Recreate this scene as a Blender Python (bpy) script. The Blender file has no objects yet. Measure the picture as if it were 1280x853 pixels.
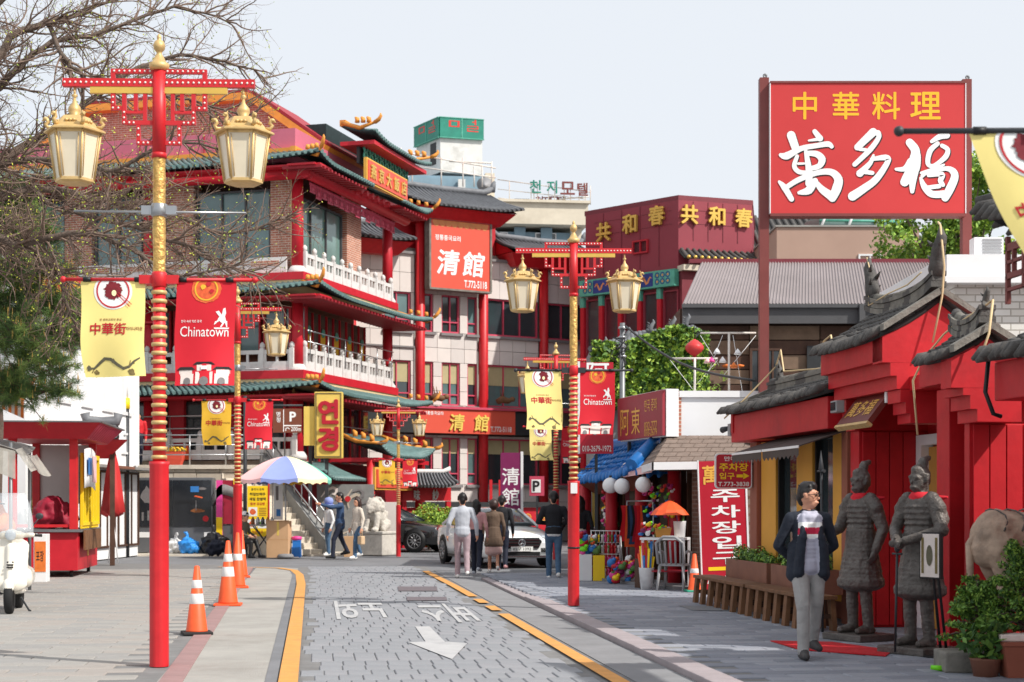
import bpy, bmesh, math, random
import numpy as np
from mathutils import Vector, Matrix, noise as mnoise
random.seed(7)
sc = bpy.context.scene
COL = sc.collection
R = math.radians
# ------------------------------------------------------------------ camera
FPX, CU, HV, HC = 2000.0, 640.0, 630.0, 1.5      # focal length in photo pixels, image centre, horizon row, eye height
cam_d = bpy.data.cameras.new('camera'); cam = bpy.data.objects.new('camera', cam_d); COL.objects.link(cam)
cam.location = (0, 0, HC); cam.rotation_euler = (R(90), 0, 0)
cam_d.sensor_width = 36; cam_d.lens = FPX/1280*36
cam_d.shift_y = (HV-426.5)/1280
cam_d.clip_start = .1; cam_d.clip_end = 3000
cam_d.dof.use_dof = True; cam_d.dof.focus_distance = 21; cam_d.dof.aperture_fstop = 3.2
sc.camera = cam
# ------------------------------------------------------------------ sky and sun
SUN_EL, SUN_AZ = R(44), math.atan2(1.0, -.6)     # azimuth from +Y towards +X
w = bpy.data.worlds.new('World'); sc.world = w; w.use_nodes = True
nt = w.node_tree; nt.nodes.clear()
sky = nt.nodes.new('ShaderNodeTexSky'); sky.sky_type = 'NISHITA'; sky.sun_disc = False
sky.sun_elevation = SUN_EL; sky.sun_rotation = SUN_AZ
sky.air_density = 1.0; sky.dust_density = 4.0; sky.ozone_density = 1.0
bg = nt.nodes.new('ShaderNodeBackground'); bg.inputs[1].default_value = .11
hz = nt.nodes.new('ShaderNodeMix'); hz.data_type = 'RGBA'; hz.inputs[0].default_value = .8
hz.inputs[7].default_value = (8.7, 9.05, 9.5, 1)   # thin even veil of high cloud
out = nt.nodes.new('ShaderNodeOutputWorld')
nt.links.new(sky.outputs[0], hz.inputs[6]); nt.links.new(hz.outputs[2], bg.inputs[0]); nt.links.new(bg.outputs[0], out.inputs[0])
sun_d = bpy.data.lights.new('sun', 'SUN'); sun_d.energy = 4.6; sun_d.angle = R(.7); sun_d.color = (1, .955, .89)
sun = bpy.data.objects.new('sun', sun_d); COL.objects.link(sun)
sv = Vector((math.sin(SUN_AZ)*math.cos(SUN_EL), math.cos(SUN_AZ)*math.cos(SUN_EL), math.sin(SUN_EL)))
sun.rotation_euler = sv.to_track_quat('Z', 'Y').to_euler(); sun.location = sv*60
sc.view_settings.view_transform = 'Standard'; sc.view_settings.look = 'None'
sc.view_settings.exposure = .05; sc.view_settings.gamma = 1
sc.render.engine = 'CYCLES'; sc.cycles.max_bounces = 6; sc.cycles.use_denoising = True

# ------------------------------------------------------------------ helpers
def W(u, v, Y): return Vector(((u-CU)*Y/FPX, Y, HC+(HV-v)*Y/FPX))
def G(u, v, z=0.0):
    Y = (HC-z)*FPX/(v-HV); return Vector(((u-CU)*Y/FPX, Y, z))
DN, DS = Vector((.992, .124, 0)), Vector((-.124, .992, 0))
def S(a, b, z=0.0): return DN*a+DS*b+Vector((0, 0, z))       # street frame: a across, b along
SANG = math.atan2(.124, .992)
def lin(c): return tuple(((x/255)/12.92 if x/255 <= .04045 else ((x/255+.055)/1.055)**2.4) for x in c)

MATS = {}
def mk(name, rgb, rough=.6, metal=0.0, var=.12, scale=4.0, bump=0.0, bscale=40.0, spec=.4, dirt=0.0, dcol=(90, 80, 70), coat=0.0, alpha=1.0, trans=0.0, emit=0.0, sss=0.0):
    m = bpy.data.materials.new(name); m.use_nodes = True
    n = m.node_tree.nodes; l = m.node_tree.links; b = n['Principled BSDF']
    c = lin(rgb)
    b.inputs['Roughness'].default_value = rough; b.inputs['Metallic'].default_value = metal
    b.inputs['Specular IOR Level'].default_value = spec
    b.inputs['Coat Weight'].default_value = coat; b.inputs['Alpha'].default_value = alpha
    b.inputs['Transmission Weight'].default_value = trans
    if emit: b.inputs['Emission Color'].default_value = (*c, 1); b.inputs['Emission Strength'].default_value = emit
    tc = n.new('ShaderNodeTexCoord')
    if var > 0:
        nz = n.new('ShaderNodeTexNoise'); nz.inputs['Scale'].default_value = scale; nz.inputs['Detail'].default_value = 6; nz.inputs['Roughness'].default_value = .62
        l.new(tc.outputs['Object'], nz.inputs['Vector'])
        rp = n.new('ShaderNodeValToRGB'); e = rp.color_ramp.elements
        e[0].position = .28; e[1].position = .72
        e[0].color = (*[x*(1-var) for x in c], 1); e[1].color = (*[min(1, x*(1+var)+.004) for x in c], 1)
        l.new(nz.outputs['Fac'], rp.inputs[0]); colout = rp.outputs[0]
        if dirt > 0:
            d2 = n.new('ShaderNodeTexNoise'); d2.inputs['Scale'].default_value = scale*.37; d2.inputs['Detail'].default_value = 9; d2.inputs['Roughness'].default_value = .72
            l.new(tc.outputs['Object'], d2.inputs['Vector'])
            r2 = n.new('ShaderNodeValToRGB'); r2.color_ramp.elements[0].position = .5; r2.color_ramp.elements[1].position = .72
            r2.color_ramp.elements[0].color = (0, 0, 0, 1); r2.color_ramp.elements[1].color = (dirt, dirt, dirt, 1)
            l.new(d2.outputs['Fac'], r2.inputs[0])
            mx = n.new('ShaderNodeMix'); mx.data_type = 'RGBA'; mx.inputs[7].default_value = (*lin(dcol), 1)
            l.new(r2.outputs[0], mx.inputs[0]); l.new(colout, mx.inputs[6]); colout = mx.outputs[2]
        l.new(colout, b.inputs['Base Color'])
    else: b.inputs['Base Color'].default_value = (*c, 1)
    if bump > 0:
        bz = n.new('ShaderNodeTexNoise'); bz.inputs['Scale'].default_value = bscale; bz.inputs['Detail'].default_value = 5
        l.new(tc.outputs['Object'], bz.inputs['Vector'])
        bp = n.new('ShaderNodeBump'); bp.inputs['Strength'].default_value = bump; bp.inputs['Distance'].default_value = .02
        l.new(bz.outputs['Fac'], bp.inputs['Height']); l.new(bp.outputs[0], b.inputs['Normal'])
    MATS[name] = m; return m
def M(n): return MATS[n]

class MB:
    def __init__(s): s.v = []; s.f = []; s.m = []; s.s = []
    def add(s, vs, fs, mat=0, smooth=False, T=None):
        o = len(s.v)
        s.v += [tuple(T @ Vector(p)) for p in vs] if T is not None else [tuple(p) for p in vs]
        for f in fs: s.f.append(tuple(i+o for i in f)); s.m.append(mat); s.s.append(smooth)
        return s
    def box(s, x0, x1, y0, y1, z0, z1, mat=0, T=None):
        vs = [(x, y, z) for z in (z0, z1) for y in (y0, y1) for x in (x0, x1)]
        return s.add(vs, [(0, 2, 3, 1), (4, 5, 7, 6), (0, 1, 5, 4), (1, 3, 7, 5), (3, 2, 6, 7), (2, 0, 4, 6)], mat, False, T)
    def bbox(s, x0, x1, y0, y1, z0, z1, c=.02, mat=0, T=None):      # box with chamfered edges
        vs = []; fs = []
        bm = bmesh.new(); bmesh.ops.create_cube(bm, size=1)
        for v in bm.verts: v.co = Vector(((x0+x1)/2+v.co.x*(x1-x0), (y0+y1)/2+v.co.y*(y1-y0), (z0+z1)/2+v.co.z*(z1-z0)))
        bmesh.ops.bevel(bm, geom=bm.edges[:], offset=c, segments=2, affect='EDGES', profile=.6)
        bm.verts.index_update()
        vs = [v.co.copy() for v in bm.verts]; fs = [tuple(v.index for v in f.verts) for f in bm.faces]; bm.free()
        return s.add(vs, fs, mat, False, T)
    def cyl(s, p0, p1, r0, r1=None, n=10, mat=0, cap=True, smooth=True, T=None):
        return s.tube([p0, p1], [r0, r0 if r1 is None else r1], n, mat, cap, smooth, T)
    def tube(s, pts, r, n=8, mat=0, cap=True, smooth=True, T=None):
        pts = [Vector(p) for p in pts]; k = len(pts)
        if not isinstance(r, (list, tuple)): r = [r]*k
        vs = []; fs = []; up = None
        for i, p in enumerate(pts):
            d = (pts[min(i+1, k-1)]-pts[max(i-1, 0)])
            d = d.normalized() if d.length > 1e-9 else Vector((0, 0, 1))
            if up is None: up = Vector((0, 0, 1)) if abs(d.z) < .9 else Vector((1, 0, 0))
            x = up.cross(d); x = x.normalized() if x.length > 1e-6 else d.orthogonal().normalized()
            y = d.cross(x); up = y
            for j in range(n):
                a = 2*math.pi*j/n; vs.append(p+(x*math.cos(a)+y*math.sin(a))*r[i])
        for i in range(k-1):
            for j in range(n):
                fs.append((i*n+j, i*n+(j+1) % n, (i+1)*n+(j+1) % n, (i+1)*n+j))
        s.add(vs, fs, mat, smooth, T)
        if cap:
            o = len(s.v)-len(vs)
            s.f.append(tuple(o+j for j in range(n-1, -1, -1))); s.m.append(mat); s.s.append(False)
            s.f.append(tuple(o+(k-1)*n+j for j in range(n))); s.m.append(mat); s.s.append(False)
        return s
    def lathe(s, prof, n=16, c=(0, 0, 0), mat=0, smooth=True, T=None, rot=0.0):
        c = Vector(c); vs = []; fs = []; k = len(prof)
        for r, z in prof:
            for j in range(n):
                a = 2*math.pi*j/n+rot; vs.append(c+Vector((r*math.cos(a), r*math.sin(a), z)))
        for i in range(k-1):
            for j in range(n): fs.append((i*n+j, i*n+(j+1) % n, (i+1)*n+(j+1) % n, (i+1)*n+j))
        if prof[0][0] > 1e-4: fs.append(tuple(range(n-1, -1, -1)))
        if prof[-1][0] > 1e-4: fs.append(tuple((k-1)*n+j for j in range(n)))
        return s.add(vs, fs, mat, smooth, T)
    def ell(s, c, r, nu=14, nv=9, mat=0, T=None):
        if not isinstance(r, (list, tuple)): r = (r, r, r)
        vs = [Vector(c)+Vector((0, 0, -r[2]))]; fs = []
        for i in range(1, nv):
            t = math.pi*i/nv-math.pi/2
            for j in range(nu):
                a = 2*math.pi*j/nu
                vs.append(Vector(c)+Vector((r[0]*math.cos(t)*math.cos(a), r[1]*math.cos(t)*math.sin(a), r[2]*math.sin(t))))
        vs.append(Vector(c)+Vector((0, 0, r[2]))); L = len(vs)-1
        for j in range(nu):
            fs.append((0, 1+(j+1) % nu, 1+j)); fs.append((L, 1+(nv-2)*nu+j, 1+(nv-2)*nu+(j+1) % nu))
            for i in range(nv-2): fs.append((1+i*nu+j, 1+i*nu+(j+1) % nu, 1+(i+1)*nu+(j+1) % nu, 1+(i+1)*nu+j))
        return s.add(vs, fs, mat, True, T)
    def prism(s, poly, z0, z1, mat=0, T=None, cap=True):               # poly in xy, extruded along z
        n = len(poly); vs = [(x, y, z0) for x, y in poly]+[(x, y, z1) for x, y in poly]
        a = sum(poly[i][0]*poly[(i+1) % n][1]-poly[(i+1) % n][0]*poly[i][1] for i in range(n))
        fs = [(i, (i+1) % n, n+(i+1) % n, n+i) for i in range(n)]
        fs += [tuple(range(n-1, -1, -1)), tuple(range(n, 2*n))]
        if a < 0: fs = [tuple(reversed(f)) for f in fs]
        return s.add(vs, fs, mat, False, T)
    def quad(s, a, b, c, d, mat=0, T=None): return s.add([a, b, c, d], [(0, 1, 2, 3)], mat, False, T)
    def grid(s, fn, nu, nv, mat=0, smooth=True):
        vs = [fn(i/nu, j/nv) for j in range(nv+1) for i in range(nu+1)]
        fs = [(j*(nu+1)+i, j*(nu+1)+i+1, (j+1)*(nu+1)+i+1, (j+1)*(nu+1)+i) for j in range(nv) for i in range(nu)]
        return s.add(vs, fs, mat, smooth)
    def slab(s, fn, nu, nv, off, mat=0, smooth=True):                  # closed sheet of thickness off (vector)
        off = Vector(off); n1 = (nu+1)*(nv+1)
        vs = [Vector(fn(i/nu, j/nv)) for j in range(nv+1) for i in range(nu+1)]; vs += [p+off for p in vs]
        I = lambda i, j: j*(nu+1)+i
        fs = []
        for j in range(nv):
            for i in range(nu):
                q = (I(i, j), I(i+1, j), I(i+1, j+1), I(i, j+1)); fs.append(q); fs.append(tuple(n1+k for k in reversed(q)))
        for i in range(nu):
            fs.append((I(i+1, 0), I(i, 0), n1+I(i, 0), n1+I(i+1, 0))); fs.append((I(i, nv), I(i+1, nv), n1+I(i+1, nv), n1+I(i, nv)))
        for j in range(nv):
            fs.append((I(0, j), I(0, j+1), n1+I(0, j+1), n1+I(0, j))); fs.append((I(nu, j+1), I(nu, j), n1+I(nu, j), n1+I(nu, j+1)))
        return s.add(vs, fs, mat, smooth)
    def mesh(s, name, mats):
        me = bpy.data.meshes.new(name); me.from_pydata(s.v, [], s.f)
        for m in (mats if isinstance(mats, (list, tuple)) else [mats]): me.materials.append(M(m) if isinstance(m, str) else m)
        me.polygons.foreach_set('material_index', s.m); me.polygons.foreach_set('use_smooth', s.s)
        me.update(); return me
    def build(s, name, mats, parent=None, T=None):
        return link(name, s.mesh(name, mats), parent, T)
def link(name, me, parent=None, T=None):
    o = bpy.data.objects.new(name, me); COL.objects.link(o)
    if parent is not None: o.parent = parent
    if T is not None: o.matrix_local = T
    return o
def tag(o, label=None, cat=None, group=None, kind=None):
    if label: o['label'] = label
    if cat: o['category'] = cat
    if group: o['group'] = group
    if kind: o['kind'] = kind
    return o
def thing(name, label, cat, loc=(0, 0, 0), rz=0.0, group=None):
    o = bpy.data.objects.new(name, None); COL.objects.link(o); o.empty_display_size = .1
    o.location = loc; o.rotation_euler = (0, 0, rz); return tag(o, label, cat, group)
def dup(o, loc, rz=0.0, label=None, scale=None, parent=None):
    c = o.copy(); COL.objects.link(c)
    if parent is None:
        c.location = loc; c.rotation_euler = (0, 0, rz)
        if scale: c.scale = (scale,)*3
        if label: c['label'] = label
    else: c.parent = parent
    for ch in list(o.children): dup(ch, None, parent=c)
    return c
def place(loc, rz=0.0, s=1.0): return Matrix.Translation(loc) @ Matrix.Rotation(rz, 4, 'Z') @ Matrix.Scale(s, 4)

# ---- flat print: polygons and lettering in 2-D, laid on any surface by a mapping
_TC = {}
def glyphs(body, bold=0.0, shear=0.0, space=1.0, res=3):
    k = (body, bold, shear, space)
    if k not in _TC:
        c = bpy.data.curves.new('lettering', 'FONT'); c.body = body; c.offset = bold; c.shear = shear; c.space_character = space; c.resolution_u = res; c.fill_mode = 'FRONT'
        o = bpy.data.objects.new('lettering', c); me = bpy.data.meshes.new_from_object(o)
        v = np.array([p.co[:2] for p in me.vertices]).reshape(-1, 2); f = [tuple(p.vertices) for p in me.polygons]
        if len(v):
            mn, mx = v.min(0), v.max(0); _TC[k] = ((v-mn), f, mx-mn)
        else: _TC[k] = (v, [], np.array([1., 1.]))
        bpy.data.objects.remove(o); bpy.data.curves.remove(c); bpy.data.meshes.remove(me)
    return _TC[k]
def bold_steps(b): return [(0, 0)] if b < .005 else [(-b, 0), (b, 0), (0, b), (0, -b)]+([(-b*.7, b*.7), (b*.7, -b*.7), (b*.7, b*.7), (-b*.7, -b*.7)] if b > .018 else [])
class Print:
    def __init__(s): s.items = []; s.mats = []
    def mi(s, m):
        if m not in s.mats: s.mats.append(m)
        return s.mats.index(m)
    def poly(s, pts, m, lay=1): s.items.append(([tuple(p) for p in pts], [tuple(range(len(pts)))], s.mi(m), lay)); return s
    def rect(s, x0, x1, y0, y1, m, lay=1): return s.poly([(x0, y0), (x1, y0), (x1, y1), (x0, y1)], m, lay)
    def disc(s, x, y, r, m, lay=1, n=28, ry=None, jag=0.0, seed=1):
        rn = random.Random(seed)
        return s.poly([(x+r*(1-jag*rn.random())*math.cos(2*math.pi*i/n), y+(ry or r)*(1-jag*rn.random())*math.sin(2*math.pi*i/n)) for i in range(n)], m, lay)
    def ring(s, x, y, r0, r1, m, lay=1, n=32):
        p = [(x+r*math.cos(2*math.pi*i/n), y+r*math.sin(2*math.pi*i/n)) for r in (r0, r1) for i in range(n)]
        s.items.append((p, [(i, (i+1) % n, n+(i+1) % n, n+i) for i in range(n)], s.mi(m), lay)); return s
    def stroke(s, pts, w, m, lay=1):
        p = []; n = len(pts)
        for i, q in enumerate(pts):
            a, b = pts[max(0, i-1)], pts[min(n-1, i+1)]; d = math.hypot(b[0]-a[0], b[1]-a[1]) or 1
            ww = w[i] if isinstance(w, (list, tuple)) else w
            p += [(q[0]-(b[1]-a[1])/d*ww/2, q[1]+(b[0]-a[0])/d*ww/2), (q[0]+(b[1]-a[1])/d*ww/2, q[1]-(b[0]-a[0])/d*ww/2)]
        s.items.append((p, [(2*i, 2*i+1, 2*i+3, 2*i+2) for i in range(n-1)], s.mi(m), lay)); return s
    def text(s, body, x, y, h, m, lay=1, w=None, bold=.012, shear=0.0, space=1.0, flip=False):   # centred at x, y; h high, optionally w wide
        v, f, d = glyphs(body, 0.0, shear, space)
        if not len(v): return s
        k = h/d[1]; kx = w/d[0] if w else k
        for i, (ox, oy) in enumerate(bold_steps(bold)):                 # heavier strokes: shifted copies, each a hair proud of the last
            p = [((x+(a+ox-d[0]/2)*kx*(-1 if flip else 1)), y+(b+oy-d[1]/2)*k) for a, b in v]
            s.items.append((p, f, s.mi(m), lay+.06*i))
        return s
    def build(s, name, fn, parent=None, T=None):                        # fn(x, y, layer) -> 3-D
        mb = MB()
        for p, f, m, lay in s.items: mb.add([fn(x, y, lay) for x, y in p], f, m)
        return mb.build(name, s.mats, parent, T)
def flat(o, ex, ez, d=.003):                                           # mapping onto a plane: origin, right, up
    o, ex, ez = Vector(o), Vector(ex).normalized(), Vector(ez).normalized(); n = ex.cross(ez)
    return lambda x, y, lay: o+ex*x+ez*y+n*(d*lay)
def raised(parent, name, body, org, ex, ez, h, mat, depth=.03, bold=.02, shear=0.0, w=None, flip=False):   # solid letters, one object per character
    org, ex, ez = Vector(org), Vector(ex).normalized(), Vector(ez).normalized(); n = ex.cross(ez)
    v, f, d = glyphs(body, 0.0, shear); k = h/d[1]; kx = w/d[0] if w else k
    mb = MB(); N = len(v); fs = list(f); ed = {}
    for q in f:
        for i in range(len(q)):
            e = (q[i], q[(i+1) % len(q)])
            if (e[1], e[0]) in ed: del ed[(e[1], e[0])]
            else: ed[e] = 1
    for i, (ox, oy) in enumerate(bold_steps(bold)):
        pts = [org+ex*((a+ox-d[0]/2)*kx)+ez*((b+oy-d[1]/2)*k) for a, b in v]
        mb.add([p+n*(depth+.0008*i) for p in pts]+pts, fs+[(e[1], e[0], e[0]+N, e[1]+N) for e in ed])
    return mb.build(name, mat, parent)

# ---- tiled roof plane: deck, ribs of cover tiles and round eave ends
def roof_plane(parent, e0, e1, t0, t1, deck, tile, nrib, sag=.0, lift0=.0, lift1=.0, rr=.05, each=False, thick=.06, nu=16, nw=6, name='roof_tile', seg=5, ends=True, nseg=6):
    e0, e1, t0, t1 = map(Vector, (e0, e1, t0, t1))
    def fn(u, q):
        p = (e0.lerp(e1, u)).lerp(t0.lerp(t1, u), q)
        z = -sag*math.sin(math.pi*q)+lift0*max(0, 1-u/.3)**2*(1-q)**1.5+lift1*max(0, 1-(1-u)/.3)**2*(1-q)**1.5
        return p+Vector((0, 0, z))
    MB().slab(fn, nu, nw, (0, 0, -thick)).build('roof_deck', deck, parent)
    allm = MB()
    for i in range(nrib):
        u = (i+.5)/nrib
        pts = [fn(u, q/seg)+Vector((0, 0, rr*.3)) for q in range(seg+1)]
        d = (pts[0]-pts[1]).normalized(); pts[0] = pts[0]+d*rr*.8
        if each:
            m = MB(); rn = random.Random(i*7+nrib)
            j = Vector((0, 0, rn.uniform(-.3, .3)*rr)); pts = [p+j*(1-k/seg) for k, p in enumerate(pts)]; pts[0] = pts[0]+d*rn.uniform(0, .8)*rr
            m.tube([pts[0]+d*rr*1.6-Vector((0, 0, rr*.5)), pts[0]+Vector((0, 0, rr*.16)), pts[1]], [rr*.3, rr*1.04, rr*.9], nseg+2)
            for k in range(1, seg): m.tube([pts[k]+Vector((0, 0, rr*.16)), pts[k+1]], [rr*1.02, rr*.9], nseg+2)
            m.build(name, tile, parent)
        else: allm.tube(pts, rr, nseg)
    if not each:
        o = allm.build(name+'_rows', tile, parent); o['kind'] = 'stuff'
    return fn
def blend_mesh(name, prims, mats, parent, vox=.02, smooth=2, T=None, disp=0.0, dscale=8.0):
    """One continuous skin over tapered limbs: prims = (p0, p1, r0, r1, mat[, squash])"""
    mb = MB()
    for pr in prims:
        p0, p1, r0, r1 = Vector(pr[0]), Vector(pr[1]), pr[2], pr[3]
        sq = pr[5] if len(pr) > 5 else None
        if sq: # ellipsoid-section limb: squash (sx, sy, sz) scales radii about the axis
            k = max(2, int((p1-p0).length/.05)+1)
            for i in range(k+1):
                t = i/k; r = r0+(r1-r0)*t; mb.ell(p0.lerp(p1, t), (r*sq[0], r*sq[1], r*sq[2]), 14, 9)
        else:
            mb.ell(p0, r0, 12, 8); mb.ell(p1, r1, 12, 8)
            if (p1-p0).length > 1e-4: mb.tube([p0, p1], [r0, r1], 12)
    me = mb.mesh(name, 'black'); o = bpy.data.objects.new(name, me); COL.objects.link(o)
    rm = o.modifiers.new('r', 'REMESH'); rm.mode = 'VOXEL'; rm.voxel_size = vox; rm.use_smooth_shade = True
    if smooth: sm = o.modifiers.new('s', 'SMOOTH'); sm.factor = .5; sm.iterations = smooth
    dg = bpy.context.evaluated_depsgraph_get(); m2 = bpy.data.meshes.new_from_object(o.evaluated_get(dg))
    bpy.data.objects.remove(o); bpy.data.meshes.remove(me)
    m2.name = name; m2.materials.clear()
    for m in mats: m2.materials.append(M(m))
    nV = len(m2.vertices); co = np.empty(nV*3); m2.vertices.foreach_get('co', co); co = co.reshape(-1, 3)
    nP = len(m2.polygons); pc = np.array([p.center[:] for p in m2.polygons])
    best = np.full(nP, 1e9); idx = np.zeros(nP, int)
    for pr in prims:
        p0, p1 = np.array(pr[0], float), np.array(pr[1], float); d = p1-p0; L = (d@d) or 1e-9
        t = np.clip(((pc-p0)@d)/L, 0, 1); q = pc-(p0+t[:, None]*d); r = pr[2]+(pr[3]-pr[2])*t
        if len(pr) > 5 and pr[5]:
            sq = np.array(pr[5]); dist = (np.sqrt(((q/sq)**2).sum(1))-r)*sq.min()
        else: dist = np.sqrt((q**2).sum(1))-r
        dist = dist-(pr[6] if len(pr) > 6 else 0)
        k = dist < best; best[k] = dist[k]; idx[k] = pr[4]
    m2.polygons.foreach_set('material_index', idx.astype(np.int32)); m2.polygons.foreach_set('use_smooth', np.ones(nP, bool))
    if disp:
        nr = np.empty(nV*3); m2.vertices.foreach_get('normal', nr); nr = nr.reshape(-1, 3)
        for i in range(nV):
            co[i] += nr[i]*disp*mnoise.fractal(Vector(co[i])*dscale, 1.0, 2.0, 4)
        m2.vertices.foreach_set('co', co.ravel())
    m2.update(); return link(name, m2, parent, T)
def leaf_mesh(name, pts, size, mats, parent, seed=1, asp=.55, up=.3, jit=.5):
    """many small leaf faces at pts (Nx3)"""
    rg = np.random.default_rng(seed); n = len(pts); pts = np.asarray(pts, float)
    a = rg.normal(size=(n, 3)); a[:, 2] += up; a /= np.linalg.norm(a, axis=1)[:, None]
    b = rg.normal(size=(n, 3)); b -= (a*b).sum(1)[:, None]*a; b /= np.linalg.norm(b, axis=1)[:, None]
    c = np.cross(a, b); s = (size*(1-jit/2+jit*rg.random(n)))[:, None]
    v = np.stack([pts-b*s*.5, pts+c*s*asp*.5+a*s*.06, pts+b*s*.5, pts-c*s*asp*.5+a*s*.06], 1).reshape(-1, 3)
    me = bpy.data.meshes.new(name); me.vertices.add(4*n); me.vertices.foreach_set('co', v.ravel())
    me.loops.add(4*n); me.loops.foreach_set('vertex_index', np.arange(4*n, dtype=np.int32))
    me.polygons.add(n); me.polygons.foreach_set('loop_start', np.arange(0, 4*n, 4, dtype=np.int32)); me.polygons.foreach_set('loop_total', np.full(n, 4, np.int32))
    for m in mats: me.materials.append(M(m))
    me.polygons.foreach_set('material_index', rg.integers(0, len(mats), n).astype(np.int32))
    me.update(calc_edges=True); return link(name, me, parent)
def blob_pts(c, r, n, seed=1, shell=.55):
    rg = np.random.default_rng(seed); d = rg.normal(size=(n, 3)); d /= np.linalg.norm(d, axis=1)[:, None]
    rad = shell+(1-shell)*rg.random(n)**.6
    return np.array(c)+d*rad[:, None]*np.array(r)
# ------------------------------------------------------------------ materials
mk('black', (22, 22, 24), .5); mk('asphalt', (118, 119, 122), .85, var=.16, scale=1.2, bump=.3, bscale=120, dirt=.35, dcol=(96, 96, 98))
mk('paver_a', (138, 140, 144), .8, var=.12, scale=2.2, bump=.25, bscale=90, dirt=.35, dcol=(116, 115, 116))
mk('paver_b', (141, 142, 146), .8, var=.12, scale=2.6, bump=.25, bscale=90, dirt=.3, dcol=(124, 122, 120))
mk('paver_c', (136, 138, 142), .8, var=.12, scale=2.0, bump=.25, bscale=90, dirt=.3, dcol=(110, 110, 112))
mk('sidewalk_a', (132, 136, 146), .75, var=.12, scale=2.4, bump=.2, bscale=80, dirt=.3, dcol=(104, 106, 110))
mk('sidewalk_b', (143, 146, 154), .75, var=.12, scale=2.1, bump=.2, bscale=80, dirt=.25, dcol=(108, 110, 114))
mk('sidewalk_c', (124, 128, 137), .75, var=.12, scale=2.8, bump=.2, bscale=80, dirt=.25, dcol=(100, 101, 105))
mk('tile_a', (152, 149, 144), .8, var=.1, scale=2.4, bump=.2, bscale=80, dirt=.35, dcol=(138, 130, 124))
mk('tile_b', (145, 143, 140), .8, var=.1, scale=2.1, bump=.2, bscale=80, dirt=.35, dcol=(132, 126, 122))
mk('tile_c', (153, 147, 141), .8, var=.1, scale=2.8, bump=.2, bscale=80, dirt=.35, dcol=(142, 130, 122))
mk('joint', (118, 117, 116), .95, var=.2); mk('concrete', (158, 155, 149), .9, var=.14, scale=1.5, bump=.4, bscale=60, dirt=.5, dcol=(120, 114, 106))
mk('concrete_grey', (130, 130, 132), .9, var=.12, scale=2, bump=.3, bscale=60, dirt=.4, dcol=(100, 100, 100))
mk('kerb', (158, 148, 150), .8, var=.12, scale=5, bump=.2, bscale=90, dirt=.2); mk('kerb_red', (150, 120, 118), .85, var=.15, scale=4, dirt=.3, dcol=(110, 95, 92))
mk('yellow_paint', (208, 148, 78), .8, var=.12, scale=5, dirt=.75, dcol=(170, 138, 92), bump=.15); mk('white_paint', (214, 212, 208), .7, var=.06, scale=6, dirt=.5, dcol=(160, 160, 160), bump=.15)
mk('white_worn', (178, 178, 178), .75, var=.06, scale=5, dirt=.9, dcol=(150, 151, 154), bump=.15)
mk('manhole', (104, 96, 100), .7, var=.2, scale=20)
mk('red', (200, 30, 38), .45, var=.1, scale=5, spec=.5, dirt=.3, dcol=(150, 34, 40)); mk('red_deep', (190, 26, 42), .5, var=.1, scale=3, dirt=.2, dcol=(110, 20, 30)); mk('red_dark', (150, 30, 42), .55, var=.1)
mk('gate_red', (190, 18, 30), .55, var=.12, scale=3.2, dirt=.5, dcol=(132, 20, 28), bump=.12, bscale=12)
mk('crimson', (160, 22, 44), .55, var=.1); mk('pink_wall', (196, 104, 124), .6, var=.06, scale=1.5, dirt=.25, dcol=(170, 80, 104)); mk('maroon', (142, 54, 66), .5, var=.05, scale=.8, dirt=.25, dcol=(112, 42, 52))
mk('maroon_dark', (120, 46, 56), .5, var=.06); mk('rust_red', (122, 58, 54), .5, var=.08, scale=3, dirt=.2)
mk('gold', (208, 176, 118), .48, metal=.3, var=.16, scale=14, dirt=.25, dcol=(120, 84, 50)); mk('gold_bright', (226, 186, 92), .35, metal=.5, var=.1); mk('gold_relief', (212, 172, 100), .42, metal=.6, var=.3, scale=22, bump=1.0, bscale=26, dirt=.25, dcol=(190, 30, 36))
mk('gold_paint', (226, 172, 74), .5, var=.1, scale=6); mk('orange_trim', (224, 148, 60), .55, var=.12, scale=4, dirt=.3, dcol=(170, 100, 50))
mk('lamp_glass', (224, 212, 186), .35, var=.06, scale=5, spec=.5); mk('bulb', (240, 236, 228), .3, var=0)
mk('steel', (170, 172, 174), .32, metal=.85, var=.08); mk('steel_dull', (128, 130, 132), .5, metal=.6, var=.12); mk('dark_metal', (58, 60, 63), .5, metal=.3, var=.12); mk('chrome', (210, 212, 214), .12, metal=1, var=0)
mk('cloth_red', (206, 26, 44), .75, var=.05, scale=3); mk('gold_flat', (244, 182, 36), .5, var=.03); mk('cloth_yellow', (238, 220, 138), .75, var=.04, scale=3); mk('cloth_cream', (246, 236, 186), .75, var=.03); mk('cloth_gold', (226, 178, 52), .75, var=.06)
mk('p_white', (238, 238, 236), .6, var=.03); mk('p_red', (190, 30, 40), .6, var=.05); mk('p_wine', (120, 24, 36), .6, var=.2, scale=30); mk('p_orange', (224, 96, 50), .6, var=.3, scale=30, dirt=.5, dcol=(236, 150, 90)); mk('p_brown', (140, 84, 44), .6, var=.1); mk('p_black', (34, 32, 34), .6, var=.05); mk('p_grey', (120, 116, 116), .6, var=.2, scale=20); mk('p_stone', (226, 214, 206), .6, var=.08, scale=20); mk('p_green', (90, 130, 70), .6, var=.3, scale=20); mk('p_blue', (50, 120, 190), .5, var=.1); mk('p_yellow', (246, 206, 30), .5, var=.04); mk('p_pink', (224, 70, 150), .5, var=.1); mk('p_purple', (124, 30, 84), .5, var=.04); mk('p_ink', (96, 92, 72), .6, var=.3, scale=25); mk('p_olive', (120, 104, 60), .6, var=.3, scale=25)
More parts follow.
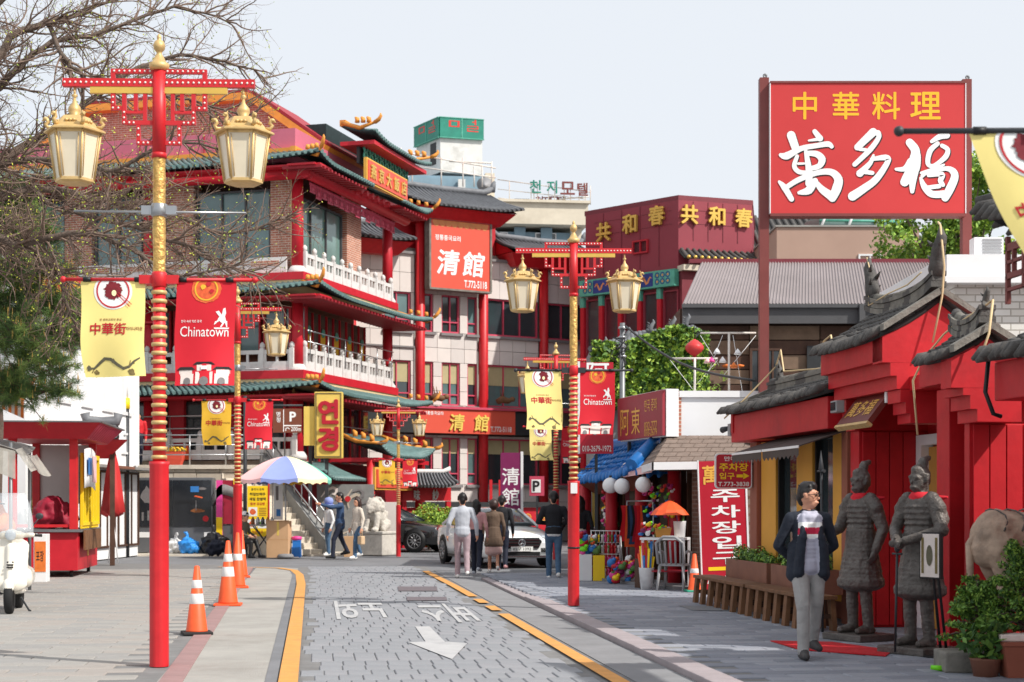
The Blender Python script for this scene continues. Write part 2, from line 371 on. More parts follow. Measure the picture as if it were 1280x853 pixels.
mk('tile_green', (98, 126, 124), .45, var=.25, scale=8, dirt=.4, dcol=(50, 66, 68)); mk('tile_grey', (108, 110, 114), .6, var=.22, scale=6, dirt=.3, dcol=(60, 60, 62)); mk('tile_black', (82, 79, 76), .75, var=.3, scale=9, dirt=.5, dcol=(48, 45, 42), bump=.4, bscale=40); mk('tile_deck', (46, 45, 44), .85, var=.25, scale=6); mk('tile_deck_green', (30, 48, 50), .7, var=.25, scale=6)
mk('weathered', (126, 122, 114), .85, var=.25, scale=6, dirt=.6, dcol=(70, 66, 60), bump=.5, bscale=30); mk('tile_blue', (30, 108, 180), .4, var=.14, scale=6, dirt=.2, dcol=(24, 70, 120))
mk('white_stone', (212, 209, 206), .7, var=.1, scale=5, dirt=.5, dcol=(160, 154, 150)); mk('white_wall', (232, 232, 232), .7, var=.03, scale=1, dirt=.25, dcol=(196, 194, 190)); mk('cream', (216, 190, 146), .7, var=.08, scale=2)
mk('panel_a', (214, 206, 200), .6, var=.05, scale=1.6, dirt=.22, dcol=(178, 168, 162)); mk('panel_b', (204, 197, 192), .6, var=.05, scale=1.6, dirt=.22, dcol=(170, 160, 154)); mk('sill_grey', (128, 124, 124), .75, var=.1)
mk('glass_dark', (50, 60, 64), .06, var=.3, scale=.6, spec=.9); mk('glass_teal', (92, 120, 120), .08, var=.3, scale=.5, spec=.9); mk('glass_room', (96, 92, 80), .1, var=.4, scale=1.2, spec=.8); mk('blind', (176, 166, 126), .6, var=.1, scale=2); mk('glass_green', (104, 132, 126), .12, var=.25, scale=.5, spec=.9)
mk('frame_pink', (196, 72, 96), .5, var=.06); mk('frame_white', (226, 226, 226), .5, var=.03); mk('frame_red', (178, 30, 44), .5, var=.06)
mk('wood', (116, 80, 52), .7, var=.3, scale=5, bump=.3, bscale=20, dirt=.4, dcol=(66, 46, 32)); mk('wood_dark', (76, 50, 36), .65, var=.3, scale=4, dirt=.3, dcol=(46, 32, 24)); mk('wood_brown', (128, 84, 66), .6, var=.2, scale=3, dirt=.3, dcol=(84, 56, 44)); mk('wood_ochre', (190, 136, 62), .65, var=.15, scale=3); mk('wood_grey', (120, 98, 80), .75, var=.3, scale=2.5, dirt=.4, dcol=(80, 62, 50)); mk('plaque', (110, 44, 36), .5, var=.15)
mk('ochre_wall', (226, 164, 64), .7, var=.06, scale=2); mk('terracotta', (150, 86, 66), .7, var=.1)
mk('bronze', (98, 93, 89), .42, metal=.25, var=.3, scale=9, dirt=.55, dcol=(62, 52, 46), bump=.5, bscale=50, spec=.25); mk('stone_lion', (196, 190, 180), .85, var=.14, scale=9, dirt=.5, dcol=(120, 116, 108), bump=.4, bscale=40)
mk('skin', (206, 150, 122), .5, var=.06, scale=9); mk('hair', (26, 22, 22), .45, var=.2, scale=30); mk('hair_brown', (56, 38, 34), .45, var=.2, scale=30)
mk('navy', (36, 42, 54), .85, var=.16, scale=14, bump=.8, bscale=9); mk('blue_suit', (46, 70, 104), .75, var=.1, scale=14); mk('navy_trouser', (28, 34, 52), .75, var=.1, scale=14); mk('grey_trouser', (160, 158, 156), .85, var=.12, scale=8, bump=1.0, bscale=9); mk('lavender', (176, 176, 192), .75, var=.06); mk('stripe_red', (196, 34, 70), .75, var=.04); mk('shoe_dark', (62, 60, 60), .6, var=.1); mk('shoe_white', (226, 224, 220), .6, var=.06); mk('jeans', (70, 98, 126), .8, var=.18, scale=12); mk('beige', (206, 194, 180), .8, var=.08); mk('grey_top', (178, 182, 190), .8, var=.06); mk('mauve', (170, 148, 154), .8, var=.08); mk('brown_coat', (98, 80, 66), .85, var=.1); mk('pink_skirt', (210, 174, 168), .8, var=.06); mk('jumper_black', (26, 27, 32), .85, var=.15); mk('red_jacket', (200, 30, 40), .7, var=.08); mk('rose_top', (190, 140, 140), .8, var=.08); mk('olive', (92, 86, 72), .8, var=.1); mk('bag_tan', (206, 176, 140), .7, var=.08)
mk('car_white', (226, 228, 228), .22, var=.02, coat=.6, spec=.6); mk('car_black', (16, 17, 20), .2, var=.05, coat=.7, spec=.6); mk('tyre', (26, 26, 27), .8, var=.15); mk('rim', (150, 150, 152), .3, metal=.7, var=.05); mk('head_lamp', (206, 214, 220), .08, var=.1, spec=.9); mk('tail_red', (170, 20, 26), .15, var=0, spec=.8); mk('plate', (226, 226, 222), .4, var=.02)
mk('scooter_cream', (232, 226, 212), .25, var=.03, coat=.5); mk('clear_plastic', (226, 232, 236), .08, var=.02, alpha=.28, spec=.8); mk('orange_cover', (226, 120, 50), .6, var=.16, scale=5, bump=.6, bscale=7); mk('vinyl', (176, 172, 162), .4, var=.2, scale=3, alpha=.82); mk('grey_canvas', (138, 134, 130), .7, var=.18, scale=3, dirt=.4)
mk('cone_orange', (236, 92, 44), .5, var=.08, scale=6, dirt=.25, dcol=(170, 76, 50)); mk('reflective', (228, 226, 224), .35, var=.04); mk('rubber', (40, 38, 38), .8, var=.15); mk('teal_paint', (50, 158, 128), .6, var=.1)
mk('cardboard', (204, 164, 124), .8, var=.06, scale=3, dirt=.2, dcol=(170, 130, 96)); mk('plastic_blue', (40, 118, 200), .4, var=.06); mk('plastic_rose', (190, 96, 104), .4, var=.06); mk('plastic_grey', (150, 150, 152), .45, var=.08); mk('plastic_white', (232, 232, 232), .4, var=.04); mk('bag_blue', (50, 140, 220), .3, var=.15, scale=9, bump=.8, bscale=12); mk('bag_white', (226, 226, 226), .4, var=.08, bump=.8, bscale=12); mk('bag_black', (34, 34, 38), .35, var=.2, bump=.8, bscale=12)
mk('um_pink', (236, 190, 190), .7, var=.03); mk('um_blue', (136, 150, 206), .7, var=.03); mk('um_yellow', (244, 230, 180), .7, var=.03); mk('um_teal', (120, 200, 178), .7, var=.03); mk('um_red', (200, 50, 70), .7, var=.03); mk('um_gold', (230, 186, 60), .7, var=.03)
mk('leaf_green', (96, 134, 52), .6, var=.2, scale=1.5); mk('leaf_light', (134, 168, 66), .6, var=.2, scale=1.5); mk('leaf_dark', (58, 92, 42), .6, var=.2, scale=1.5); mk('leaf_lime', (164, 190, 70), .6, var=.15); mk('pine_a', (96, 126, 66), .6, var=.2, scale=2); mk('pine_b', (130, 154, 78), .6, var=.2, scale=2); mk('pine_c', (72, 98, 56), .6, var=.2, scale=2); mk('candle', (206, 168, 92), .7, var=.15); mk('bark', (104, 90, 80), .9, var=.35, scale=9, bump=.8, bscale=24, dirt=.5, dcol=(62, 52, 46)); mk('bark_pine', (112, 92, 78), .9, var=.3, scale=8, bump=.8, bscale=20); mk('twig', (124, 104, 92), .85, var=.25, scale=5); mk('bud', (190, 190, 70), .6, var=.2); mk('soil', (84, 72, 62), .95, var=.3, scale=12)
mk('sign_red', (198, 54, 54), .45, var=.03, scale=1.2, spec=.4); mk('sign_orange', (214, 84, 64), .45, var=.03, scale=1.5); mk('sign_crimson', (180, 26, 46), .45, var=.04); mk('sign_brown', (118, 64, 44), .5, var=.05); mk('sign_gold', (226, 196, 96), .45, var=.05); mk('sign_black', (44, 46, 48), .5, var=.06); mk('sign_green', (38, 132, 112), .5, var=.18, scale=2, dirt=.35, dcol=(30, 92, 84)); mk('led_red', (216, 52, 44), .5, var=.1); mk('sign_wine', (150, 44, 56), .5, var=.06)
mk('motel_blue', (132, 158, 172), .8, var=.08, scale=1, dirt=.4, dcol=(100, 118, 128)); mk('motel_cream', (214, 204, 184), .85, var=.08, scale=1, dirt=.5, dcol=(166, 152, 130)); mk('motel_white', (216, 216, 212), .85, var=.08, scale=2.2, dirt=.7, dcol=(150, 146, 136)); mk('rust_white', (220, 214, 206), .7, var=.1, scale=3, dirt=.7, dcol=(170, 110, 80)); mk('beige_wall', (176, 146, 130), .85, var=.05, scale=.7, dirt=.2, dcol=(148, 122, 108)); mk('corrugated', (146, 136, 136), .5, var=.06, scale=1, metal=.15, dirt=.2); mk('fascia_grey', (78, 78, 80), .6, var=.08)
mk('deco_teal', (88, 168, 146), .55, var=.2, scale=4); mk('deco_blue', (42, 62, 130), .55, var=.25, scale=5); mk('deco_orange', (216, 140, 84), .55, var=.15); mk('stone_wall', (186, 174, 158), .85, var=.14, scale=2.5, dirt=.4, dcol=(140, 128, 114), bump=.4, bscale=14); mk('stair_stone', (206, 196, 180), .85, var=.1, scale=3, dirt=.35, dcol=(160, 148, 132), bump=.3, bscale=20); mk('granite', (130, 130, 128), .8, var=.15, scale=6, bump=.3); mk('shingle', (122, 106, 96), .9, var=.2, scale=6, bump=.4, bscale=40); mk('screen_dark', (28, 32, 38), .12, var=.5, scale=1.2, spec=.7); mk('kiosk_grey', (104, 106, 110), .45, metal=.3, var=.06); mk('rose_deep', (150, 24, 50), .6, var=.15)
mk('awning_brown', (76, 66, 62), .8, var=.1)
mk('horse_tan', (176, 152, 132), .75, var=.35, scale=4, dirt=.8, dcol=(84, 78, 74), bump=.5, bscale=20); mk('horse_grey', (176, 166, 158), .8, var=.3, scale=8, dirt=.5, dcol=(96, 88, 82), bump=.6, bscale=24); mk('green_plastic', (120, 220, 30), .4, var=.05); mk('carpet', (190, 26, 36), .95, var=.1, bump=.4, bscale=200)

def brick_mat(name, c1, c2, mortar, scale, bw=.5, rh=.25, ms=.02, vec='Object', rot=None):
    m = bpy.data.materials.new(name); m.use_nodes = True; n = m.node_tree.nodes; l = m.node_tree.links; b = n['Principled BSDF']
    b.inputs['Roughness'].default_value = .85
    tc = n.new('ShaderNodeTexCoord'); br = n.new('ShaderNodeTexBrick'); mp = n.new('ShaderNodeMapping'); mp.inputs['Rotation'].default_value = rot or (0, 0, 0)
    l.new(tc.outputs[vec], mp.inputs[0]); l.new(mp.outputs[0], br.inputs[0])
    br.inputs['Scale'].default_value = scale; br.inputs['Brick Width'].default_value = bw; br.inputs['Row Height'].default_value = rh; br.inputs['Mortar Size'].default_value = ms
    br.inputs['Color1'].default_value = (*lin(c1), 1); br.inputs['Color2'].default_value = (*lin(c2), 1); br.inputs['Mortar'].default_value = (*lin(mortar), 1)
    nz = n.new('ShaderNodeTexNoise'); nz.inputs['Scale'].default_value = 3; nz.inputs['Detail'].default_value = 6; l.new(tc.outputs[vec], nz.inputs['Vector'])
    mx = n.new('ShaderNodeMix'); mx.data_type = 'RGBA'; mx.blend_type = 'OVERLAY'; mx.inputs[0].default_value = .35
    l.new(br.outputs[0], mx.inputs[6]); l.new(nz.outputs[0], mx.inputs[7]); l.new(mx.outputs[2], b.inputs['Base Color'])
    bp = n.new('ShaderNodeBump'); bp.inputs['Strength'].default_value = .5; bp.inputs['Distance'].default_value = .01; bp.invert = True
    l.new(br.outputs['Fac'], bp.inputs['Height']); l.new(bp.outputs[0], b.inputs['Normal']); MATS[name] = m
brick_mat('brick_x', (172, 100, 78), (190, 122, 96), (200, 180, 164), 1, .23, .075, .012, rot=(R(90), 0, 0))       # faces whose plane holds x and z
brick_mat('brick_y', (160, 96, 78), (182, 118, 94), (196, 176, 160), 1, .23, .075, .012, rot=(R(90), R(90), 0))
brick_mat('brick_dark', (92, 62, 50), (110, 76, 60), (120, 104, 92), 1, .23, .075, .012, rot=(R(90), 0, 0))
brick_mat('white_brick', (226, 224, 218), (216, 212, 204), (176, 170, 160), 1, .3, .12, .012, rot=(R(90), 0, 0))
# ------------------------------------------------------------------ ground, road, pavements
def struct(o): o['kind'] = 'structure'; return o
def sheet(name, pts, z, mat, th=.2):
    return struct(MB().prism([(p[0], p[1]) for p in pts], z-th, z).build(name, mat))
ground = struct(MB().quad((-700, -60, -.03), (700, -60, -.03), (700, 1200, -.03), (-700, 1200, -.03)).build('ground', 'asphalt'))
# lane of block paving, left gutter and pavement, right gutter, kerb and sidewalk; all run along the street
road = sheet('road', [S(-.32, 4), S(2.72, 4), S(2.72, 38.6), S(-.32, 38.6)], -.012, 'joint', .01)
sheet('left_gutter', [S(-1.02, 4), S(-.322, 4), S(-.322, 37.6), S(-.7, 38.2), S(-1.3, 38.4), S(-1.3, 12)], -.002, 'concrete', .02)
sheet('right_gutter', [S(2.722, 4), S(3.19, 4), S(3.3, 33), S(2.722, 36)], -.004, 'concrete_grey', .02)
left_pavement = sheet('left_pavement', [S(-16, 4), S(-1.22, 4), S(-1.46, 38.4), S(-2.4, 40.2), S(-4.2, 41.2), S(-16, 42)], -.008, 'joint', .02)
sidewalk = sheet('right_sidewalk', [S(3.4, 4), S(9.5, 4), S(12, 34), S(3.7, 34)], .038, 'joint', .1)
sheet('far_pavement', [(-24, 46.6), (-5.2, 46.6), (-4.4, 47.2), (-4.4, 52), (-24, 52)], .03, 'stair_stone', .06)
def pavers(root, a0, a1, b0, b1, la, lb, z, mats, shift, limit=300, zvar=.004, clip=None, gap=.012):
    """running-bond blocks: the ones nearest the viewer are pieces, the rest one part"""
    rn = random.Random(int(a0*10+b1)); base = []
    for m in mats:
        mb = MB(); x, y = la/2-gap/2, lb/2-gap/2; c = .008
        mb.add([(-x, -y, -.03), (x, -y, -.03), (x, y, -.03), (-x, y, -.03), (-x, -y, -c), (x, -y, -c), (x, y, -c), (-x, y, -c), (-x+c, -y+c, 0), (x-c, -y+c, 0), (x-c, y-c, 0), (-x+c, y-c, 0)],
               [(0, 1, 5, 4), (1, 2, 6, 5), (2, 3, 7, 6), (3, 0, 4, 7), (4, 5, 9, 8), (5, 6, 10, 9), (6, 7, 11, 10), (7, 4, 8, 11), (8, 9, 10, 11)])
        base.append(mb.mesh('paving_block', m))
    spots = []
    if shift == 'along':
        for i in range(int((a1-a0)/la)):
            off = (i*.37 % 1)*lb
            b = b0-off
            while b < b1: spots.append((a0+(i+.5)*la, b+lb/2)); b += lb
    else:
        k = 0; b = b0
        while b < b1:
            off = rn.random()*la if shift == 'random' else (k % 2)*la/2; a = a0
            while a-off < a1: spots.append((a-off+la/2, b+lb/2)); a += la
            b += lb; k += 1
    if clip: spots = [q for q in spots if clip(*q)]
    vis = [q for q in spots if inview(S(*q))]; oth = [q for q in spots if not inview(S(*q))]
    vis.sort(key=lambda q: S(*q).y); near = vis[:limit]; rest = vis[limit:]+oth
    for a, b in near:
        o = link('paving_block', rn.choice(base), root); p = S(a, b, z+rn.uniform(-zvar, zvar)*.5)
        o.location = p; o.rotation_euler = (rn.uniform(-.002, .002), rn.uniform(-.003, .003), SANG+rn.uniform(-.004, .004))
    vs = []; fs = []; ms = []
    proto = [np.array([v.co[:] for v in base[0].vertices]), [tuple(p.vertices) for p in base[0].polygons]]
    c, s_ = math.cos(SANG), math.sin(SANG); Rm = np.array([[c, s_, 0], [-s_, c, 0], [0, 0, 1]])
    for a, b in rest:
        o = len(vs); q = proto[0]@Rm+np.array(S(a, b, z+rn.uniform(-zvar, zvar)*.5)); vs += q.tolist(); k = rn.randrange(len(mats))
        for f in proto[1]: fs.append(tuple(i+o for i in f)); ms.append(k)
    if rest:
        me = bpy.data.meshes.new('paving_blocks'); me.from_pydata(vs, [], fs)
        for m in mats: me.materials.append(M(m))
        me.polygons.foreach_set('material_index', ms); me.update(); link('paving_blocks', me, root)['kind'] = 'stuff'
def inview(p):
    if p.y < 1: return False
    u = CU+FPX*p.x/p.y; v = HV+FPX*HC/p.y
    return -25 < u < 1305 and v < 868
pavers(road, .08, 2.3, 9.5, 38.4, .21, .42, 0, ['paver_a', 'paver_b', 'paver_c'], 'random', gap=.007)
pavers(left_pavement, -9.6, -1.36, 9.5, 37.4, .6, .3, .004, ['tile_a', 'tile_b', 'tile_c'], 'across', clip=lambda a, b: a < -1.6)
pavers(sidewalk, 3.5, 7.6, 8.5, 33.5, .5, .25, .05, ['sidewalk_a', 'sidewalk_b', 'sidewalk_c'], 'across', clip=lambda a, b: a > 3.68)
# kerb stones along the right sidewalk, flush red kerb on the left
kr = thing('kerb', 'low pale granite kerb edging the right sidewalk', 'kerb'); kr['kind'] = 'structure'; del kr['category']
for i in range(26):
    b = 6+i*1.0; h = .055 if b < 23.5 else max(.018, .055-(b-23.5)*.02)
    MB().bbox(-.13, .13, -.495, .495, -.12, h, .012).build('kerb_stone', 'kerb', kr, place(S(3.31+.008*i, b+.5), SANG))
kl = thing('left_kerb', 'flush reddish kerb strip edging the left pavement', 'kerb'); kl['kind'] = 'structure'; del kl['category']
for i in range(30):
    MB().bbox(-.1, .1, -.495, .495, -.1, .008, .008).build('kerb_stone', 'kerb_red', kl, place(S(-1.12-.012*i, 8.5+i), SANG+.012))
# paint
def paint(name, pts, mat, z=.008): return struct(MB().prism([(p.x, p.y) for p in pts], z-.002, z).build(name, mat))
def band(name, c, wd, mat, z=.009):
    L = []; Rr = []
    for i, (a, b) in enumerate(c):
        p, q = c[max(0, i-1)], c[min(len(c)-1, i+1)]; d = math.hypot(q[0]-p[0], q[1]-p[1]); nx, ny = -(q[1]-p[1])/d*wd/2, (q[0]-p[0])/d*wd/2
        L.append(S(a+nx, b+ny)); Rr.append(S(a-nx, b-ny))
    mb = MB(); n = len(c); mb.add([(*p.xy, z) for p in L+Rr], [(i, n+i, n+i+1, i+1) for i in range(n-1)])
    return struct(mb.build(name, mat))
band('yellow_edge_line', [(-.2, 8), (-.2, 20), (-.2, 30), (-.26, 34), (-.4, 36.3), (-.75, 37.6), (-1.3, 38.1), (-2.2, 38.4)], .165, 'yellow_paint')
band('yellow_edge_line', [(2.56, 6), (2.58, 21.6)], .15, 'yellow_paint')
band('yellow_edge_line', [(2.58, 22.3), (2.58, 23.3)], .15, 'yellow_paint')
band('yellow_edge_line', [(2.58, 24), (2.58, 25)], .15, 'yellow_paint')
band('yellow_edge_line', [(2.58, 25.7), (2.57, 29), (2.5, 35.5)], .15, 'yellow_paint')
band('asphalt_strip', [(-.34, 6), (-.36, 34), (-.45, 36.5)], .1, 'asphalt', .004)
# arrow and worn lettering on the lane, facing the oncoming driver
AR = lambda pts: [G(u, v) for u, v in pts]
paint('arrow_marking', AR([(519, 784), (537, 784), (556, 803), (584, 805), (565, 825), (511, 804), (532, 803)]), 'white_worn')
pr = Print()
pr.text('천천히', 0, 0, 1.0, 'white_paint', 1, bold=.03)
def lane_text(body, quad):
    q = [G(u, v) for u, v in quad]      # corners: top-left, top-right, bottom-right, bottom-left as read by the driver ahead
    P = Print(); v, f, d = glyphs(body, .025)
    def fn(x, y, lay):
        s, t = x, y
        p = q[0].lerp(q[1], s).lerp(q[3].lerp(q[2], s), t); return Vector((p.x, p.y, .009))
    P.items.append(([(a/d[0], 1-b/d[1]) for a, b in v], [tuple(reversed(k)) for k in f], P.mi('white_worn'), 1))
    struct(P.build('road_lettering', fn))
lane_text('노외', [(490, 775), (421, 775), (417, 752), (475, 752)])
lane_text('버스', [(604, 779), (533, 779), (520, 755), (575, 755)])
for (u0, u1, v0, v1) in ((497, 546, 734, 739.5), (508, 558, 747, 751.5)):
    paint('drain_cover', AR([(u0, v0), (u1, v0), (u1+1, v1), (u0+1, v1)]), 'manhole', .0105)
paint('patch', AR([(848, 762), (935, 764), (930, 769), (865, 768)]), 'asphalt', .057)
# ------------------------------------------------------------------ lamp posts with lanterns and banners
def build_lantern(root, x, z):
    """hexagonal lantern whose eave is at height z"""
    c = (x, 0, 0); hx = R(0)
    m = MB()                                                           # hanger and domed cap
    m.lathe([(.012, z+.41), (.012, z+.33)], 8, c).lathe([(.0, z+.36), (.03, z+.335), (.0, z+.30)], 10, c)
    m.lathe([(.012, z+.31), (.02, z+.27), (.055, z+.225), (.06, z+.19), (.04, z+.15), (.075, z+.14), (.085, z+.115), (.05, z+.1)], 14, c)
    top = m.build('lantern_cap', 'gold', root)
    m = MB()
    m.lathe([(.12, z+.125), (.135, z+.13), (.215, z+.035), (.285, z+.0), (.285, z-.014), (.2, z-.02)], 6, c, smooth=False, rot=hx)
    for j in range(6):                                                 # relief panel on each roof face
        a = R(60*j+30); d = Vector((math.cos(a), math.sin(a), 0)); t = Vector((-math.sin(a), math.cos(a), 0)); o = Vector(c)+d*.165+Vector((0, 0, z+.075))
        for k in (-1, 0, 1): m.ell(o+t*k*.035+Vector((0, 0, .0)), (.02, .02, .016), 6, 4)
    rf = m.build('lantern_roof', 'gold', root)
    for j in range(6):                                                 # a dragon head on every corner
        a = R(60*j); d = Vector((math.cos(a), math.sin(a), 0)); o = Vector(c)+Vector((0, 0, z))
        m = MB()
        q = lambda r_, z_: o+d*(.06+r_*.72)+Vector((0, 0, .008+z_*.66))
        m.tube([q(.2, .05), q(.26, .045), q(.285, .09), q(.255, .125), q(.27, .165), q(.32, .165)], [.015, .019, .018, .018, .022, .011], 7)
        m.ell(q(.285, .168), (.023, .023, .019), 8, 6); m.tube([q(.25, .19), q(.235, .225)], [.009, .003], 5); m.tube([q(.3, .147), q(.335, .14)], [.01, .004], 5)
        m.build('dragon_head', 'gold', root)
    m = MB(); m.lathe([(.235, z-.02), (.172, z-.45)], 6, c, smooth=False, rot=hx)
    g = m.build('lantern_glass', 'lamp_glass', root)
    m = MB()
    for j in range(6):
        a = R(60*j); d = Vector((math.cos(a), math.sin(a), 0)); b = Vector(c)
        m.tube([b+d*.24+Vector((0, 0, z-.02)), b+d*.177+Vector((0, 0, z-.45))], .011, 5)
        a2 = R(60*j+30); d2 = Vector((math.cos(a2), math.sin(a2), 0)); t = Vector((-math.sin(a2), math.cos(a2), 0))
        for s in (-1, 1):                                              # inner tracery lines
            p0 = b+d2*(.235*.866+.006)+t*s*.085+Vector((0, 0, z-.05)); p1 = b+d2*(.175*.866+.006)+t*s*.06+Vector((0, 0, z-.43)); m.tube([p0, p1], .004, 4)
    m.lathe([(.24, z-.012), (.24, z-.04), (.225, z-.04)], 6, c, smooth=False, rot=hx); m.lathe([(.18, z-.44), (.18, z-.465), (.15, z-.48), (.03, z-.49)], 6, c, smooth=False, rot=hx)
    m.build('lantern_frame', 'gold', root)
def banner_fn(x0, x1, z1, h, amp, curl, sgn, seed, drift=0.0):
    """cloth surface: x across, y down from the bar (0..h); bulges and lifts at its foot"""
    wd = x1-x0
    def fn(x, y, lay=0):
        t = y/h; s = (x-x0)/wd
        yy = amp*math.sin(s*4.2+seed)*t+amp*.8*math.sin(t*5+seed*2+s*2.2)*t-curl*t**2.2*(.4+.6*s if seed % 2 else 1-.6*s)
        xx = x+drift*t+.05*sgn*t**1.5*wd+.02*math.sin(t*6+seed)*t
        zz = z1-y*(1-.06*curl*t)
        return Vector((xx, yy-.0035*lay, zz))
    return fn
def gate_print(P, cx, y0, s):
    """the arched memorial gate printed along a banner's foot; y downwards"""
    for dx, w_, h_, r in ((-.17, .13, .10, .035), (0, .17, .12, .045), (.17, .13, .10, .035)):
        P.rect(cx+(dx-w_/2)*s, cx+(dx+w_/2)*s, y0-h_*s, y0, 'p_stone', 1)
        P.disc(cx+dx*s, y0-.028*s, r*s, 'p_grey', 2, 14); P.rect(cx+(dx-r)*s, cx+(dx+r)*s, y0-.03*s, y0, 'p_grey', 2)
    P.rect(cx-.25*s, cx+.25*s, y0-.135*s, y0-.1*s, 'p_stone', 1)
    for dx, w_, yy in ((-.18, .1, .14), (0, .12, .19), (.18, .1, .14)):
        P.rect(cx+(dx-w_*.6)*s, cx+(dx+w_*.6)*s, y0-yy*s, y0-(yy-.06)*s, 'p_stone', 1)
        P.poly([(cx+(dx-w_*.95)*s, y0-(yy)*s), (cx+(dx+w_*.95)*s, y0-(yy)*s), (cx+(dx+w_*.6)*s, y0-(yy+.03)*s), (cx+(dx-w_*.6)*s, y0-(yy+.03)*s)], 'p_black', 2)
    P.rect(cx-.03*s, cx+.03*s, y0-.18*s, y0-.145*s, 'p_white', 3)
def add_banner(root, kind, x0, x1, z1, h, amp, curl, sgn, seed, cloth=None, drift=0.0):
    fn = banner_fn(x0, x1, z1, h, amp, curl, sgn, seed, drift); wd = x1-x0; cx = (x0+x1)/2
    mb = MB(); mb.grid(lambda a, b: fn(x0+a*wd, b*h, 0), 12, 18)
    cl = mb.build('banner', cloth or ('cloth_yellow' if kind == 'y' else 'cloth_red'), root)
    cl['label'] = ('yellow banner with a noodle bowl, red characters and a dragon' if kind == 'y' else 'red banner with white lettering and a memorial gate'); 
    P = Print(); k = wd/.58
    if kind == 'y':
        P.disc(cx, .1*k, .175*k, 'p_white', 1, 36, ry=.165*k); P.ring(cx, .1*k, .138*k, .152*k, 'p_red', 2); P.disc(cx, .09*k, .095*k, 'p_wine', 2, 40, jag=.3); P.disc(cx+.01, .115*k, .022*k, 'cloth_cream', 3, 14, ry=.028*k)
        P.stroke([(cx+.03*k, .12*k), (cx+.15*k, .24*k)], .007, 'p_red', 3); P.stroke([(cx+.05*k, .11*k), (cx+.17*k, .22*k)], .007, 'p_red', 3)
        P.items = [([(x, max(.004, y)) for x, y in p], f, m, l) for p, f, m, l in P.items]
        T = Print(); T.text('中華街', -.04*k, 0, .105*k, 'p_brown' if cloth else 'p_red', 1, bold=.02); T.text('차이나타운', .2*k, 0, .035*k, 'p_brown', 1, w=.15*k); T.text('한 문화교류의 중심', -.02*k, .085*k, .02*k, 'p_brown', 1, w=.2*k)
        for p, f, m, l in T.items: P.items.append(([(cx+x, .5*h-y) for x, y in p], [tuple(reversed(q)) for q in f], P.mi(T.mats[m]), l))
        rn = random.Random(seed); pts = [(cx+(-.25+.5*i/9)*k, h*.86+.05*k*math.sin(i*1.1+seed)) for i in range(10)]
        P.stroke(pts, [.012+.02*math.sin(math.pi*i/9) for i in range(10)], 'p_ink', 1)
        for i in range(1, 9):
            P.stroke([pts[i], (pts[i][0]+rn.uniform(-.04, .04)*k, pts[i][1]+rn.uniform(-.06, .06)*k)], .008, 'p_olive', 1)
        P.disc(pts[0][0]+.01, pts[0][1], .028*k, 'p_ink', 2, 12, jag=.4); P.disc(cx-.18*k, h*.95, .03*k, 'p_olive', 1, 12, jag=.5, seed=4); P.disc(cx+.16*k, h*.96, .05*k, 'p_olive', 1, 14, jag=.6, seed=6)
    else:
        P.disc(cx, .08*k, .15*k, 'p_orange', 1, 36, ry=.14*k, jag=.08); P.ring(cx, .08*k, .1*k, .115*k, 'cloth_gold', 2); P.disc(cx-.03, .06*k, .03*k, 'cloth_gold', 2, 14, jag=.4); P.disc(cx+.05, .1*k, .025*k, 'p_red', 2, 14, jag=.4); P.disc(cx+.02, .03*k, .03*k, 'p_red', 2, 14, jag=.4)
        P.items = [([(x, max(.004, y)) for x, y in p], f, m, l) for p, f, m, l in P.items]
        T = Print(); T.text('Chinatown', 0, 0, .1*k, 'p_white', 1, w=.47*k, bold=.004); T.text('한국 속의 작은 중국', -.13*k, .1*k, .026*k, 'p_white', 1, w=.2*k)
        for p, f, m, l in T.items: P.items.append(([(cx+x, .48*h-y) for x, y in p], [tuple(reversed(q)) for q in f], P.mi(T.mats[m]), l))
        hx, hy = cx+.16*k, .35*h                                       # rider on a rearing horse
        for q in ([(-.05, .05), (-.03, .0), (.0, -.03), (.03, -.02), (.045, .03), (.02, .06), (-.02, .03)], [(0, -.03), (-.03, -.07), (-.06, -.06), (-.045, -.04), (-.02, -.01)], [(.0, -.03), (.01, -.09), (.03, -.1), (.04, -.05), (.03, -.01)], [(-.02, .02), (-.06, .035), (-.07, .07), (-.05, .055)], [(.03, .03), (.05, .09), (.06, .09), (.055, .03)], [(.01, .05), (-.01, .09), (.005, .09), (.03, .05)], [(-.07, .095), (.08, .095), (.07, .11), (-.06, .11)]):
            P.poly([(hx+a*k, hy+b*k) for a, b in q], 'p_white', 1)
        gate_print(P, cx, h*.985, k)
    P.items = [(p, [tuple(reversed(q)) for q in f], m, l) for p, f, m, l in P.items]
    P.build('banner_print', fn, cl)
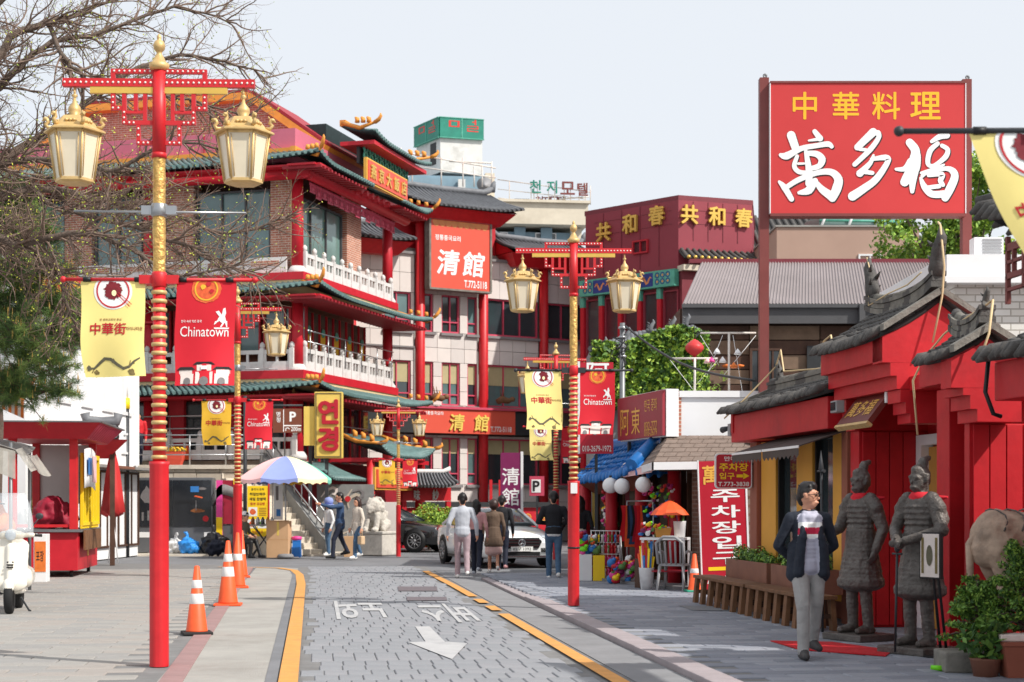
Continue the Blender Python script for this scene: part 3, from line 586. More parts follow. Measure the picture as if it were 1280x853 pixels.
def build_lamp(label, loc, rz, bars='red', yb=(-.72, -.13), rb=(.16, .71), banners=True, seed=1, cloth=None, rod=True, yh=.9, rh=.98, drift=0.0):
    t = thing('street_lamp', label, 'street lamp', loc, rz, 'red and gold lantern posts along the street')
    m = MB(); n = 16                                                     # fluted red base
    prof = []
    vs = []; zs = [0, .02, 1.84, 1.86, 1.89]
    for z, k in zip(zs, (1.0, 1.0, 1.0, 1.05, 1.05)):
        for j in range(48):
            a = 2*math.pi*j/48; r = .088*k*(1-(.045 if (j % 6) in (0,) and .02 <= z < 1.86 else 0)); vs.append((r*math.cos(a), r*math.sin(a), z))
    fs = [(i*48+j, i*48+(j+1) % 48, (i+1)*48+(j+1) % 48, (i+1)*48+j) for i in range(len(zs)-1) for j in range(48)]+[tuple(4*48+j for j in range(48))]
    m.add(vs, fs, 0, True); m.build('post_base', 'red', t)
    MB().lathe([(.09, 1.7), (.092, 1.7), (.092, 1.715), (.09, 1.715)], 24).build('base_band', 'dark_metal', t) if False else None
    MB().cyl((0, 0, 1.89), (0, 0, 3.5), .061, .058, 16).build('post_shaft', 'red', t)
    for i in range(20):                                                  # gold hoops
        z = 1.93+i*.08; MB().lathe([(.06, z-.019), (.071, z-.015), (.074, z), (.071, z+.015), (.06, z+.019)], 16).build('gold_hoop', 'gold', t)
    MB().lathe([(.062, 3.5), (.072, 3.51), (.072, 3.62), (.062, 3.64)], 16).build('banner_collar', 'red', t)
    m = MB(); NS, NZ = 20, 22                                            # embossed gold column
    for i in range(NZ+1):
        for j in range(NS):
            a = 2*math.pi*j/NS; z = 3.63+1.07*i/NZ; r = .058+.007*mnoise.noise(Vector((math.cos(a)*2.2, math.sin(a)*2.2, z*9)))
            m.v.append((r*math.cos(a), r*math.sin(a), z))
    for i in range(NZ):
        for j in range(NS): m.f.append((i*NS+j, i*NS+(j+1) % NS, (i+1)*NS+(j+1) % NS, (i+1)*NS+j)); m.m.append(0); m.s.append(True)
    m.build('embossed_column', 'gold_relief', t)
    MB().cyl((0, 0, 4.7), (0, 0, 5.52), .064, .062, 16).lathe([(.07, 4.69), (.07, 4.73), (.063, 4.74)], 16).build('upper_post', 'red', t)
    MB().lathe([(.07, 5.5), (.09, 5.52), (.095, 5.56), (.07, 5.57), (.04, 5.63), (.022, 5.66), (.03, 5.675), (.052, 5.7), (.056, 5.735), (.04, 5.77), (.016, 5.785), (.022, 5.8), (.018, 5.82), (.006, 5.84)], 16).build('finial', 'gold', t)
    # crossarm and fretwork
    MB().box(-.88, .88, -.03, .03, 5.345, 5.42).build('crossarm', 'red', t)
    MB().box(-.63, .63, -.026, .026, 5.285, 5.343).build('gold_rail', 'gold_bright', t)
    for s in (-1, 1):
        m = MB(); X = lambda a: s*a
        def bar(x0, x1, z0, z1): m.box(min(s*x0, s*x1), max(s*x0, s*x1), -.022, .022, z0, z1)
        bar(.05, .44, 5.47, 5.51); bar(.4, .44, 5.42, 5.47)
        bar(.4, .44, 5.17, 5.285); bar(.335, .44, 5.13, 5.168); bar(.3, .337, 5.0, 5.285); bar(.05, .298, 4.995, 5.035); bar(.17, .205, 4.85, 4.993); bar(.05, .205, 4.81, 4.848); bar(.195, .23, 5.12, 5.285); bar(.11, .145, 5.036, 5.285); bar(.146, .3, 5.1, 5.125)
        m.build('fretwork', 'red', t)
    m = MB()
    for sy in (-1, 1):
        for i in range(36): m.ell((-.86+i*.0492, sy*.032, 5.383), (.011, .008, .011), 6, 4)
        for s in (-1, 1):
            for i in range(8): m.ell((s*(.08+i*.047), sy*.024, 5.49), (.01, .007, .01), 6, 4)
            for x, z in ((.42, 5.25), (.42, 5.2), (.42, 5.15), (.37, 5.15), (.318, 5.11), (.318, 5.06), (.318, 5.015), (.27, 5.015), (.23, 5.015), (.187, 4.96), (.187, 4.9), (.187, 4.83), (.14, 4.83), (.1, 4.83)): m.ell((s*x, sy*.024, z), (.01, .007, .01), 6, 4)
    m.build('bulb_string', 'bulb', t)['kind'] = 'stuff'
    for s in (-1, 1): build_lantern(t, s*.775, 4.93)
    if rod:
        m = MB().cyl((-.78, 0, 4.2), (.8, 0, 4.19), .011, .011, 8); m.lathe([(.066, 4.15), (.074, 4.16), (.074, 4.26), (.066, 4.27)], 14); m.box(-.16, -.06, -.03, .03, 4.17, 4.25); m.box(.06, .16, -.03, .03, 4.17, 4.25); m.build('steel_crossbar', 'steel', t)
    if banners:
        bm_ = 'red' if bars == 'red' else 'dark_metal'
        m = MB().cyl((-.86, 0, 3.57), (.86, 0, 3.57), .017, .017, 8); m.ell((-.88, 0, 3.57), .03, 10, 7).ell((.88, 0, 3.57), .03, 10, 7); m.box(-.18, .18, -.03, .03, 3.53, 3.61); m.build('banner_bar', bm_, t)
        for x in (yb[0]+.06, yb[1]-.06, rb[0]+.06, rb[1]-.06): MB().cyl((x-.035, 0, 3.57), (x+.035, 0, 3.57), .024, .024, 8).build('banner_clamp', 'black', t)
        add_banner(t, 'y', yb[0], yb[1], 3.56, yh, .05, .14, 1.0, seed, cloth, drift)
        add_banner(t, 'r', rb[0], rb[1], 3.56, rh, .048, .12, -1.0, seed+1)
    return t
lamp1 = build_lamp('tall lantern post in the foreground beside the orange traffic cones', G(199, 833), .03, seed=1)
lamp2 = build_lamp('lantern post on the right sidewalk in front of the souvenir shop', G(717, 757, .05), .02, 'dark', yb=(-.74, -.19), rb=(.1, .63), seed=4, rod=False); lamp2.scale = (.94, .94, .94)
bx_ = MB().box(-.05, .05, -.11, -.095, 1.7, 1.86).build('notice', 'plastic_white', lamp2); MB().lathe([(.088, .86), (.093, .865), (.093, .885), (.088, .89)], 24).build('black_band', 'black', lamp2)
def lamp_copy(label, loc, rz, s=1.0, gold=False):
    c = dup(lamp1, loc, rz, label, s)
    if gold:
        for ch in c.children:
            if ch.name.startswith('banner') and ch.type == 'MESH' and ch.data.materials and ch.data.materials[0].name == 'cloth_yellow':
                ch.data = ch.data.copy(); ch.data.materials[0] = M('cloth_gold')
    return c
lamp_copy('second lantern post along the left kerb, directly behind the traffic cones', G(297, 724), .0, 1.0, True)
lamp_copy('lantern post behind the striped street umbrella', Vector((-7.83, 51.7, 0)), .0)
lamp_copy('smaller lantern post beside the stone lion and the black car', G(498, 696), .1, .77, True)
lamp_copy('lantern post half hidden behind the one on the right sidewalk', Vector((1.18, 43, 0)), .15)
lamp_near = build_lamp('lantern post at the right edge whose banner hangs over the red roofs', Vector((2.93, 8.55, .05)), -.02, 'dark', yb=(-.5, .08), rb=(.2, .75), seed=3, drift=.34, rod=False); lamp_near.scale = (.975, .975, .965)
# ------------------------------------------------------------------ building helpers
def bx(parent, name, mat, x0, x1, y0, y1, z0, z1, T=None): return MB().box(x0, x1, y0, y1, z0, z1).build(name, mat, parent, T)
def bbx(parent, name, mat, x0, x1, y0, y1, z0, z1, c=.02, T=None): return MB().bbox(x0, x1, y0, y1, z0, z1, c).build(name, mat, parent, T)
def window(parent, x0, x1, z0, z1, y, frame='frame_white', glass='glass_dark', cols=2, rows=None, fw=.06, T=None, blind=0.0, deep=.1, low=None):
    """framed opening in the plane y (outward -y); panes are sub-parts. low: height of a row of small lower lights"""
    m = MB(); zs = [z0, z1] if low is None else [z0, z0+low, z1]
    m.box(x0, x0+fw, y-.03, y+deep, z0, z1); m.box(x1-fw, x1, y-.03, y+deep, z0, z1); m.box(x0+fw, x1-fw, y-.03, y+deep, z0, z0+fw); m.box(x0+fw, x1-fw, y-.03, y+deep, z1-fw, z1)
    iw = (x1-x0-2*fw)
    for k in range(1, cols): xx = x0+fw+iw*k/cols; m.box(xx-fw*.4, xx+fw*.4, y-.02, y+deep, z0+fw, z1-fw)
    if low: m.box(x0+fw, x1-fw, y-.022, y+deep, z0+low-fw*.4, z0+low+fw*.4)
    o = m.build('window', frame, parent, T)
    for k in range(cols):
        a, b = x0+fw+iw*k/cols, x0+fw+iw*(k+1)/cols
        for q in range(len(zs)-1):
            c, d = max(zs[q], z0+fw*.6), min(zs[q+1], z1-fw*.6)
            MB().box(a, b, y+.05, y+.056, c, d).build('pane', glass, o)
    if blind:
        MB().box(x0+fw, x1-fw, y+.03, y+.04, z1-fw-(z1-z0)*blind, z1-fw).build('blind', 'blind', o)
    return o
def balustrade(parent, x0, x1, y, z0, z1, n, T=None, mat='white_stone'):
    """carved stone rail: posts with bulb heads, pierced panels between"""
    stp = (x1-x0)/n
    for i in range(n+1):
        x = x0+i*stp; h = z1-z0
        MB().box(x-.07, x+.07, y-.07, y+.07, z0, z1+.04).lathe([(.05, z1+.04), (.085, z1+.08), (.085, z1+.16), (.06, z1+.2), (.01, z1+.24)], 8, (x, y, 0)).build('rail_post', mat, parent, T)
    for i in range(n):
        a, b = x0+i*stp+.07, x0+(i+1)*stp-.07; h = z1-z0; c = (a+b)/2; m = MB()
        m.box(a, b, y-.04, y+.04, z0, z0+h*.45); m.box(a, b, y-.045, y+.045, z1-h*.2, z1-h*.02)
        for q in (a+.03, c, b-.03): m.box(q-.035, q+.035, y-.03, y+.03, z0+h*.45, z1-h*.2)
        m.build('rail_panel', mat, parent, T)
def gold_hip(parent, pts, r=.09, curl=True, T=None):
    m = MB(); m.tube(pts, [r*.7]*(len(pts)-1)+[r*.45], 7)
    p, q = Vector(pts[-1]), Vector(pts[-2]); d = (p-q).normalized()
    if curl: m.tube([p, p+d*.16+Vector((0, 0, .04)), p+d*.26+Vector((0, 0, .14)), p+d*.24+Vector((0, 0, .22))], [r*.7, r*.7, r*.5, r*.2], 7)
    for k in range(1, 4): 
        b = Vector(pts[-1]).lerp(Vector(pts[0]), .18*k); m.tube([b, b+Vector((0, 0, r*1.2)), b-d*.08+Vector((0, 0, r*1.9))], [r*.9, r*.8, r*.4], 6)
    m.build('hip_ornament', 'orange_trim', parent, T)
def eave_pair(parent, ze, zt, over, xl, yl, lift=.24, inset=.25, xr=None, brk=None):
    """tiled eave running round the street corner: along the right face (y=0) and the left face (x=0)"""
    xr = xl+over if xr is None else xr
    segs = [(-over, xr)] if not brk else [(-over, brk[0]), (brk[1], xr)]
    for k, (a, b) in enumerate(segs):
        ta = inset if a == -over else a
        tb = b-.6 if b == xr else b
        roof_plane(parent, (a, -over, ze), (b, -over, ze), (ta, inset, zt), (tb, inset, zt), 'tile_deck_green', 'tile_green', max(3, int((b-a)/.2)), .04, lift if a == -over else 0, lift if b == xr else 0, .066, seg=3, nseg=5)
        MB().box(a+.1, b-.1, -over+.22, 0, ze-.14, ze-.08).build('soffit', 'red_deep', parent)
        m = MB()
        for i in range(int((b-a-.3)/.28)): m.box(a+.2+i*.28, a+.3+i*.28, -over+.06, .2, ze-.22, ze-.142)
        m.build('rafter_ends', 'red_dark', parent)['kind'] = 'stuff'
    roof_plane(parent, (-over, yl, ze), (-over, -over, ze), (inset, yl, zt), (inset, inset, zt), 'tile_deck_green', 'tile_green', int((yl+over)/.2), .04, 0, lift, .066, seg=3, nseg=5)
    MB().box(-over+.22, 0, -over+.1, yl, ze-.14, ze-.08).build('soffit', 'red_deep', parent)
    gold_hip(parent, [(inset, inset, zt+.05), (-over*.5, -over*.5, (ze+zt)/2+.02), (-over*.85, -over*.85, ze+lift*.62), (-over-.05, -over-.05, ze+lift+.08)])
    gold_hip(parent, [(xr-.6, inset, zt+.05), (xr-.3, -over*.5, (ze+zt)/2+.02), (xr-.06, -over*.85, ze+lift*.62), (xr+.05, -over-.05, ze+lift+.08)])
    MB().box(.02, xr-.5, inset-.06, inset+.12, zt, zt+.16).build('ridge_trim', 'orange_trim', parent)
    MB().box(inset-.06, inset+.12, inset+.12, yl, zt, zt+.16).build('ridge_trim', 'orange_trim', parent)
# ------------------------------------------------------------------ tiered restaurant on the left corner
A = thing('tiered_restaurant', 'three-storey corner restaurant with green tiled eaves, red columns and white balconies', 'building', (-6.6, 50, 0), math.atan2(.959, .283))
TL = Matrix.Rotation(R(-90), 4, 'Z')                                  # left face: x' = -y, depth y' = x
bx(A, 'terrace', 'stone_wall', .3, 9, .4, 16, 0, 2.88)
bx(A, 'wall', 'red_dark', 1.2, 7.6, 1.2, 16, 2.88, 5.2); bx(A, 'wall', 'wood_brown', 1.3, 7.6, 1.3, 16, 5.5, 8.2); bx(A, 'wall', 'wood_dark', 1.0, 5.7, 1.0, 16, 8.5, 12.3)
for z0, z1, nm in ((5.42, 5.62, 'red_deep'), (8.5, 8.68, 'red_deep')):
    bx(A, 'balcony_slab', 'cream', -.12, 8.2, -.12, 16, z0-.12, z1-.02); bx(A, 'balcony_band', nm, -.16, 8.25, -.16, -.0, z0, z1+.06); bx(A, 'balcony_band', nm, -.16, -.0, 0, 16, z0, z1+.06)
eave_pair(A, 4.95, 5.4, 1.15, 8.0, 16); eave_pair(A, 8.0, 8.5, 1.15, 8.0, 16); eave_pair(A, 12.0, 12.55, 1.15, 8.0, 16, brk=(3.3, 6.2))
# columns
for x, y in ((0, 0), (7.9, 0), (0, 5.2), (0, 10.4), (0, 15.5)):
    for z0, z1 in ((2.88, 4.95), (5.62, 7.95), (8.7, 11.95)):
        o = MB().cyl((x+.2, y+.2, z0), (x+.2, y+.2, z1), .19, .18, 14).build('column', 'red_deep', A)
        MB().lathe([(.3, z0), (.3, z0+.12), (.25, z0+.2), (.2, z0+.26)], 14, (x+.2, y+.2, 0)).build('column_base', 'white_stone', o)
# round beams below the top eave
MB().cyl((-.5, -.35, 11.78), (8.5, -.35, 11.78), .2, .2, 14).build('round_beam', 'red_deep', A); MB().cyl((-.35, -.5, 11.78), (-.35, 16, 11.78), .2, .2, 14).build('round_beam', 'red_deep', A)
m = MB()
for i in range(6): m.cyl((3.3+i*.5, -.75, 11.86), (3.3+i*.5, -.2, 11.86), .1, .1, 8)
m.build('beam_ends', 'red_deep', A)
# carved pink valance
for i in range(16):
    x = .25+i*.47; m = MB(); h = .22+.12*abs(math.sin(i*1.4))
    m.box(x, x+.44, -.22, -.18, 11.5, 11.58); m.box(x+.02, x+.42, -.215, -.185, 11.5-h, 11.5-h+.05)
    for q in (.04, .16, .28, .38): m.box(x+q, x+q+.035, -.215, -.185, 11.5-h, 11.5)
    m.ell((x+.22, -.2, 11.5-h/2), (.09, .02, .09), 8, 6); m.build('valance_panel', 'frame_pink', A)
# balconies
balustrade(A, .3, 7.9, 0, 5.66, 6.4, 10); balustrade(A, .3, 7.9, 0, 8.72, 9.4, 10)
balustrade(A, -15.5, -.3, 0, 5.66, 6.35, 15, TL); balustrade(A, -15.5, -.2, 0, 2.9, 3.6, 14, TL)
for k in range(10):
    bx(A, 'parapet_panel', 'white_stone', .0, .12, .5+k*1.5, 1.94+k*1.5, 8.7, 9.25); bx(A, 'brick_inset', 'brick_y', -.02, .02, .75+k*1.5, 1.7+k*1.5, 8.98, 9.14)
m = MB()
for z in (6.95, 6.6): m.cyl((.3, -.1, z), (7.9, -.1, z), .02, .02, 6)
for i in range(6): m.cyl((.5+i*1.45, -.1, 6.0), (.5+i*1.45, -.1, 6.95), .018, .018, 6)
m.build('steel_rail', 'steel', A)
m = MB()
for z in (3.9, 4.3): m.cyl((-.1, .2, z), (-.1, 15, z), .025, .025, 6)
for i in range(8): m.cyl((-.1, .5+i*2, 2.9), (-.1, .5+i*2, 4.3), .025, .025, 6)
m.build('steel_rail', 'steel', A)
m = MB()
for z in (3.7, 4.05): m.cyl((.2, -.2, z), (7.9, -.2, z), .02, .02, 6)
m.build('steel_rail', 'steel', A)
# first floor: glazing with red bars and yellow screens
for k in range(12):
    x = .9+k*.58; MB().box(x, x+.07, .74, .82, 5.64, 7.8).build('red_bar', 'red_deep', A)
    if k < 11: MB().box(x+.07, x+.58, .8, .812, 5.64, 7.8).build('pane', 'glass_room', A)
    if k < 11 and k % 2 == 0:
        MB().box(x+.1, x+.55, .78, .79, 6.5, 7.15).build('screen_panel', 'cloth_gold', A)
        MB().lathe([(.13, -.012), (.15, 0), (.13, .012), (.05, .012)], 14, T=Matrix.Translation((x+.32, .75, 7.2)) @ Matrix.Rotation(R(90), 4, 'X')).build('roundel', 'deco_teal', A)
for k in range(9):
    x = -14.5+k*1.6; window(A, x, x+1.5, 6.3, 7.8, .9, 'frame_red', 'glass_teal' if k % 3 else 'glass_dark', 2, T=TL)
for k in range(4): bx(A, 'red_lattice', 'red', -.1, -.02, 1.2+k*3.6, 2.6+k*3.6, 7.3, 7.36); 
# ground floor behind the terrace
for k in range(8):
    x = .4+k*.9; MB().box(x, x+.07, .7, .78, 2.9, 4.8).build('red_bar', 'red_deep', A); MB().box(x+.07, x+.9, .76, .772, 2.9, 4.8).build('pane', 'glass_dark', A)
for k in range(7):
    x = -14.6+k*2.05; MB().box(x, x+1.5, .7, .72, 2.9, 4.8).build('pane', 'glass_dark', A, TL); MB().box(x+1.5, x+2.05, .55, .75, 2.9, 4.95).build('pier', 'red_deep', A, TL)
# top floor
window(A, .45, 4.4, 9.0, 11.3, .45, 'fascia_grey', 'glass_green', 3, T=None, fw=.07)
bx(A, 'brick_pier', 'brick_x', 4.5, 5.8, .3, 1.6, 8.7, 11.9); bx(A, 'brick_pier', 'brick_y', .35, 1.0, .5, 1.2, 8.7, 11.9); bx(A, 'pier_edge', 'cream', .3, .6, .28, .48, 8.7, 11.9)
for k in range(4):
    y = 1.25+k*3.7; window(A, -y-2.6, -y, 9.25, 11.5, .5, 'fascia_grey', 'glass_teal', 3, T=TL); bx(A, 'brick_pier', 'brick_y', .35, .9, y+2.65, y+3.65, 8.7, 11.9)
# parapet, gable and its orange rake
bx(A, 'parapet', 'pink_wall', .35, 8.3, .35, 16, 12.5, 13.35)
for k in range(6): bx(A, 'parapet_seam', 'crimson', .32, .36, 1.2+k*2.3, 1.23+k*2.3, 12.6, 13.3)
g = MB(); pts = [(.4, 13.1), (3.1, 15.0), (9.2, 15.0), (12, 13.1)]
g.prism([(y, z) for y, z in pts], 3.0, 3.4, 0, T=Matrix(((0, 0, 1, 0), (1, 0, 0, 0), (0, 1, 0, 0), (0, 0, 0, 1)))).build('gable', 'brick_y', A)
for p, q in ((pts[0], pts[1]), (pts[1], pts[2]), (pts[2], pts[3])):
    d = Vector((0, q[0]-p[0], q[1]-p[1])); n = Vector((0, -d.z, d.y)).normalized(); a, b = Vector((2.6, p[0], p[1])), Vector((2.6, q[0], q[1])); e = Vector((3.6, 0, 0))
    for off, hh, mt in ((0, .24, 'orange_trim'), (.25, .1, 'red_dark')):
        m = MB(); v = [a+n*off, b+n*off, b+n*(off+hh), a+n*(off+hh)]; m.add(v+[x+e for x in v], [(3, 2, 1, 0), (4, 5, 6, 7), (0, 1, 5, 4), (1, 2, 6, 5), (2, 3, 7, 6), (3, 0, 4, 7)]); m.build('rake_board', mt, A)
bx(A, 'gable_roof', 'tile_deck_green', 3.4, 7.5, .6, 11.8, 13.1, 14.2)
# raised name board over the right face
roof_plane(A, (2.5, -1.5, 13.45), (8.0, -1.5, 13.45), (2.9, -.2, 13.95), (7.6, -.2, 13.95), 'tile_deck_green', 'tile_green', 27, .03, .2, .2, .066, seg=3, nseg=5)
MB().box(2.7, 7.8, -1.4, -.2, 13.25, 13.38).build('soffit', 'red_deep', A); bx(A, 'ridge_trim', 'orange_trim', 2.9, 7.6, -.3, -.1, 13.95, 14.15)
for xx, s in ((2.5, -1), (8.0, 1)): gold_hip(A, [(xx-s*.4, -.2, 14.05), (xx-s*.2, -.9, 13.8), (xx, -1.5, 13.9)], .1)
m = MB()
for i in range(9):
    for j in range(2): m.lathe([(.17, -.03), (.17, .03), (.12, .03), (.12, -.03), (.17, -.03)], 12, T=Matrix.Translation((3.2+i*.48, -.9, 12.98+j*.26)) @ Matrix.Rotation(R(90), 4, 'X'))
m.build('lattice', 'deco_teal', A); bx(A, 'lattice_back', 'sign_black', 2.9, 7.4, -.8, -.7, 12.7, 13.3)
pl = bx(A, 'name_board', 'sign_orange', 2.9, 6.6, -1.12, -1.0, 12.12, 12.8); bx(A, 'board_rim', 'gold_paint', 2.82, 6.68, -1.09, -.98, 12.06, 12.86)
for i, ch in enumerate('燕京大飯店'): raised(A, 'gold_character', ch, (3.3+i*.72, -1.125, 12.46), (1, 0, 0), (0, 0, 1), .46, 'gold_bright', .03, .025)
# street-level entrance roofs with orange board
roof_plane(A, (1.2, -2.2, 3.05), (6.4, -2.2, 3.05), (1.7, -.4, 3.75), (5.9, -.4, 3.75), 'tile_deck_green', 'tile_green', 26, .06, .35, .35, .055, seg=4, nseg=5)
MB().box(1.4, 6.2, -2.05, -.4, 2.84, 2.97).build('soffit', 'red_deep', A)
for xx, s in ((1.2, -1), (6.4, 1)): gold_hip(A, [(xx-s*.5, -.4, 3.85), (xx-s*.2, -1.3, 3.5), (xx, -2.2, 3.42)], .1)
roof_plane(A, (-1.9, -1.6, 2.25), (1.6, -1.6, 2.25), (-1.4, -.3, 2.75), (1.5, -.3, 2.75), 'tile_deck_green', 'tile_green', 18, .05, .25, .0, .055, seg=4, nseg=5)
bx(A, 'lattice_back', 'sign_black', 1.6, 6.0, -1.8, -1.7, 2.62, 2.95)
eb = bx(A, 'entrance_board', 'sign_orange', 1.5, 6.1, -1.98, -1.86, 2.02, 2.6); bx(A, 'board_rim', 'gold_paint', 1.42, 6.18, -1.93, -1.84, 1.95, 2.67)
for i, ch in enumerate('燕京大飯店'): raised(A, 'gold_character', ch, (2.0+i*.9, -1.99, 2.31), (1, 0, 0), (0, 0, 1), .4, 'gold_bright', .03, .025)
for x in (1.5, 6.0): MB().cyl((x, -1.75, 0), (x, -1.75, 2.9), .13, .13, 12).build('entrance_post', 'red', A)
for k in range(3): d = bx(A, 'door', 'red_deep', 1.7+k*1.4, 3.05+k*1.4, -.35, -.25, 0, 1.95); bx(d, 'door_panel', 'gold_paint', 2.0+k*1.4, 2.75+k*1.4, -.37, -.34, 1.0, 1.6)
bx(A, 'street_wall', 'red_dark', -.0, 9, -.2, .38, 0, 2.8)
# ------------------------------------------------------------------ white-panelled restaurant with red columns
B = thing('panelled_restaurant', 'white-panelled restaurant with full-height red columns and grey tiled roofs', 'building', (-3.5, 61, 0), math.atan2(.523, .852))
bx(B, 'wall', 'concrete', -4.2, 8.4, .45, 9, 0, 11.3); bx(B, 'wall', 'red_deep', -.8, 3.7, .6, 6, 11.3, 12.6)
cols = [-2.9, 0, 2.8, 5.6, 8.2]
for x in cols: MB().cyl((x, 0, 0), (x, 0, 12.6 if x in (0, 2.8) else 11.0), .19, .18, 16).build('column', 'red', B)
# facade panels (each a slab with open joints) leaving the window openings free
rows = [(2.25, 4.05), (5.3, 6.95), (8.1, 9.55)]
bays = [(-2.7, -.2, [(-1.5, -.35)]), (.2, 2.6, [(.2, .62), (1.0, 1.8), (2.14, 2.6)]), (3.0, 5.4, [(3.0, 5.4)]), (5.8, 8.0, [(5.8, 8.0)])]
rn = random.Random(3)
for b0, b1, wins in bays:
    z = .9
    edges = sorted(set([.9, 11.1]+[v for r_ in rows for v in r_]+[4.15, 5.15, 7.5, 10.3]))
    for z0, z1 in zip(edges[:-1], edges[1:]):
        if (z0, z1) == (4.15, 5.15) or z1 <= z0+.02: continue
        inrow = any(r0-.01 <= z0 and z1 <= r1+.01 for r0, r1 in rows)
        xs = [b0]+[v for w_ in wins for v in w_]+[b1]
        spans = [(b0, b1)]
        if inrow: spans = [(xs[i], xs[i+1]) for i in range(0, len(xs), 2) if xs[i+1]-xs[i] > .05]
        for s0, s1 in spans:
            nn = max(1, round((s1-s0)/.6)); nz = max(1, round((z1-z0)/.6))
            for i in range(nn):
                for j in range(nz):
                    bx(B, 'panel', rn.choice(['panel_a', 'panel_a', 'panel_b']), s0+(s1-s0)*i/nn+.008, s0+(s1-s0)*(i+1)/nn-.008, .1+rn.uniform(-.004, .004), .3, z0+(z1-z0)*j/nz+.008, z0+(z1-z0)*(j+1)/nz-.008)
    for k, (r0, r1) in enumerate(rows):
        for w0, w1 in wins:
            wide = w1-w0 > 1.5
            window(B, w0, w1, r0, r1, .2, 'frame_pink', 'glass_teal' if (k+int(w0*10)) % 2 else 'glass_dark', 3 if wide else (2 if w1-w0 > .6 else 1), fw=.06, low=None if wide else .42, blind=.45 if k == 1 else (.3 if k == 0 else .0))
            bx(B, 'sill', 'sill_grey', w0-.08, w1+.08, -.02, .28, r0-.12, r0-.02)
    bx(B, 'ledge', 'sill_grey', b0, b1, .02, .28, 7.44, 7.5) if b0 < 0 else None
    bx(B, 'ledge', 'sill_grey', b0, b1, .0, .28, 11.0, 11.1)
# red name band above the ground floor, black panels at its ends
sb = bx(B, 'name_band', 'sign_orange', -.3, 4.0, -.42, -.1, 4.2, 5.12); bx(B, 'band_top', 'frame_pink', -.4, 8.0, -.5, .0, 5.13, 5.22)
bx(B, 'band_end', 'sign_black', 4.02, 5.5, -.35, -.1, 4.2, 5.1); bx(B, 'band_end', 'sign_black', -2.6, -.32, -.35, -.1, 4.2, 5.1)
for ch, x in (('清', 1.35), ('館', 2.45)): raised(B, 'gold_character', ch, (x, -.43, 4.62), (1, 0, 0), (0, 0, 1), .62, 'sign_gold', .05, .02, .1)
Print().text('정통중국요리', .35, 4.95, .14, 'p_white', 1).text('T.772-5118', 3.35, 4.4, .2, 'p_white', 1, w=.95).build('lettering', lambda x, y, l: Vector((x, -.424-.002*l, y)), B)
# big sign board between the two middle columns
sg = thing('sign_board', 'large square orange-red sign with two white characters on the panelled restaurant', 'sign', B.location, B.rotation_euler.z)
bx(sg, 'board', 'sign_orange', .12, 2.72, -.62, -.3, 9.7, 12.3)
m = MB()
for a in ((.06, 2.78, 12.3, 12.37), (.06, 2.78, 9.63, 9.7), (.04, .12, 9.7, 12.3), (2.72, 2.8, 9.7, 12.3)): m.box(a[0], a[1], -.66, -.28, a[2], a[3])
m.build('board_frame', 'weathered', sg)
P = Print()
for i in range(9): P.disc(.36+i*.266, 12.25, .16, 'deco_orange', 1, 16, ry=.22)
P.items = [([(x, min(12.298, max(12.02+.03*math.sin(x*9), y))) for x, y in p], f, mm, l) for p, f, mm, l in P.items]
P.text('정통중국요리', .86, 11.62, .2, 'p_white', 2, w=1.1, bold=.02).text('清', .88, 10.7, .92, 'p_white', 2, bold=.022, shear=.12).text('館', 2.0, 10.7, .92, 'p_white', 2, bold=.022, shear=.12).text('T.772-5118', 2.08, 9.93, .27, 'p_white', 2, w=1.0, bold=.02)
P.build('lettering', lambda x, y, l: Vector((x, -.622-.003*l, y)), sg)
# roofs
def grey_roof(par, x0, x1, y0, yr, ze, zr, over=.5, lift=.25, back=True, k=1.0):
    roof_plane(par, (x0-over, y0, ze), (x1+over, y0, ze), (x0-over*.7, yr, zr), (x1+over*.7, yr, zr), 'tile_deck', 'tile_grey', int((x1-x0+2*over)/.2), .05, lift, lift, .06, seg=4, nseg=5)
    if back: roof_plane(par, (x1+over, 2*yr-y0, ze), (x0-over, 2*yr-y0, ze), (x1+over*.7, yr, zr), (x0-over*.7, yr, zr), 'tile_deck', 'tile_grey', int((x1-x0+2*over)/.3), .05, lift, lift, .06, seg=3, nseg=4)
    pts = [(x0-over*.7, yr, zr+.1+.2), (x0, yr, zr+.12), ((x0+x1)/2, yr, zr+.08), (x1, yr, zr+.12), (x1+over*.7, yr, zr+.1+.2)]
    MB().tube(pts, [.12, .13, .13, .13, .12], 8).build('ridge', 'tile_grey', par)
    for x, s in ((x0-over*.7, -1), (x1+over*.7, 1)):
        MB().tube([(x, yr, zr+.2*k), (x+s*.05*k, yr, zr+.45*k), (x+s*.12*k, yr, zr+.62*k)], [.13*k, .11*k, .05*k], 7).build('ridge_end', 'tile_grey', par)
    m = MB(); a, b = y0+.15, 2*yr-y0-.15
    m.add([(x0-.25, a, ze-.05), (x1+.25, a, ze-.05), (x1+.25, b, ze-.05), (x0-.25, b, ze-.05), (x0+.2, a+.45, ze-.5), (x1-.2, a+.45, ze-.5), (x1-.2, b-.4, ze-.5), (x0+.2, b-.4, ze-.5)], [(3, 2, 1, 0), (4, 5, 6, 7), (0, 1, 5, 4), (1, 2, 6, 5), (2, 3, 7, 6), (3, 0, 4, 7)]); m.build('soffit', 'red', par)
    m = MB(); m.add([(x0-over*.6, y0+.2, ze), (x0-over*.6, 2*yr-y0-.2, ze), (x0-over*.6, yr, zr), (x1+over*.6, y0+.2, ze), (x1+over*.6, 2*yr-y0-.2, ze), (x1+over*.6, yr, zr)], [(0, 1, 2), (5, 4, 3), (0, 3, 4, 1)]); m.build('roof_gable', 'red', par)
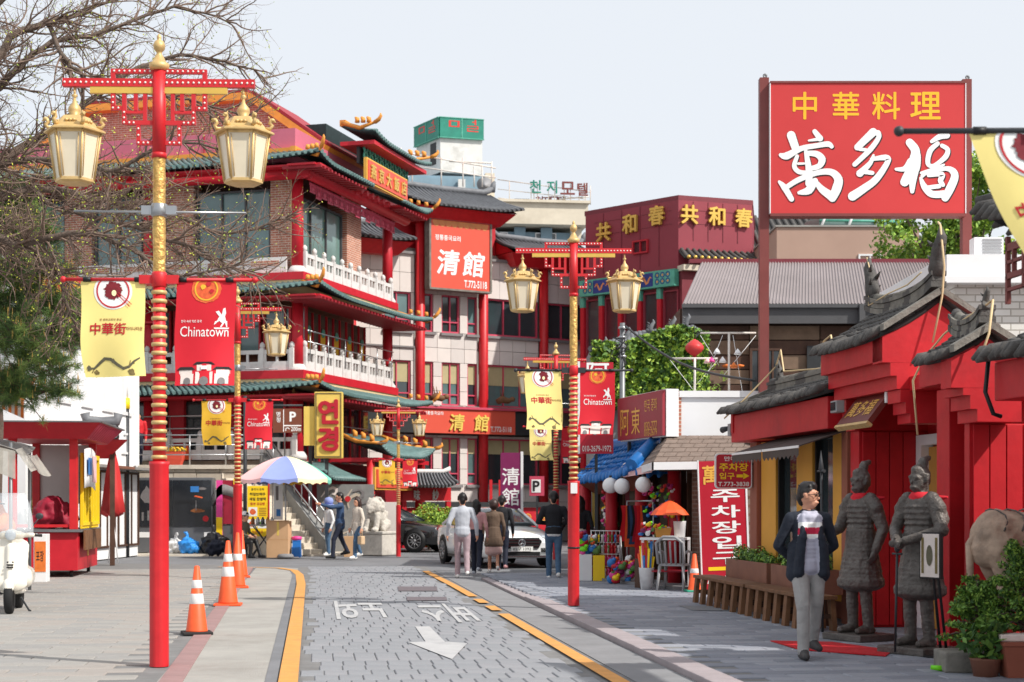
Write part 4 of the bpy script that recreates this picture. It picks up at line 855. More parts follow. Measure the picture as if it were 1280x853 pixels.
grey_roof(B, -.5, 3.4, -1.2, 1.0, 12.75, 13.75, .55, .18)
grey_roof(B, -3.6, -.9, -.9, .8, 11.35, 12.1, .3, .1); grey_roof(B, 3.9, 7.8, -.9, .8, 11.35, 12.05, .3, .12)
for x in (-2.6, -1.6, 4.5, 5.6, 6.7): MB().cyl((x, .0, 10.95), (x, .0, 11.1), .1, .1, 8).build('roof_stub', 'red', B)
# wooden beasts on brackets by the name band
for x in (.15, 3.1):
    t = MB(); o = Vector((x, -.5, 5.45)); t.tube([o, o+Vector((.2, -.1, .12)), o+Vector((.42, -.15, .05)), o+Vector((.62, -.2, .1))], [.1, .15, .12, .05], 8); t.ell(o+Vector((.6, -.2, .12)), (.12, .1, .1), 8, 6)
    for k in (0, .12): t.tube([o+Vector((.15+k, -.1, .2)), o+Vector((.1+k, -.1, .5))], [.03, .01], 5)
    tag(t.build('carved_beast', 'wood', None, B.matrix_basis.copy()), 'carved wooden beast above the red name band, ' + ('under the big sign' if x < 1 else 'nearer the right columns'), 'carving', 'carved beasts on the panelled restaurant')
for o in list(COL.objects):
    if o.name.startswith('carved_beast'): o.matrix_world = Matrix.Translation(B.location) @ Matrix.Rotation(B.rotation_euler.z, 4, 'Z')
# low street wall with gold pattern
wl = thing('street_wall', 'low red wall with gold rosettes and black coping behind the bushes', 'wall', W(505, 690, 56), .33)
bx(wl, 'wall', 'red_deep', 0, 5.6, 0, .3, 0, 1.55); bx(wl, 'coping', 'sign_black', -.05, 5.7, -.12, .42, 1.56, 1.74)
P = Print()
for i in range(9): P.ring(.4+i*.6, 1.2, .1, .13, 'gold_paint', 1, 14); P.disc(.4+i*.6, 1.2, .06, 'gold_paint', 1, 8); P.stroke([(.1+i*.6, 1.05), (.24+i*.6, 1.2), (.1+i*.6, 1.35)], .025, 'gold_paint', 1)
P.rect(0, 5.6, .96, .99, 'gold_paint', 1); P.build('gold_pattern', lambda x, y, l: Vector((x, -.003-.002*l, y)), wl)
# tiled gatelet to its left with white characters
gt = thing('gatelet', 'small red gateway with silver-grey tiles and white characters beside the bushes', 'gateway', W(503, 690, 54), .3); gt.location.z = 0; gt.scale = (.5, .8, .82)
bx(gt, 'beam', 'red', 0, 3.4, 0, .3, 1.95, 2.5); bx(gt, 'post', 'red_deep', 0, .3, .02, .28, 0, 1.94); bx(gt, 'post', 'red_deep', 3.1, 3.4, .02, .28, 0, 1.94)
roof_plane(gt, (-.3, -.6, 2.55), (3.7, -.6, 2.55), (.1, .15, 3.1), (3.3, .15, 3.1), 'tile_deck', 'tile_grey', 16, .04, .2, .2, .08, seg=4)
roof_plane(gt, (3.7, .9, 2.55), (-.3, .9, 2.55), (3.3, .15, 3.1), (.1, .15, 3.1), 'tile_deck', 'tile_grey', 12, .04, .2, .2, .08, seg=3)
MB().tube([(.0, .15, 3.3), (.5, .15, 3.17), (2.9, .15, 3.17), (3.4, .15, 3.3)], .1, 8).build('ridge', 'white_stone', gt)
for i, ch in enumerate('味紗'): raised(gt, 'white_character', ch, (1.0+i*1.3, -.005, 2.2), (1, 0, 0), (0, 0, 1), .42, 'white_stone', .04, .02)
# purple street sign
ps = thing('purple_sign', 'tall purple vertical sign with two white characters behind the white saloon car', 'sign', W(626, 700, 47), .05)
bx(ps, 'sign_box', 'p_purple', 0, .58, 0, .3, 0, 3.15); bx(ps, 'sign_edge', 'plastic_white', .585, .66, -.02, .32, 0, 3.18)
Print().text('清', .29, 2.45, .5, 'p_white', 1).text('館', .29, 1.85, .5, 'p_white', 1).text('CHINESE', .28, 1.36, .11, 'p_stone', 1, w=.42).text('RESTAURANT', .28, 1.2, .11, 'p_stone', 1, w=.5).build('lettering', lambda x, y, l: Vector((x, -.003*l, y)), ps)
pk = thing('parking_sign', 'pink board with a white P panel beside the purple sign', 'sign', W(662, 620, 49), .02)
bx(pk, 'board', 'frame_pink', 0, .45, 0, .08, 0, .6); bx(pk, 'panel', 'p_white', .06, .34, -.012, -.002, .1, .5); bx(pk, 'post', 'dark_metal', .2, .26, .01, .07, -1.75, -.002)
Print().text('P', .2, .3, .3, 'p_black', 1, bold=.03).build('lettering', lambda x, y, l: Vector((x, -.016-.002*l, y)), pk)
bc = thing('red_rail_fence', 'red post and rail by the purple sign', 'fence', W(612, 696, 52), .1)
for x in (0, .3): bx(bc, 'post', 'red', x, x+.09, 0, .09, 0, 2.5)
bx(bc, 'board', 'red', .3, .95, .02, .08, 1.5, 2.0)
# ------------------------------------------------------------------ motel with rooftop letters
Mo = thing('motel', 'pale concrete motel with rooftop tower and green sign panels, behind the grey tiled roof', 'building', W(505, 690, 92), .12); Mo.location.z = 0
PXm = 92/2000                                                           # metres per photo pixel there
def mz(v): return HC+(HV-v)*PXm
def mxx(u): return (u-505)*PXm
bx(Mo, 'wall', 'motel_blue', mxx(500), mxx(730), .6, 10, 0, mz(285)); 
bx(Mo, 'roof_slab', 'motel_cream', mxx(612), mxx(736), -.6, 10, mz(279), mz(252)); bx(Mo, 'slab_lip', 'motel_cream', mxx(610), mxx(738), -.8, 10.1, mz(252)-.01, mz(249))
for u in (590, 652, 686, 724): bx(Mo, 'pilaster', 'motel_cream' if u > 700 else 'motel_blue', mxx(u-7), mxx(u+7), .3, .62, mz(345), mz(280))
window(Mo, mxx(672), mxx(699), mz(312), mz(286), .5, 'frame_white', 'glass_dark', 2); window(Mo, mxx(627), mxx(637), mz(312), mz(286), .5, 'frame_white', 'glass_dark', 1)
bx(Mo, 'upper_wall', 'motel_blue', mxx(514), mxx(618), 1.5, 8, mz(285), mz(212)); bx(Mo, 'pilaster', 'motel_cream', mxx(610), mxx(622), 1.3, 2.0, mz(285), mz(208))
bx(Mo, 'parapet', 'motel_blue', mxx(508), mxx(560), .9, 1.4, mz(240), mz(218)); bx(Mo, 'duct', 'motel_white', mxx(575), mxx(584), 1.0, 1.45, mz(238), mz(218))
# tower turned so two faces show
TWm = Matrix.Translation((mxx(553), 1.6, .7)) @ Matrix.Rotation(R(9), 4, 'Z'); TWl = Matrix.Translation((mxx(553), 1.6, .7)) @ Matrix.Rotation(R(-66), 4, 'Z')
wd = 2.55; m = MB(); m.box(0, wd, 0, 3, mz(222), mz(178)); m.build('tower', 'motel_white', Mo, TWm)
m = MB(); m.box(-3.0, 0, .0, .3, mz(222), mz(178)); m.build('tower_side', 'motel_white', Mo, TWl); bx(Mo, 'tower_doorway', 'black', -1.2, -.5, -.03, -.01, mz(210), mz(182), T=TWl)
for T, x0, x1, w_ in ((TWm, -.05, wd+.05, 1), (TWl, -3.05, .05, 1)):
    bx(Mo, 'green_panel', 'sign_green', x0, x1, -.16, -.05, mz(178), mz(153), T=T)
    m = MB(); m.box(x0-.02, x1+.02, -.19, -.02, mz(153), mz(152)); m.box(x0-.02, x1+.02, -.19, -.02, mz(178.6), mz(177.6)); m.box((x0+x1)/2-.03, (x0+x1)/2+.03, -.18, -.16, mz(178), mz(153)); m.build('panel_frame', 'deco_teal', Mo, T)
    xm = (x0+x1)/2; P = Print(); zc = mz(160); L = x1-x0
    for (a, b, c, d) in ((-.36, -.02, .0, .06), (-.36, -.02, .32, .38), (-.36, -.29, .06, .32), (-.09, -.02, .06, .32)): P.rect(xm+(a*1.0)*1.9*L/2.6-.1, xm+b*1.9*L/2.6-.1, zc-.2+c, zc-.2+d, 'led_red', 1)
    xo = xm+.3*L/2.6
    for (a, b, c, d) in ((.45, .55, .1, .42), (.3, .45, .24, .3), (0, .68, .0, .05), (0, .68, -.14, -.09), (0, .68, -.3, -.24), (.6, .68, -.09, .0), (0, .08, -.24, -.14)): P.rect(xo+a*L/2.6, xo+b*L/2.6, zc-.12+c, zc-.12+d, 'led_red', 1)
    P.build('red_strokes', lambda x, y, l: Vector((x, -.165-.002*l, y)), Mo, T)
# pipe railings
m = MB(); rl = lambda pts, r=.03: m.tube([(mxx(u), y, mz(v)) for u, v, y in pts], r, 5)
rl([(480, 200, -1), (505, 196, -1), (618, 212, -1)], .045); rl([(505, 211, -1), (618, 224, -1)], .045); rl([(482, 213, -1), (505, 208, -1)], .04); rl([(560, 204, -.8), (614, 205, -.8)], .05)
for u, a, b in ((500, 190, 260), (514, 197, 240), (550, 199, 236), (577, 200, 236), (591, 210, 236), (601, 210, 236), (613, 204, 240)): rl([(u, a, -1), (u, b, -1)], .045)
rl([(622, 223, -.3), (740, 236, -.3)], .03); rl([(622, 235, -.3), (735, 245, -.3)], .025); rl([(622, 246, -.3), (660, 250, -.3)], .025)
for u, a in ((637, 224), (668, 226), (740, 228)): rl([(u, a, -.3), (u, 252, -.3)], .03)
rl([(700, 246, -.3), (738, 242, -.3)], .04)
m.build('pipe_rail', 'rust_white', Mo)
bx(Mo, 'roof_box', 'kiosk_grey', mxx(647), mxx(666), 1, 3, mz(250), mz(241))
m = MB(); m.lathe([(.05, .0), (.5, .18)], 16, T=Matrix.Translation((mxx(608), .6, mz(228))) @ Matrix.Rotation(R(70), 4, 'X')); m.build('dish', 'plastic_grey', Mo)
rs = thing('rooftop_letters', 'weathered rooftop letters standing on thin pipes over the motel', 'sign', Mo.location, .12)
for ch, u, v, mt in (('천', 669, 232, 'sign_green'), ('지', 690, 232, 'sign_green'), ('모', 710, 233, 'rust_red'), ('텔', 729, 234, 'rust_red')):
    raised(rs, 'letter', ch, (mxx(u), -.5, mz(v)), (1, 0, 0), (0, 0, 1), .72, mt, .12, .012)
for i, u in enumerate((675, 684, 694, 704)): raised(rs, 'letter', '천지모텔'[i], (mxx(u), -.15, mz(248)), (1, 0, 0), (0, 0, 1), .5, 'rust_red', .1, .012)
m = MB()
for u in (664, 672, 686, 694, 706, 714, 725, 733): m.cyl((mxx(u), -.42, mz(252)), (mxx(u), -.42, mz(226)), .025, .025, 5)
m.build('support_pipe', 'rust_white', rs)['kind'] = 'stuff'
# ------------------------------------------------------------------ maroon box building
c0 = W(848, 630, 58); c0.z = 0
dl = Vector((-1, 1, 0)).normalized(); dr = Vector((2.8, 1, 0)).normalized()
D = thing('maroon_building', 'maroon metal-clad building with gold characters on both faces', 'building', c0)
def facing(o, d): return Matrix.Translation(o) @ Matrix.Rotation(math.atan2(d.y, d.x), 4, 'Z')
TLd = facing((0, 0, 0), -dl); TRd = facing((0, 0, 0), dr)               # left face: x negative to the left
def dz(v, Y=58): return HC+(HV-v)*Y/FPX
Lw, Rw = 4.55, 3.0
m = MB(); p = [Vector((0, 0)), dr.xy*Rw, dr.xy*Rw+Vector((1, 6)), dl.xy*Lw+Vector((2, 6)), dl.xy*Lw]
m.prism([tuple(q) for q in p], dz(345), dz(250)); m.build('upper_storey', 'maroon', D)
m = MB(); q2 = [a*1.012 for a in p]; m.prism([tuple(q) for q in q2], dz(250)+.002, dz(244)); m.build('parapet_cap', 'maroon_dark', D)
MB().prism([tuple(a*.97) for a in p], 0, dz(345)-.01).build('lower_storey', 'maroon_dark', D)
for T, sgn, L in ((TLd, -1, Lw), (TRd, 1, Rw)):
    for z in (dz(262), dz(279)): bx(D, 'cladding_joint', 'maroon_dark', *(sorted((sgn*.3, sgn*L*.9))), -.012, -.002, z, z+.012, T=T)
    for i in range(1, 5): bx(D, 'cladding_joint', 'maroon_dark', sgn*L*i/5-.012, sgn*L*i/5+.012, -.02, -.003, dz(300 if sgn > 0 else 330), dz(251), T=T)
for ch, x, z in (('共', -3.55, 282), ('和', -2.25, 277), ('春', -.95, 272)): raised(D, 'gold_character', ch, TLd @ Vector((x, -.03, dz(z, 59))), -dl, (0, 0, 1), .68, 'gold_bright', .1, .028)
for ch, x in (('共', .4), ('和', 1.5), ('春', 2.6)): raised(D, 'gold_character', ch, TRd @ Vector((x, -.03, dz(268))), dr, (0, 0, 1), .66, 'gold_bright', .1, .028)
window(D, -2.15, -1.4, dz(316, 59), dz(299, 59), -.05, 'frame_red', 'glass_dark', 2, T=TLd)
# painted beam, glazed storey below on the left face
bx(D, 'painted_beam', 'deco_teal', -4.6, .06, -.3, -.05, dz(358), dz(337), T=TLd)
P = Print()
for x0, x1 in ((-3.9, -2.6), (-1.6, -.95)): P.rect(x0, x1, dz(356), dz(339), 'deco_blue', 1)
for x0 in (-3.8, -3.25, -1.5):
    P.stroke([(x0+.06*i, dz(348)+.12*math.sin(i*1.1)) for i in range(9)], [.03+.06*math.sin(math.pi*i/8) for i in range(9)], 'deco_orange', 2); P.disc(x0+.1, dz(345), .08, 'deco_orange', 2, 10, jag=.5)
for x in (-.75, -.5, -.25, -4.3, -4.05, -2.4, -2.1, -1.85): 
    for yy in (351, 343): P.ring(x, dz(yy), .07, .11, 'deco_blue', 1, 14); P.disc(x, dz(yy), .04, 'deco_orange', 2, 10)
P.build('beam_painting', lambda x, y, l: Vector((x, -.302-.002*l, y)), D, TLd)
for k in range(5):
    x = -4.5+k*.95
    bx(D, 'red_post', 'red_deep', x-.16, x+.02, -.18, -.05, 0, dz(360), T=TLd); bx(D, 'post_cap', 'deco_teal', x-.17, x+.03, -.2, -.04, dz(372), dz(359), T=TLd)
    window(D, x+.05, x+.75, dz(440), dz(362), -.05, 'maroon', 'glass_teal', 1, T=TLd)
Print().text('T.772-5118', -1.0, dz(383), .2, 'p_stone', 1, w=.75, flip=True).build('lettering', lambda x, y, l: Vector((x, -.012-.002*l, y)), D, TLd) if False else None
# tiled canopy and cream ledge on the right face
fn = roof_plane(D, TRd @ Vector((-.1, -.7, dz(325))), TRd @ Vector((3.6, -.7, dz(325))), TRd @ Vector((0, 0, dz(312))), TRd @ Vector((3.4, 0, dz(312))), 'tile_deck', 'tile_black', 14, .02, 0, 0, .07, seg=3)
for i in range(14): MB().ell(TRd @ Vector((.03+i*.262, -.8, dz(325)+.0)), (.07, .07, .07), 8, 6).build('gold_tile_end', 'gold_bright', D)
bx(D, 'ledge', 'motel_cream', -.05, 3.6, -.55, -.02, dz(340), dz(333), T=TRd); bx(D, 'lower_wall', 'maroon_dark', 0, 3.6, -.3, -.02, dz(420), dz(340)-.01, T=TRd)
# slate-roofed house behind the big sign
sr = thing('slate_house', 'house with ribbed brown-grey tile roof behind the big red sign', 'building', W(940, 690, 62)); sr.location.z = 0
sl = roof_plane(sr, (0, 0, dz(320, 62)), (7.5, .5, dz(320, 62)), (.0, 4, dz(272, 66)), (7.0, 4.5, dz(272, 66)), 'tile_deck', 'tile_black', 24, 0, 0, 0, .09, seg=3)
bx(sr, 'wall', 'maroon', .2, 7.2, .3, 4, 0, dz(322, 62))
bg_ = thing('beige_house', 'plain beige-brown rendered house with one small white window', 'building', W(971, 690, 54)); bg_.location.z = 0
bx(bg_, 'wall', 'beige_wall', 0, 4.8, 0, 5, 0, HC+(HV-284)*54/FPX); bx(bg_, 'coping', 'concrete', -.05, 4.85, -.06, 5, HC+(HV-284)*54/FPX, HC+(HV-282)*54/FPX)
window(bg_, 2.75, 3.55, HC+(HV-331)*54/FPX, HC+(HV-318)*54/FPX, -.02, 'frame_white', 'glass_teal', 2)
sk = thing('skylight', 'green-framed glass skylight on the roof behind the big red sign', 'skylight', W(1025, 284, 58), .1)
bx(sk, 'glass', 'glass_green', 0, 3.2, .1, 2, -1.2, .5)
for i in range(4): MB().tube([(i*1.0, 0, -.1), (i*1.0+.25, -.05, .55)], .05, 5).build('bar', 'frame_white', sk)
MB().tube([(0, 0, .25), (3.2, 0, .25)], .04, 5).build('bar', 'deco_teal', sk)
# timber house with corrugated roof
F = thing('timber_house', 'brown timber house with long grey corrugated metal roof', 'building', W(850, 690, 40)); F.location.z = 0
def fz(v, Y=40): return HC+(HV-v)*Y/FPX
def fx(u, Y=40): return (u-850)*Y/FPX
def croof(u, w): return Vector((fx(850)+(fx(1190)-fx(850))*u+w*(.85*(1-u)+.3*u), -.6+w*3.2, fz(384)+w*(fz(330, 43)-fz(384))))
MB().slab(croof, 8, 2, (0, 0, -.05), smooth=False).build('roof_sheet', 'corrugated', F)
m = MB()
for i in range(84): u = (i+.5)/84; m.tube([croof(u, 0)+Vector((0, 0, .008)), croof(u, 1)+Vector((0, 0, .008))], .022, 4, smooth=False)
m.build('corrugation', 'corrugated', F)['kind'] = 'stuff'
bx(F, 'ridge_cap', 'maroon_dark', fx(876), fx(1192)+.9, 2.5, 2.75, fz(330, 43)-.05, fz(330, 43)+.06)
bx(F, 'fascia', 'fascia_grey', fx(850), fx(1190), -.62, -.5, fz(408), fz(386)); bx(F, 'gutter', 'fascia_grey', fx(849), fx(1191), -.72, -.625, fz(389), fz(384.5))
for i in range(5):
    z0 = fz(500)+(fz(408)-fz(500))*i/5
    for j in range(4): bbx(F, 'board', 'wood_grey' if (i+j) % 2 else 'wood_dark', fx(848)+j*1.75+.01, fx(848)+(j+1)*1.75-.01, -.2, 0, z0+.01, fz(500)+(fz(408)-fz(500))*(i+1)/5-.01, .01)
bx(F, 'wall', 'wood_dark', fx(850), fx(1185), .01, 5, 0, fz(386))
bx(F, 'downpipe', 'fascia_grey', fx(1066), fx(1073), -.78, -.63, fz(412), fz(385))
window(F, fx(935), fx(975), fz(500), fz(437), -.3, 'wood_dark', 'glass_dark', 4); bx(F, 'screen', 'sign_black', fx(1006), fx(1042), -.32, -.25, fz(466), fz(434))
for u, v in ((905, 462), (921, 462)): 
    MB().lathe([(.02, 0), (.1, .02), (.12, .06), (.0, .09)], 10, (fx(u), -.5, fz(v))).build('lamp_shade', 'orange_cover', F)
# white house far right
wh = thing('white_house', 'white house with brick-tiled wall at the right behind the gate roofs', 'building', W(1188, 690, 27)); wh.location.z = 0
hz_ = lambda v: HC+(HV-v)*27/FPX
bx(wh, 'wall', 'white_brick', .1, 4, .1, 5, 0, hz_(350)); bx(wh, 'parapet', 'white_wall', -.1, 4.2, -.15, 5, hz_(350), hz_(320)); bx(wh, 'ledge', 'white_wall', -.18, 4.2, -.25, 0, hz_(356), hz_(348))
ac = thing('air_conditioner', 'white outdoor air-conditioner unit on the white house', 'air conditioner', W(1218, 320, 27.5)); bx(ac, 'casing', 'plastic_white', 0, .5, 0, .3, 0, .32)
for k in range(5): bx(ac, 'grille_bar', 'plastic_grey', .14, .47, -.015, -.003, .04+k*.055, .07+k*.055)
# big roadside sign on two steel posts
bs = thing('big_sign', 'big red billboard with white brush characters on two rust-red steel posts', 'sign', W(955, 690, 30)); bs.location.z = 0
k = 30/FPX; bz = lambda v: HC+(HV-v)*k; bxx = lambda u: (u-955)*k
for u, z0 in ((955, 98), (1208, 100)): bx(bs, 'post', 'rust_red', bxx(u)-.085, bxx(u)+.085, -.06, .14, 0, bz(z0)); MB().lathe([(.03, -.008), (.045, 0), (.03, .008), (.02, 0)], 10, T=Matrix.Translation((bxx(u)+.02, 0, bz(z0-3))) @ Matrix.Rotation(R(90), 4, 'X')).build('lifting_eye', 'steel_dull', bs)
bx(bs, 'board', 'sign_red', bxx(961.5), bxx(1203.5), -.16, .1, bz(269), bz(107))
m = MB(); m.box(bxx(961), bxx(1204), -.18, .12, bz(107), bz(104.5)); m.box(bxx(961), bxx(1204), -.18, .12, bz(272.5), bz(269)); m.build('board_frame', 'rust_red', bs)
m = MB(); m.box(bxx(960.5), bxx(961.5), -.175, .1, bz(269), bz(107)); m.box(bxx(1203.5), bxx(1204.5), -.175, .1, bz(269), bz(107)); m.build('board_edge', 'plastic_white', bs)
for ch, u in zip('中華料理', (1004, 1055, 1105, 1154)): Print().text(ch, bxx(u), bz(135), .5, 'gold_flat' if 'gold_flat' in MATS else 'p_yellow', 1, bold=.012).build('yellow_character', lambda x, y, l: Vector((x, -.163-.002*l, y)), bs)
# the three brush-written characters, stroke by stroke: points and brush widths in board units (5.12 per photo pixel)
BR = [[([(138, 112), (165, 190)], (55, 50)), ([(288, 88), (322, 132)], (30, 40)), ([(328, 134), (250, 146)], (26, 12)), ([(72, 238), (110, 243), (200, 197), (300, 178), (372, 168), (396, 184)], (26, 48, 34, 32, 36, 26)), ([(176, 246), (158, 308), (188, 345), (242, 350)], (24, 30, 30, 26)), ([(235, 226), (300, 232), (334, 265), (315, 308), (250, 326)], (30, 40, 48, 36, 28)), ([(232, 215), (252, 340), (250, 420)], (24, 44, 44)), ([(182, 293), (222, 292)], (16, 14)), ([(62, 408), (96, 445), (140, 518)], (18, 40, 34)), ([(96, 452), (180, 398), (300, 352), (390, 346), (438, 390), (428, 450), (400, 512)], (30, 34, 34, 42, 54, 60, 50)), ([(188, 478), (250, 462), (290, 402)], (22, 52, 38)), ([(292, 402), (332, 455), (392, 498)], (22, 44, 58))],
      [([(660, 92), (560, 188)], (52, 42)), ([(690, 98), (694, 128), (640, 204), (542, 298)], (38, 30, 34, 30)), ([(575, 200), (615, 205)], (24, 20)), ([(662, 240), (640, 290), (575, 355)], (16, 30, 46)), ([(650, 264), (740, 254), (752, 282), (680, 390), (600, 452), (528, 500)], (22, 38, 34, 44, 50, 58)), ([(584, 342), (655, 352)], (30, 26))],
      [([(892, 158), (925, 200), (930, 240)], (50, 56, 60)), ([(930, 240), (915, 320), (860, 410)], (66, 84, 56)), ([(805, 328), (860, 325), (900, 280)], (18, 34, 50)), ([(930, 300), (912, 400), (908, 470)], (60, 46, 26)), ([(1032, 152), (1085, 120), (1128, 112)], (22, 38, 42)), ([(1070, 165), (1022, 212), (1008, 290), (1045, 306), (1118, 252), (1134, 204), (1098, 178)], (28, 34, 30, 24, 34, 30, 26)), ([(966, 352), (1030, 330), (1110, 300)], (18, 18, 14)), ([(972, 372), (1010, 346), (1120, 324), (1168, 342), (1178, 382), (1150, 450), (1118, 510)], (22, 24, 28, 44, 50, 54, 48)), ([(962, 385), (986, 440), (1032, 486), (1110, 486)], (18, 40, 44, 46)), ([(1012, 368), (1098, 360), (1088, 400), (1104, 428)], (22, 34, 34, 26)), ([(1002, 446), (1080, 436)], (26, 28))]]
def brush(P, pts, ws, m, lay, o):
    X = [(bxx(960+(x+o)/5.12), bz(150+(y+o)/5.12)) for x, y in pts]; wv = [q/5.12*k for q in ws]; n = len(X); sx, sw = [], []
    for i in range(n-1):
        p0, p1, p2, p3 = X[max(0, i-1)], X[i], X[i+1], X[min(n-1, i+2)]
        for q in range(5):
            t = q/5; sx.append(tuple(.5*(2*b+(c-a)*t+(2*a-5*b+4*c-d)*t*t+(3*b-a-3*c+d)*t**3) for a, b, c, d in zip(p0, p1, p2, p3))); sw.append(wv[i]+(wv[i+1]-wv[i])*t)
    sx.append(X[-1]); sw.append(wv[-1]); P.stroke(sx, sw, m, lay); P.disc(*X[0], wv[0]/2, m, lay+.02, 12); P.disc(*X[-1], wv[-1]/2, m, lay+.04, 12)
for chs in BR:
    P = Print()
    for i, (pts, ws) in enumerate(chs): brush(P, pts, ws, 'p_black', 1+.06*i, 7); brush(P, pts, ws, 'p_white', 3+.06*i, 0)  # black copy, offset behind each white stroke, is the lettering's painted drop shadow
    P.build('white_character', lambda x, y, l: Vector((x, -.161-.003*l, y)), bs)
# ------------------------------------------------------------------ red tiled shop and gate on the right
GA = math.atan2(-.992, .124)                                            # facade frame: x towards the viewer along the street, y into the building
def ridge_beast(parent, o, s=1.0, T=None, flip=1, mat='tile_black'):
    m = MB(); o = Vector(o); f = flip
    m.tube([o, o+Vector((0, 0, .16*s)), o+Vector((f*.05*s, 0, .34*s)), o+Vector((f*.16*s, 0, .5*s)), o+Vector((f*.12*s, 0, .64*s))], [.1*s, .11*s, .1*s, .075*s, .02*s], 8)
    m.ell(o+Vector((-f*.08*s, 0, .12*s)), (.14*s, .08*s, .11*s), 8, 6); m.ell(o+Vector((f*.13*s, 0, .42*s)), (.07*s, .08*s, .06*s), 8, 6)
    for k in range(4): m.tube([o+Vector((-f*.05*s, (-1)**k*.05*s, .12*s+.1*k*s)), o+Vector((-f*.16*s, (-1)**k*.07*s, .2*s+.1*k*s))], [.035*s, .008*s], 5)
    return m.build('ridge_beast', mat, parent, T)
def light_cable(parent, pts, r=.012): MB().tube(pts, r, 6).build('light_cable', 'cream', parent)
def small_roof(par, x0, x1, ye, yr, ze, zr, n, over=.12, rr=.055, back=True, curl=.25, beasts=True, bs=.8):
    e = lambda x, y, z: Vector((x, y, z))
    roof_plane(par, e(x0-over, ye, ze), e(x1+over, ye, ze), e(x0-over, yr, zr), e(x1+over, yr, zr), 'tile_deck', 'tile_black', n, .03, .03, .03, rr, each=True, seg=5, nw=4, nseg=7)
    if back: roof_plane(par, e(x1+over, 2*yr-ye, ze), e(x0-over, 2*yr-ye, ze), e(x1+over, yr, zr), e(x0-over, yr, zr), 'tile_deck', 'tile_black', n, .03, 0, 0, rr, each=False, seg=3)
    L = x1-x0+2*over; pts = []
    N = 10
    for i in range(N+1):
        t = i/N; pts.append(e(x0-over+L*t, yr, zr+.1+curl*abs(2*t-1)**2.6))
    nb = 10; 
    for i in range(N):                                                  # ridge built of stacked tile courses
        a, b = pts[i], pts[i+1]; m = MB()
        for k, (hw, h0, h1) in enumerate(((.085, -.12, -.06), (.07, -.055, .0), (.085, .005, .05))):
            m.add([(a.x, a.y-hw, a.z+h0), (b.x, b.y-hw, b.z+h0), (b.x, b.y+hw, b.z+h0), (a.x, a.y+hw, a.z+h0), (a.x, a.y-hw, a.z+h1), (b.x, b.y-hw, b.z+h1), (b.x, b.y+hw, b.z+h1), (a.x, a.y+hw, a.z+h1)], [(3, 2, 1, 0), (4, 5, 6, 7), (0, 1, 5, 4), (1, 2, 6, 5), (2, 3, 7, 6), (3, 0, 4, 7)])
        m.tube([a+Vector((0, 0, .06)), b+Vector((0, 0, .06))], .05, 8); m.build('ridge_course', 'weathered' if i % 3 else 'tile_black', par)
    if beasts:
        for x, f, p in ((x0-over, -1, pts[0]), (x1+over, 1, pts[-1])): ridge_beast(par, p+Vector((-f*.05, 0, 0)), bs, None, f)
    return pts
def gable_end(par, x, ye, yr, ze, zr, th=.1, mat='gate_red', s=1):
    m = MB(); v = [(x, ye, ze-.3), (x, 2*yr-ye, ze-.3), (x, 2*yr-ye, ze-.02), (x, yr, zr-.03), (x, ye, ze-.02)]
    m.add([(a, b, c) for a, b, c in v]+[(a-s*th, b, c) for a, b, c in v], [(0, 1, 2, 3, 4), (9, 8, 7, 6, 5), (0, 4, 9, 5), (4, 3, 8, 9), (3, 2, 7, 8), (2, 1, 6, 7), (1, 0, 5, 6)]); m.build('gable', mat, par)
    for sy in (1, -1):                                                  # weathered barge board under the tiles
        a, b = Vector((x+s*.02, yr-sy*(yr-ye)*1.04, ze-.0)), Vector((x+s*.02, yr, zr+.02)); m = MB()
        q = [a+Vector((0, 0, .03)), b+Vector((0, 0, .03)), b+Vector((0, 0, .1)), a+Vector((0, 0, .1))]; w_ = Vector((s*.09, 0, 0)); m.add([p-w_*.3 for p in q]+[p+w_ for p in q], [(3, 2, 1, 0), (4, 5, 6, 7), (0, 1, 5, 4), (1, 2, 6, 5), (2, 3, 7, 6), (3, 0, 4, 7)]); m.build('barge_board', 'weathered', par)
rs_ = thing('red_shop', 'low shop with black tiled eave, red fascia and brown scalloped awnings', 'building', S(6.0, 0), GA)
small_roof(rs_, -22.9, -18.5, .05, .75, 2.84, 3.12, 40, .1, .05, curl=.02, beasts=False)
for x, f in ((-22.6, -1), (-20.4, -1), (-18.9, -1)): ridge_beast(rs_, (x, .75, 3.25), .55, None, f)
light_cable(rs_, [(-22.9, .0, 2.75), (-22.8, .3, 3.05), (-22.7, .72, 3.5), (-22.45, .72, 3.72), (-22.3, .72, 3.4), (-20.6, .72, 3.3), (-20.5, .72, 3.65), (-20.2, .72, 3.7), (-20, .72, 3.32), (-19.0, .72, 3.4)])
bbx(rs_, 'fascia', 'gate_red', -22.95, -18.52, .12, 1.3, 2.4, 2.79, .01); bx(rs_, 'wall', 'terracotta', -22.8, -18.5, .62, 3.5, 0.05, 2.4)
gable_end(rs_, -22.9, .1, .75, 2.84, 3.1, .1, s=-1)
def shop_bay(x0, x1, kind):
    if kind == 'o': bbx(rs_, 'ochre_panel', 'ochre_wall', x0, x1, .42, .61, .3, 2.38, .01)
    elif kind == 't': bbx(rs_, 'pier', 'terracotta', x0, x1, .36, .61, .05, 2.39, .01)
    else: window(rs_, x0, x1, .35, 2.38, .48, 'black', 'glass_dark', 1, fw=.05)
for a, b, k_ in ((-22.8, -22.45, 't'), (-22.42, -21.7, 'o'), (-21.68, -20.75, 'w'), (-20.73, -20.05, 'o'), (-20.03, -19.25, 'w'), (-19.23, -18.75, 'o'), (-18.73, -18.52, 't')): shop_bay(a, b, k_)
